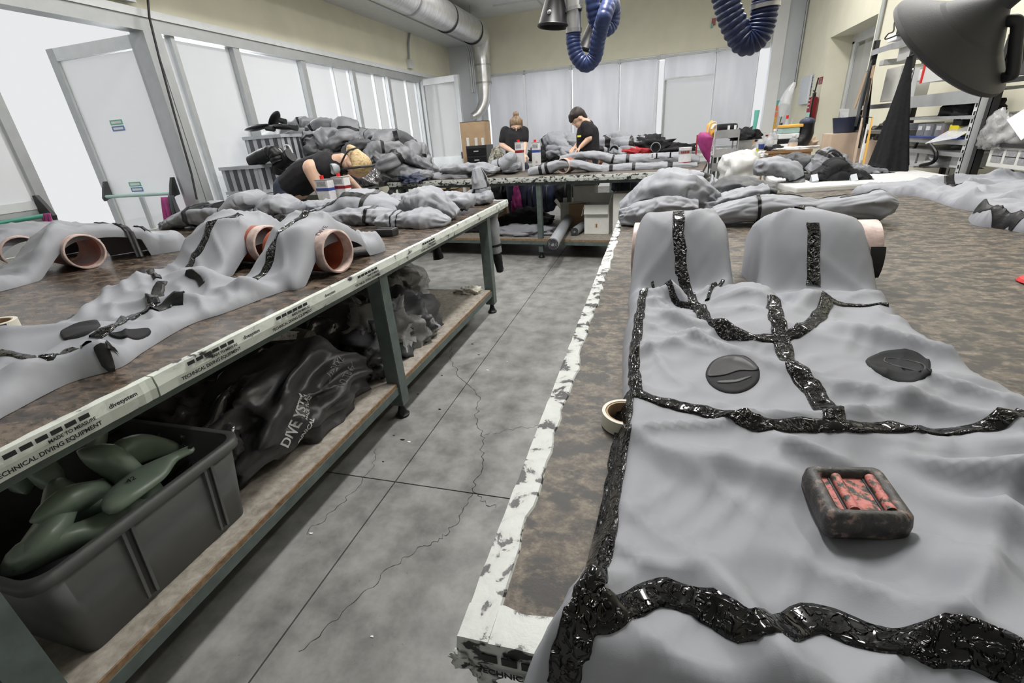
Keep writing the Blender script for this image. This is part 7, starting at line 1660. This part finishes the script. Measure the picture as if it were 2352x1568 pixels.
# ---------------- shelving along the right wall
def rack(label, y0, y1, levels, mat_post, mat_shelf, ztop, holes=True, depth=.5):
    t = thing('shelf_rack', label, 'shelving', (SX+depth/2, (y0+y1)/2, 0))
    for y in (y0, y1-.035):
        for x in (SX, SX+depth-.035):
            o = MB().box(x, x+.004, y, y+.045, 0, ztop).box(x, x+.045, y, y+.004, 0, ztop).build('post', mat_post, t)
            if holes and x == SX:
                m_ = MB()
                for k in range(int(ztop/.05)): m_.box(x-.0015, x, y+.012, y+.030, .02+k*.05, .045+k*.05)
                m_.build('slot_holes', 'ink', o)['kind'] = 'stuff'
    for z, h in levels:
        MB().box(SX-.004, SX+depth, y0+.004, y1-.004, z-.012, z).build('shelf', mat_shelf, t); MB().box(SX-.006, SX-.002, y0, y1, z-h, z).build('shelf_lip', mat_shelf, t)
    return t
yA0, yA1 = 5.45, 6.35
lvA = [sh(2050, 98), sh(2050, 236), sh(2040, 262)]
rack('perforated rack holding papers and patterns, left one by the recessed door', 5.50, 6.42, [(sh(2060, 96).z, .05), (sh(2050, 236).z, .04), (sh(2040, 300).z, .03), (sh(2040, 385).z, .03)], 'dark_steel', 'steel', sh(2010, 88).z if False else 2.0)
rack('grey perforated rack with clear bins, middle one along the right wall', 4.30, 5.42, [(sh(2150, 215).z, .09), (sh(2150, 268).z, .02), (sh(2150, 318).z, .035), (sh(2140, 345).z, .03), (.55, .03)], 'alu_light', 'alu', 1.66)
rack('dark rack with plastic bags and boxes at the right border', 3.10, 4.20, [(sh(2320, 178).z, .03), (sh(2320, 330).z, .02), (.45, .03)], 'dark_steel', 'dark_steel', sh(2290, 200).z+.3, False)
def onrack(px, zpy, y=None, dx=.15):
    p = sh(px, zpy); return (SX+dx, p.y if y is None else y, p.z)
def shelfbox(label, px, py0, py1, wy, dx, mat, cat='box', name='shelf_box', bev=.006, wx=.13, ext=None):
    p0, p1 = sh(px, py1, SX+.02), sh(px, py0, SX+.02); o = MB().box(SX+dx, SX+dx+wx*2, p0.y-wy, p0.y+wy, p0.z, p1.z).build(name, mat, None, bevel=bev); tag(o, label, cat); return o
for k, (px, a_, b_, m_, lb_) in enumerate(((2110, 285, 314, 'clear_box', 'clear bin with dark stripes on the white shelf, left'), (2128, 285, 314, 'clear_box', 'second clear bin with dark contents on the white shelf'), (2152, 284, 314, 'clear_box', 'clear bin holding red items on the white shelf'), (2185, 286, 312, 'yellow_pl', 'yellow container on the white shelf'), (2196, 276, 290, 'rubber', 'black box behind the yellow container'))):
    o = shelfbox(lb_, px, a_, b_, .06, .02, m_, 'bin')
    if m_ == 'clear_box':
        p0, p1 = sh(px, b_, SX+.02), sh(px, a_, SX+.02); MB().box(SX+.04, SX+.24, p0.y-.045, p0.y+.045, p0.z+.01, p1.z-.05).build('contents', ['fabric_dark', 'navy', 'red_cloth'][k], o); MB().box(SX+.015, SX+.019, p0.y-.03, p0.y+.03, p1.z-.045, p1.z-.015).build('bin_label', 'paper', o)
p = sh(2165, 268); crumple('cloth', 'black cap-like bundle on the upper shelf above the clear bins', 'cloth', (SX+.18, p.y, p.z), (.14, .20, .11), 'fabric_black', 511, amp=.35)
MB().box(SX-.02, SX+.30, 4.4, 5.3, sh(2150, 318).z, sh(2150, 318).z+.012).build('blue_mat', 'blue', None); tag(COL.objects[-1], 'blue mat edge under the clear bins', 'mat')
p = sh(2190, 322); o = MB().prism([(SX-.05, p.y-.14, p.z+.02), (SX+.1, p.y-.14, p.z+.12), (SX+.1, p.y+.12, p.z+.12), (SX-.12, p.y+.12, p.z-.02)], (0, .0, .003)).build('clear_sheet', 'white_film', None); tag(o, 'clear plastic sheet slipping off the white shelf', 'sheet')
p = sh(2120, 355); crumple('shoe_pile', 'white bundle on the lowest visible shelf of the middle rack', 'bundle', (SX+.2, p.y, sh(2120, 385).z), (.15, .28, .10), 'paper', 512, amp=.4)
MB().tube(catmull([sh(2135, 330, SX-.02), sh(2150, 352, SX-.03), sh(2143, 372, SX-.03), sh(2115, 380, SX-.02)], 20), .014, 8).build('cable', 'rubber', None, True); tag(COL.objects[-1], 'thick black cable hanging from the white shelf', 'cable')
MB().tube([sh(2108, 325, SX+.02), sh(2098, 345, SX+.02)], .012, 8).build('cable', 'rubber', None, True); tag(COL.objects[-1], 'short black strut under the white shelf', 'strut')
for k, (px, a_, b_, wy, m_, lb_) in enumerate(((2036, 80, 96, .10, 'paper', 'white box on the top shelf of the left rack'), (2070, 62, 92, .10, 'white', 'bright white folder box on the top shelf of the left rack'), (2050, 58, 84, .05, 'rubber', 'black folder between the white boxes'), (2012, 140, 152, .05, 'paper', 'small white box below the top shelf, left rack'), (2025, 160, 234, .16, 'box_white', 'tall cream envelope leaning on the left rack'), (2060, 110, 140, .12, 'white', 'white paper stack under the top shelf, left rack'), (2075, 165, 190, .08, 'paper', 'white folded papers beside the black coat'))):
    shelfbox(lb_, px, a_, b_, wy, .06, m_, 'box')
for k, (px, a_, b_, wy, m_, lb_) in enumerate(((2300, 92, 170, .12, 'rubber', 'dark box on the upper shelf right of the hood'), (2345, 130, 172, .08, 'fabric_dark', 'dark grey box at the right border upper shelf'), (2340, 80, 96, .06, 'card', 'brown box behind the hood handle'))):
    shelfbox(lb_, px, a_, b_, wy, .05, m_, 'box')
p = sh(2120, 150, SX+.05); o = MB().box(SX+.04, SX+.3, sh(2160, 150).y, sh(2112, 150).y, sh(2130, 188).z, sh(2130, 140).z).build('white_board', 'white', None); tag(o, 'white folder block with red edge behind the coat and hood', 'box'); MB().box(SX+.03, SX+.04, sh(2112, 150).y-.02, sh(2112, 150).y, sh(2130, 188).z, sh(2130, 140).z).build('red_edge', 'red', o)
p = sh(2310, 305); crumple('plastic_bag', 'clear crumpled plastic bags on the right border rack', 'plastic bag', (SX+.16, p.y, sh(2310, 332).z), (.15, .36, .13), 'clear_film', 513, amp=.3); crumple('plastic_bag', 'clear plastic bag hanging off the right border rack', 'plastic bag', (SX+.02, sh(2285, 315).y, sh(2285, 345).z), (.06, .13, .12), 'clear_film', 515, amp=.35, flat=.8)
p = sh(2292, 268); crumple('cloth', 'black cap on the clear bags, right border rack', 'cloth', (SX+.25, p.y, sh(2292, 284).z), (.10, .13, .06), 'fabric_black', 514, amp=.2)
a, b, c_, d_ = sh(2312, 275, SX-.05), sh(2360, 245, SX-.05), sh(2375, 300, SX-.08), sh(2345, 322, SX-.08); o = MB().prism([a, b, c_, d_], (.004, 0, 0)).build('paper_sheet', 'paper'); tag(o, 'grey white paper sheet sticking out at the right border', 'paper')
o = shelfbox('newsprint covered box at the bottom of the right border rack', 2312, 338, 388, .22, .02, 'box_white', 'box')
p0, p1 = sh(2312, 388, SX+.02), sh(2312, 338, SX+.02)
for i in range(3):
    for j in range(2): y = p0.y-.18+i*.13; z = p0.z+.03+j*(p1.z-p0.z-.05)/2; MB().box(SX+.017, SX+.02, y, y+.10, z, z+(p1.z-p0.z)*.34).build('print_block', 'grey_ink', o)
for k, (px, a_, b_, wy, m_, lb_) in enumerate(((2060, 285, 300, .12, 'paper', 'white parcel on the third shelf of the left rack'), (2022, 300, 384, .10, 'box_white', 'tall white box low on the left rack beside the grey sack'), (2075, 340, 384, .08, 'paper', 'white packet low on the left rack nearest the coat'), (2172, 346, 386, .05, 'paper', 'white packet at the foot of the middle rack, right'), (2098, 352, 386, .06, 'box_white', 'cream box at the foot of the middle rack, left'))):
    shelfbox(lb_, px, a_, b_, wy, .06, m_, 'box')
# hanging patterns and coat
def drape(name, label, cat, top, bot, w0, w1, d0, d1, mat, seed, folds=5, amp=.25):
    top, bot = Vector(top), Vector(bot); t = thing(name, label, cat, (bot.x, bot.y, bot.z)); V = []; F = []; n, m = 48, 26
    for j in range(m+1):
        s_ = j/m; c = top.lerp(bot, s_); w = w0+(w1-w0)*s_**1.15; d = d0+(d1-d0)*s_
        for k in range(n):
            a = 2*PI*k/n; r = 1+amp*s_*(math.sin(a*folds+seed)+.6*math.sin(a*(folds*2+1)+2*seed)); V.append((c.x+w*math.cos(a)*r*.55, c.y+w*math.sin(a)*r, c.z+.03*s_*math.sin(a*2+seed)))
    for j in range(m):
        for k in range(n): F.append((j*n+k, j*n+(k+1) % n, (j+1)*n+(k+1) % n, (j+1)*n+k))
    F.append(tuple(range(n))); F.append(tuple(m*n+k for k in range(n))[::-1]); link_mesh('cloth_body', V, F, mat, t, True); return t
cx_ = 1.93; tp_, bt_ = atX(2090, 130, cx_), atX(2040, 388, cx_-.06)
t = drape('coat', 'black coat hanging on the rack post, flaring to the bench', 'coat', tp_, bt_, .03, .215, .03, .2, 'coat', 1.2, 5, .10)
MB().tube(catmull([tp_, tp_+Vector((.08, .0, .03)), (SX, tp_.y, tp_.z+.02)], 10), .01, 8).build('hanging_loop', 'fabric_black', t, True)
MB().tube(catmull([atX(2058, 40, SX-.02), atX(2054, 55, SX-.02), atX(2052, 72, SX-.02), atX(2040, 78, SX-.02), atX(2036, 90, SX-.02), (SX+.02, 5.62, 1.99)], 24), .006, 6).build('wire_hanger', 'dark_steel', None, True); tag(COL.objects[-1], 'thin wire hanger hooked over the left rack', 'hanger')
for k, (x0_, y0_, x1_, y1_, w, m_, lb_) in enumerate(((2000, 140, 1965, 290, .13, 'dark_steel', 'dark pattern strip bundle hanging at the left rack end'), (2004, 150, 1985, 320, .11, 'fabric_black', 'black pattern strips hanging behind the green bundle'), (1990, 165, 1962, 250, .08, 'card', 'brown card pattern among the hanging strips'), (2006, 150, 1976, 300, .10, 'card', 'long brown card pattern in the middle of the hanging strips'), (1998, 180, 1972, 340, .09, 'fabric_black', 'second black strip bundle below the brown pattern'), (1980, 270, 1955, 400, .07, 'card_light', 'pale card pattern strip hanging low left of the coat'), (1992, 285, 1968, 400, .045, 'paper', 'white card pattern strip beside the pale one'), (2003, 270, 1982, 380, .045, 'post_amber', 'amber card pattern strip nearest the coat'))):
    a, b = atX(x0_, y0_, SX-.06-.02*k), atX(x1_, y1_, SX-.10-.02*k); d = b-a; s_ = Vector((.2, 1, 0)).normalized(); o = MB().prism([a-s_*w*.5, a+s_*w*.5, a+d*.5+s_*w*1.1, b+s_*w*.9, b-s_*w*.6, a+d*.5-s_*w*.9], (.006, 0, 0)).build('pattern_strip', m_); tag(o, lb_, 'pattern', 'hanging card patterns'); MB().tube([a, Vector((SX+.01, 6.40, max(a.z+.02, 1.0)))], .004, 6).build('hanging_string', 'dark_steel', o)
p = atX(1942, 285, 2.05); t = thing('bin', 'dark blue basket of papers left of the hanging patterns', 'basket', (p.x, p.y, p.z-.1)); MB().lathe([(0, 0), (.10, 0), (.135, .16), (.128, .16), (.095, .01), (0, .01)], (p.x, p.y, p.z-.09), 20).build('basket', 'navy', t, True)
q = atX(1945, 262, 2.05); MB().prism([q+Vector((-.05, .12, .06)), q+Vector((-.02, -.10, .05)), q+Vector((0, -.07, -.09)), q+Vector((0, .07, -.09))], (.004, 0, 0)).build('papers', 'paper', t)
z_ = p.z-.09; o = MB().box(p.x-.16, p.x+.16, p.y-.17, p.y+.17, 0, z_).build('carton_stack', 'card_light'); tag(o, 'pale brown carton under the dark blue basket', 'box'); MB().box(p.x-.161, p.x+.161, p.y-.171, p.y+.171, z_*.6, z_*.602).build('carton_seam', 'card', o)
p = atX(2015, 370, 2.2); o = MB().box(2.12, 2.42, p.y-.15, p.y+.15, 0, atX(2010, 325, 2.1).z).build('carton', 'card_light'); tag(o, 'pale pink carton between the patterns and the coat', 'box'); MB().box(2.117, 2.12, p.y-.12, p.y+.12, .7, .74).build('print_strip', 'red_cloth', o)
p = atX(2010, 300, 2.25); crumple('plastic_bag', 'grey black sack on the rack behind the patterns', 'plastic bag', (2.32, p.y, p.z-.12), (.12, .2, .13), 'bin_film', 521, amp=.3)
"""end"""
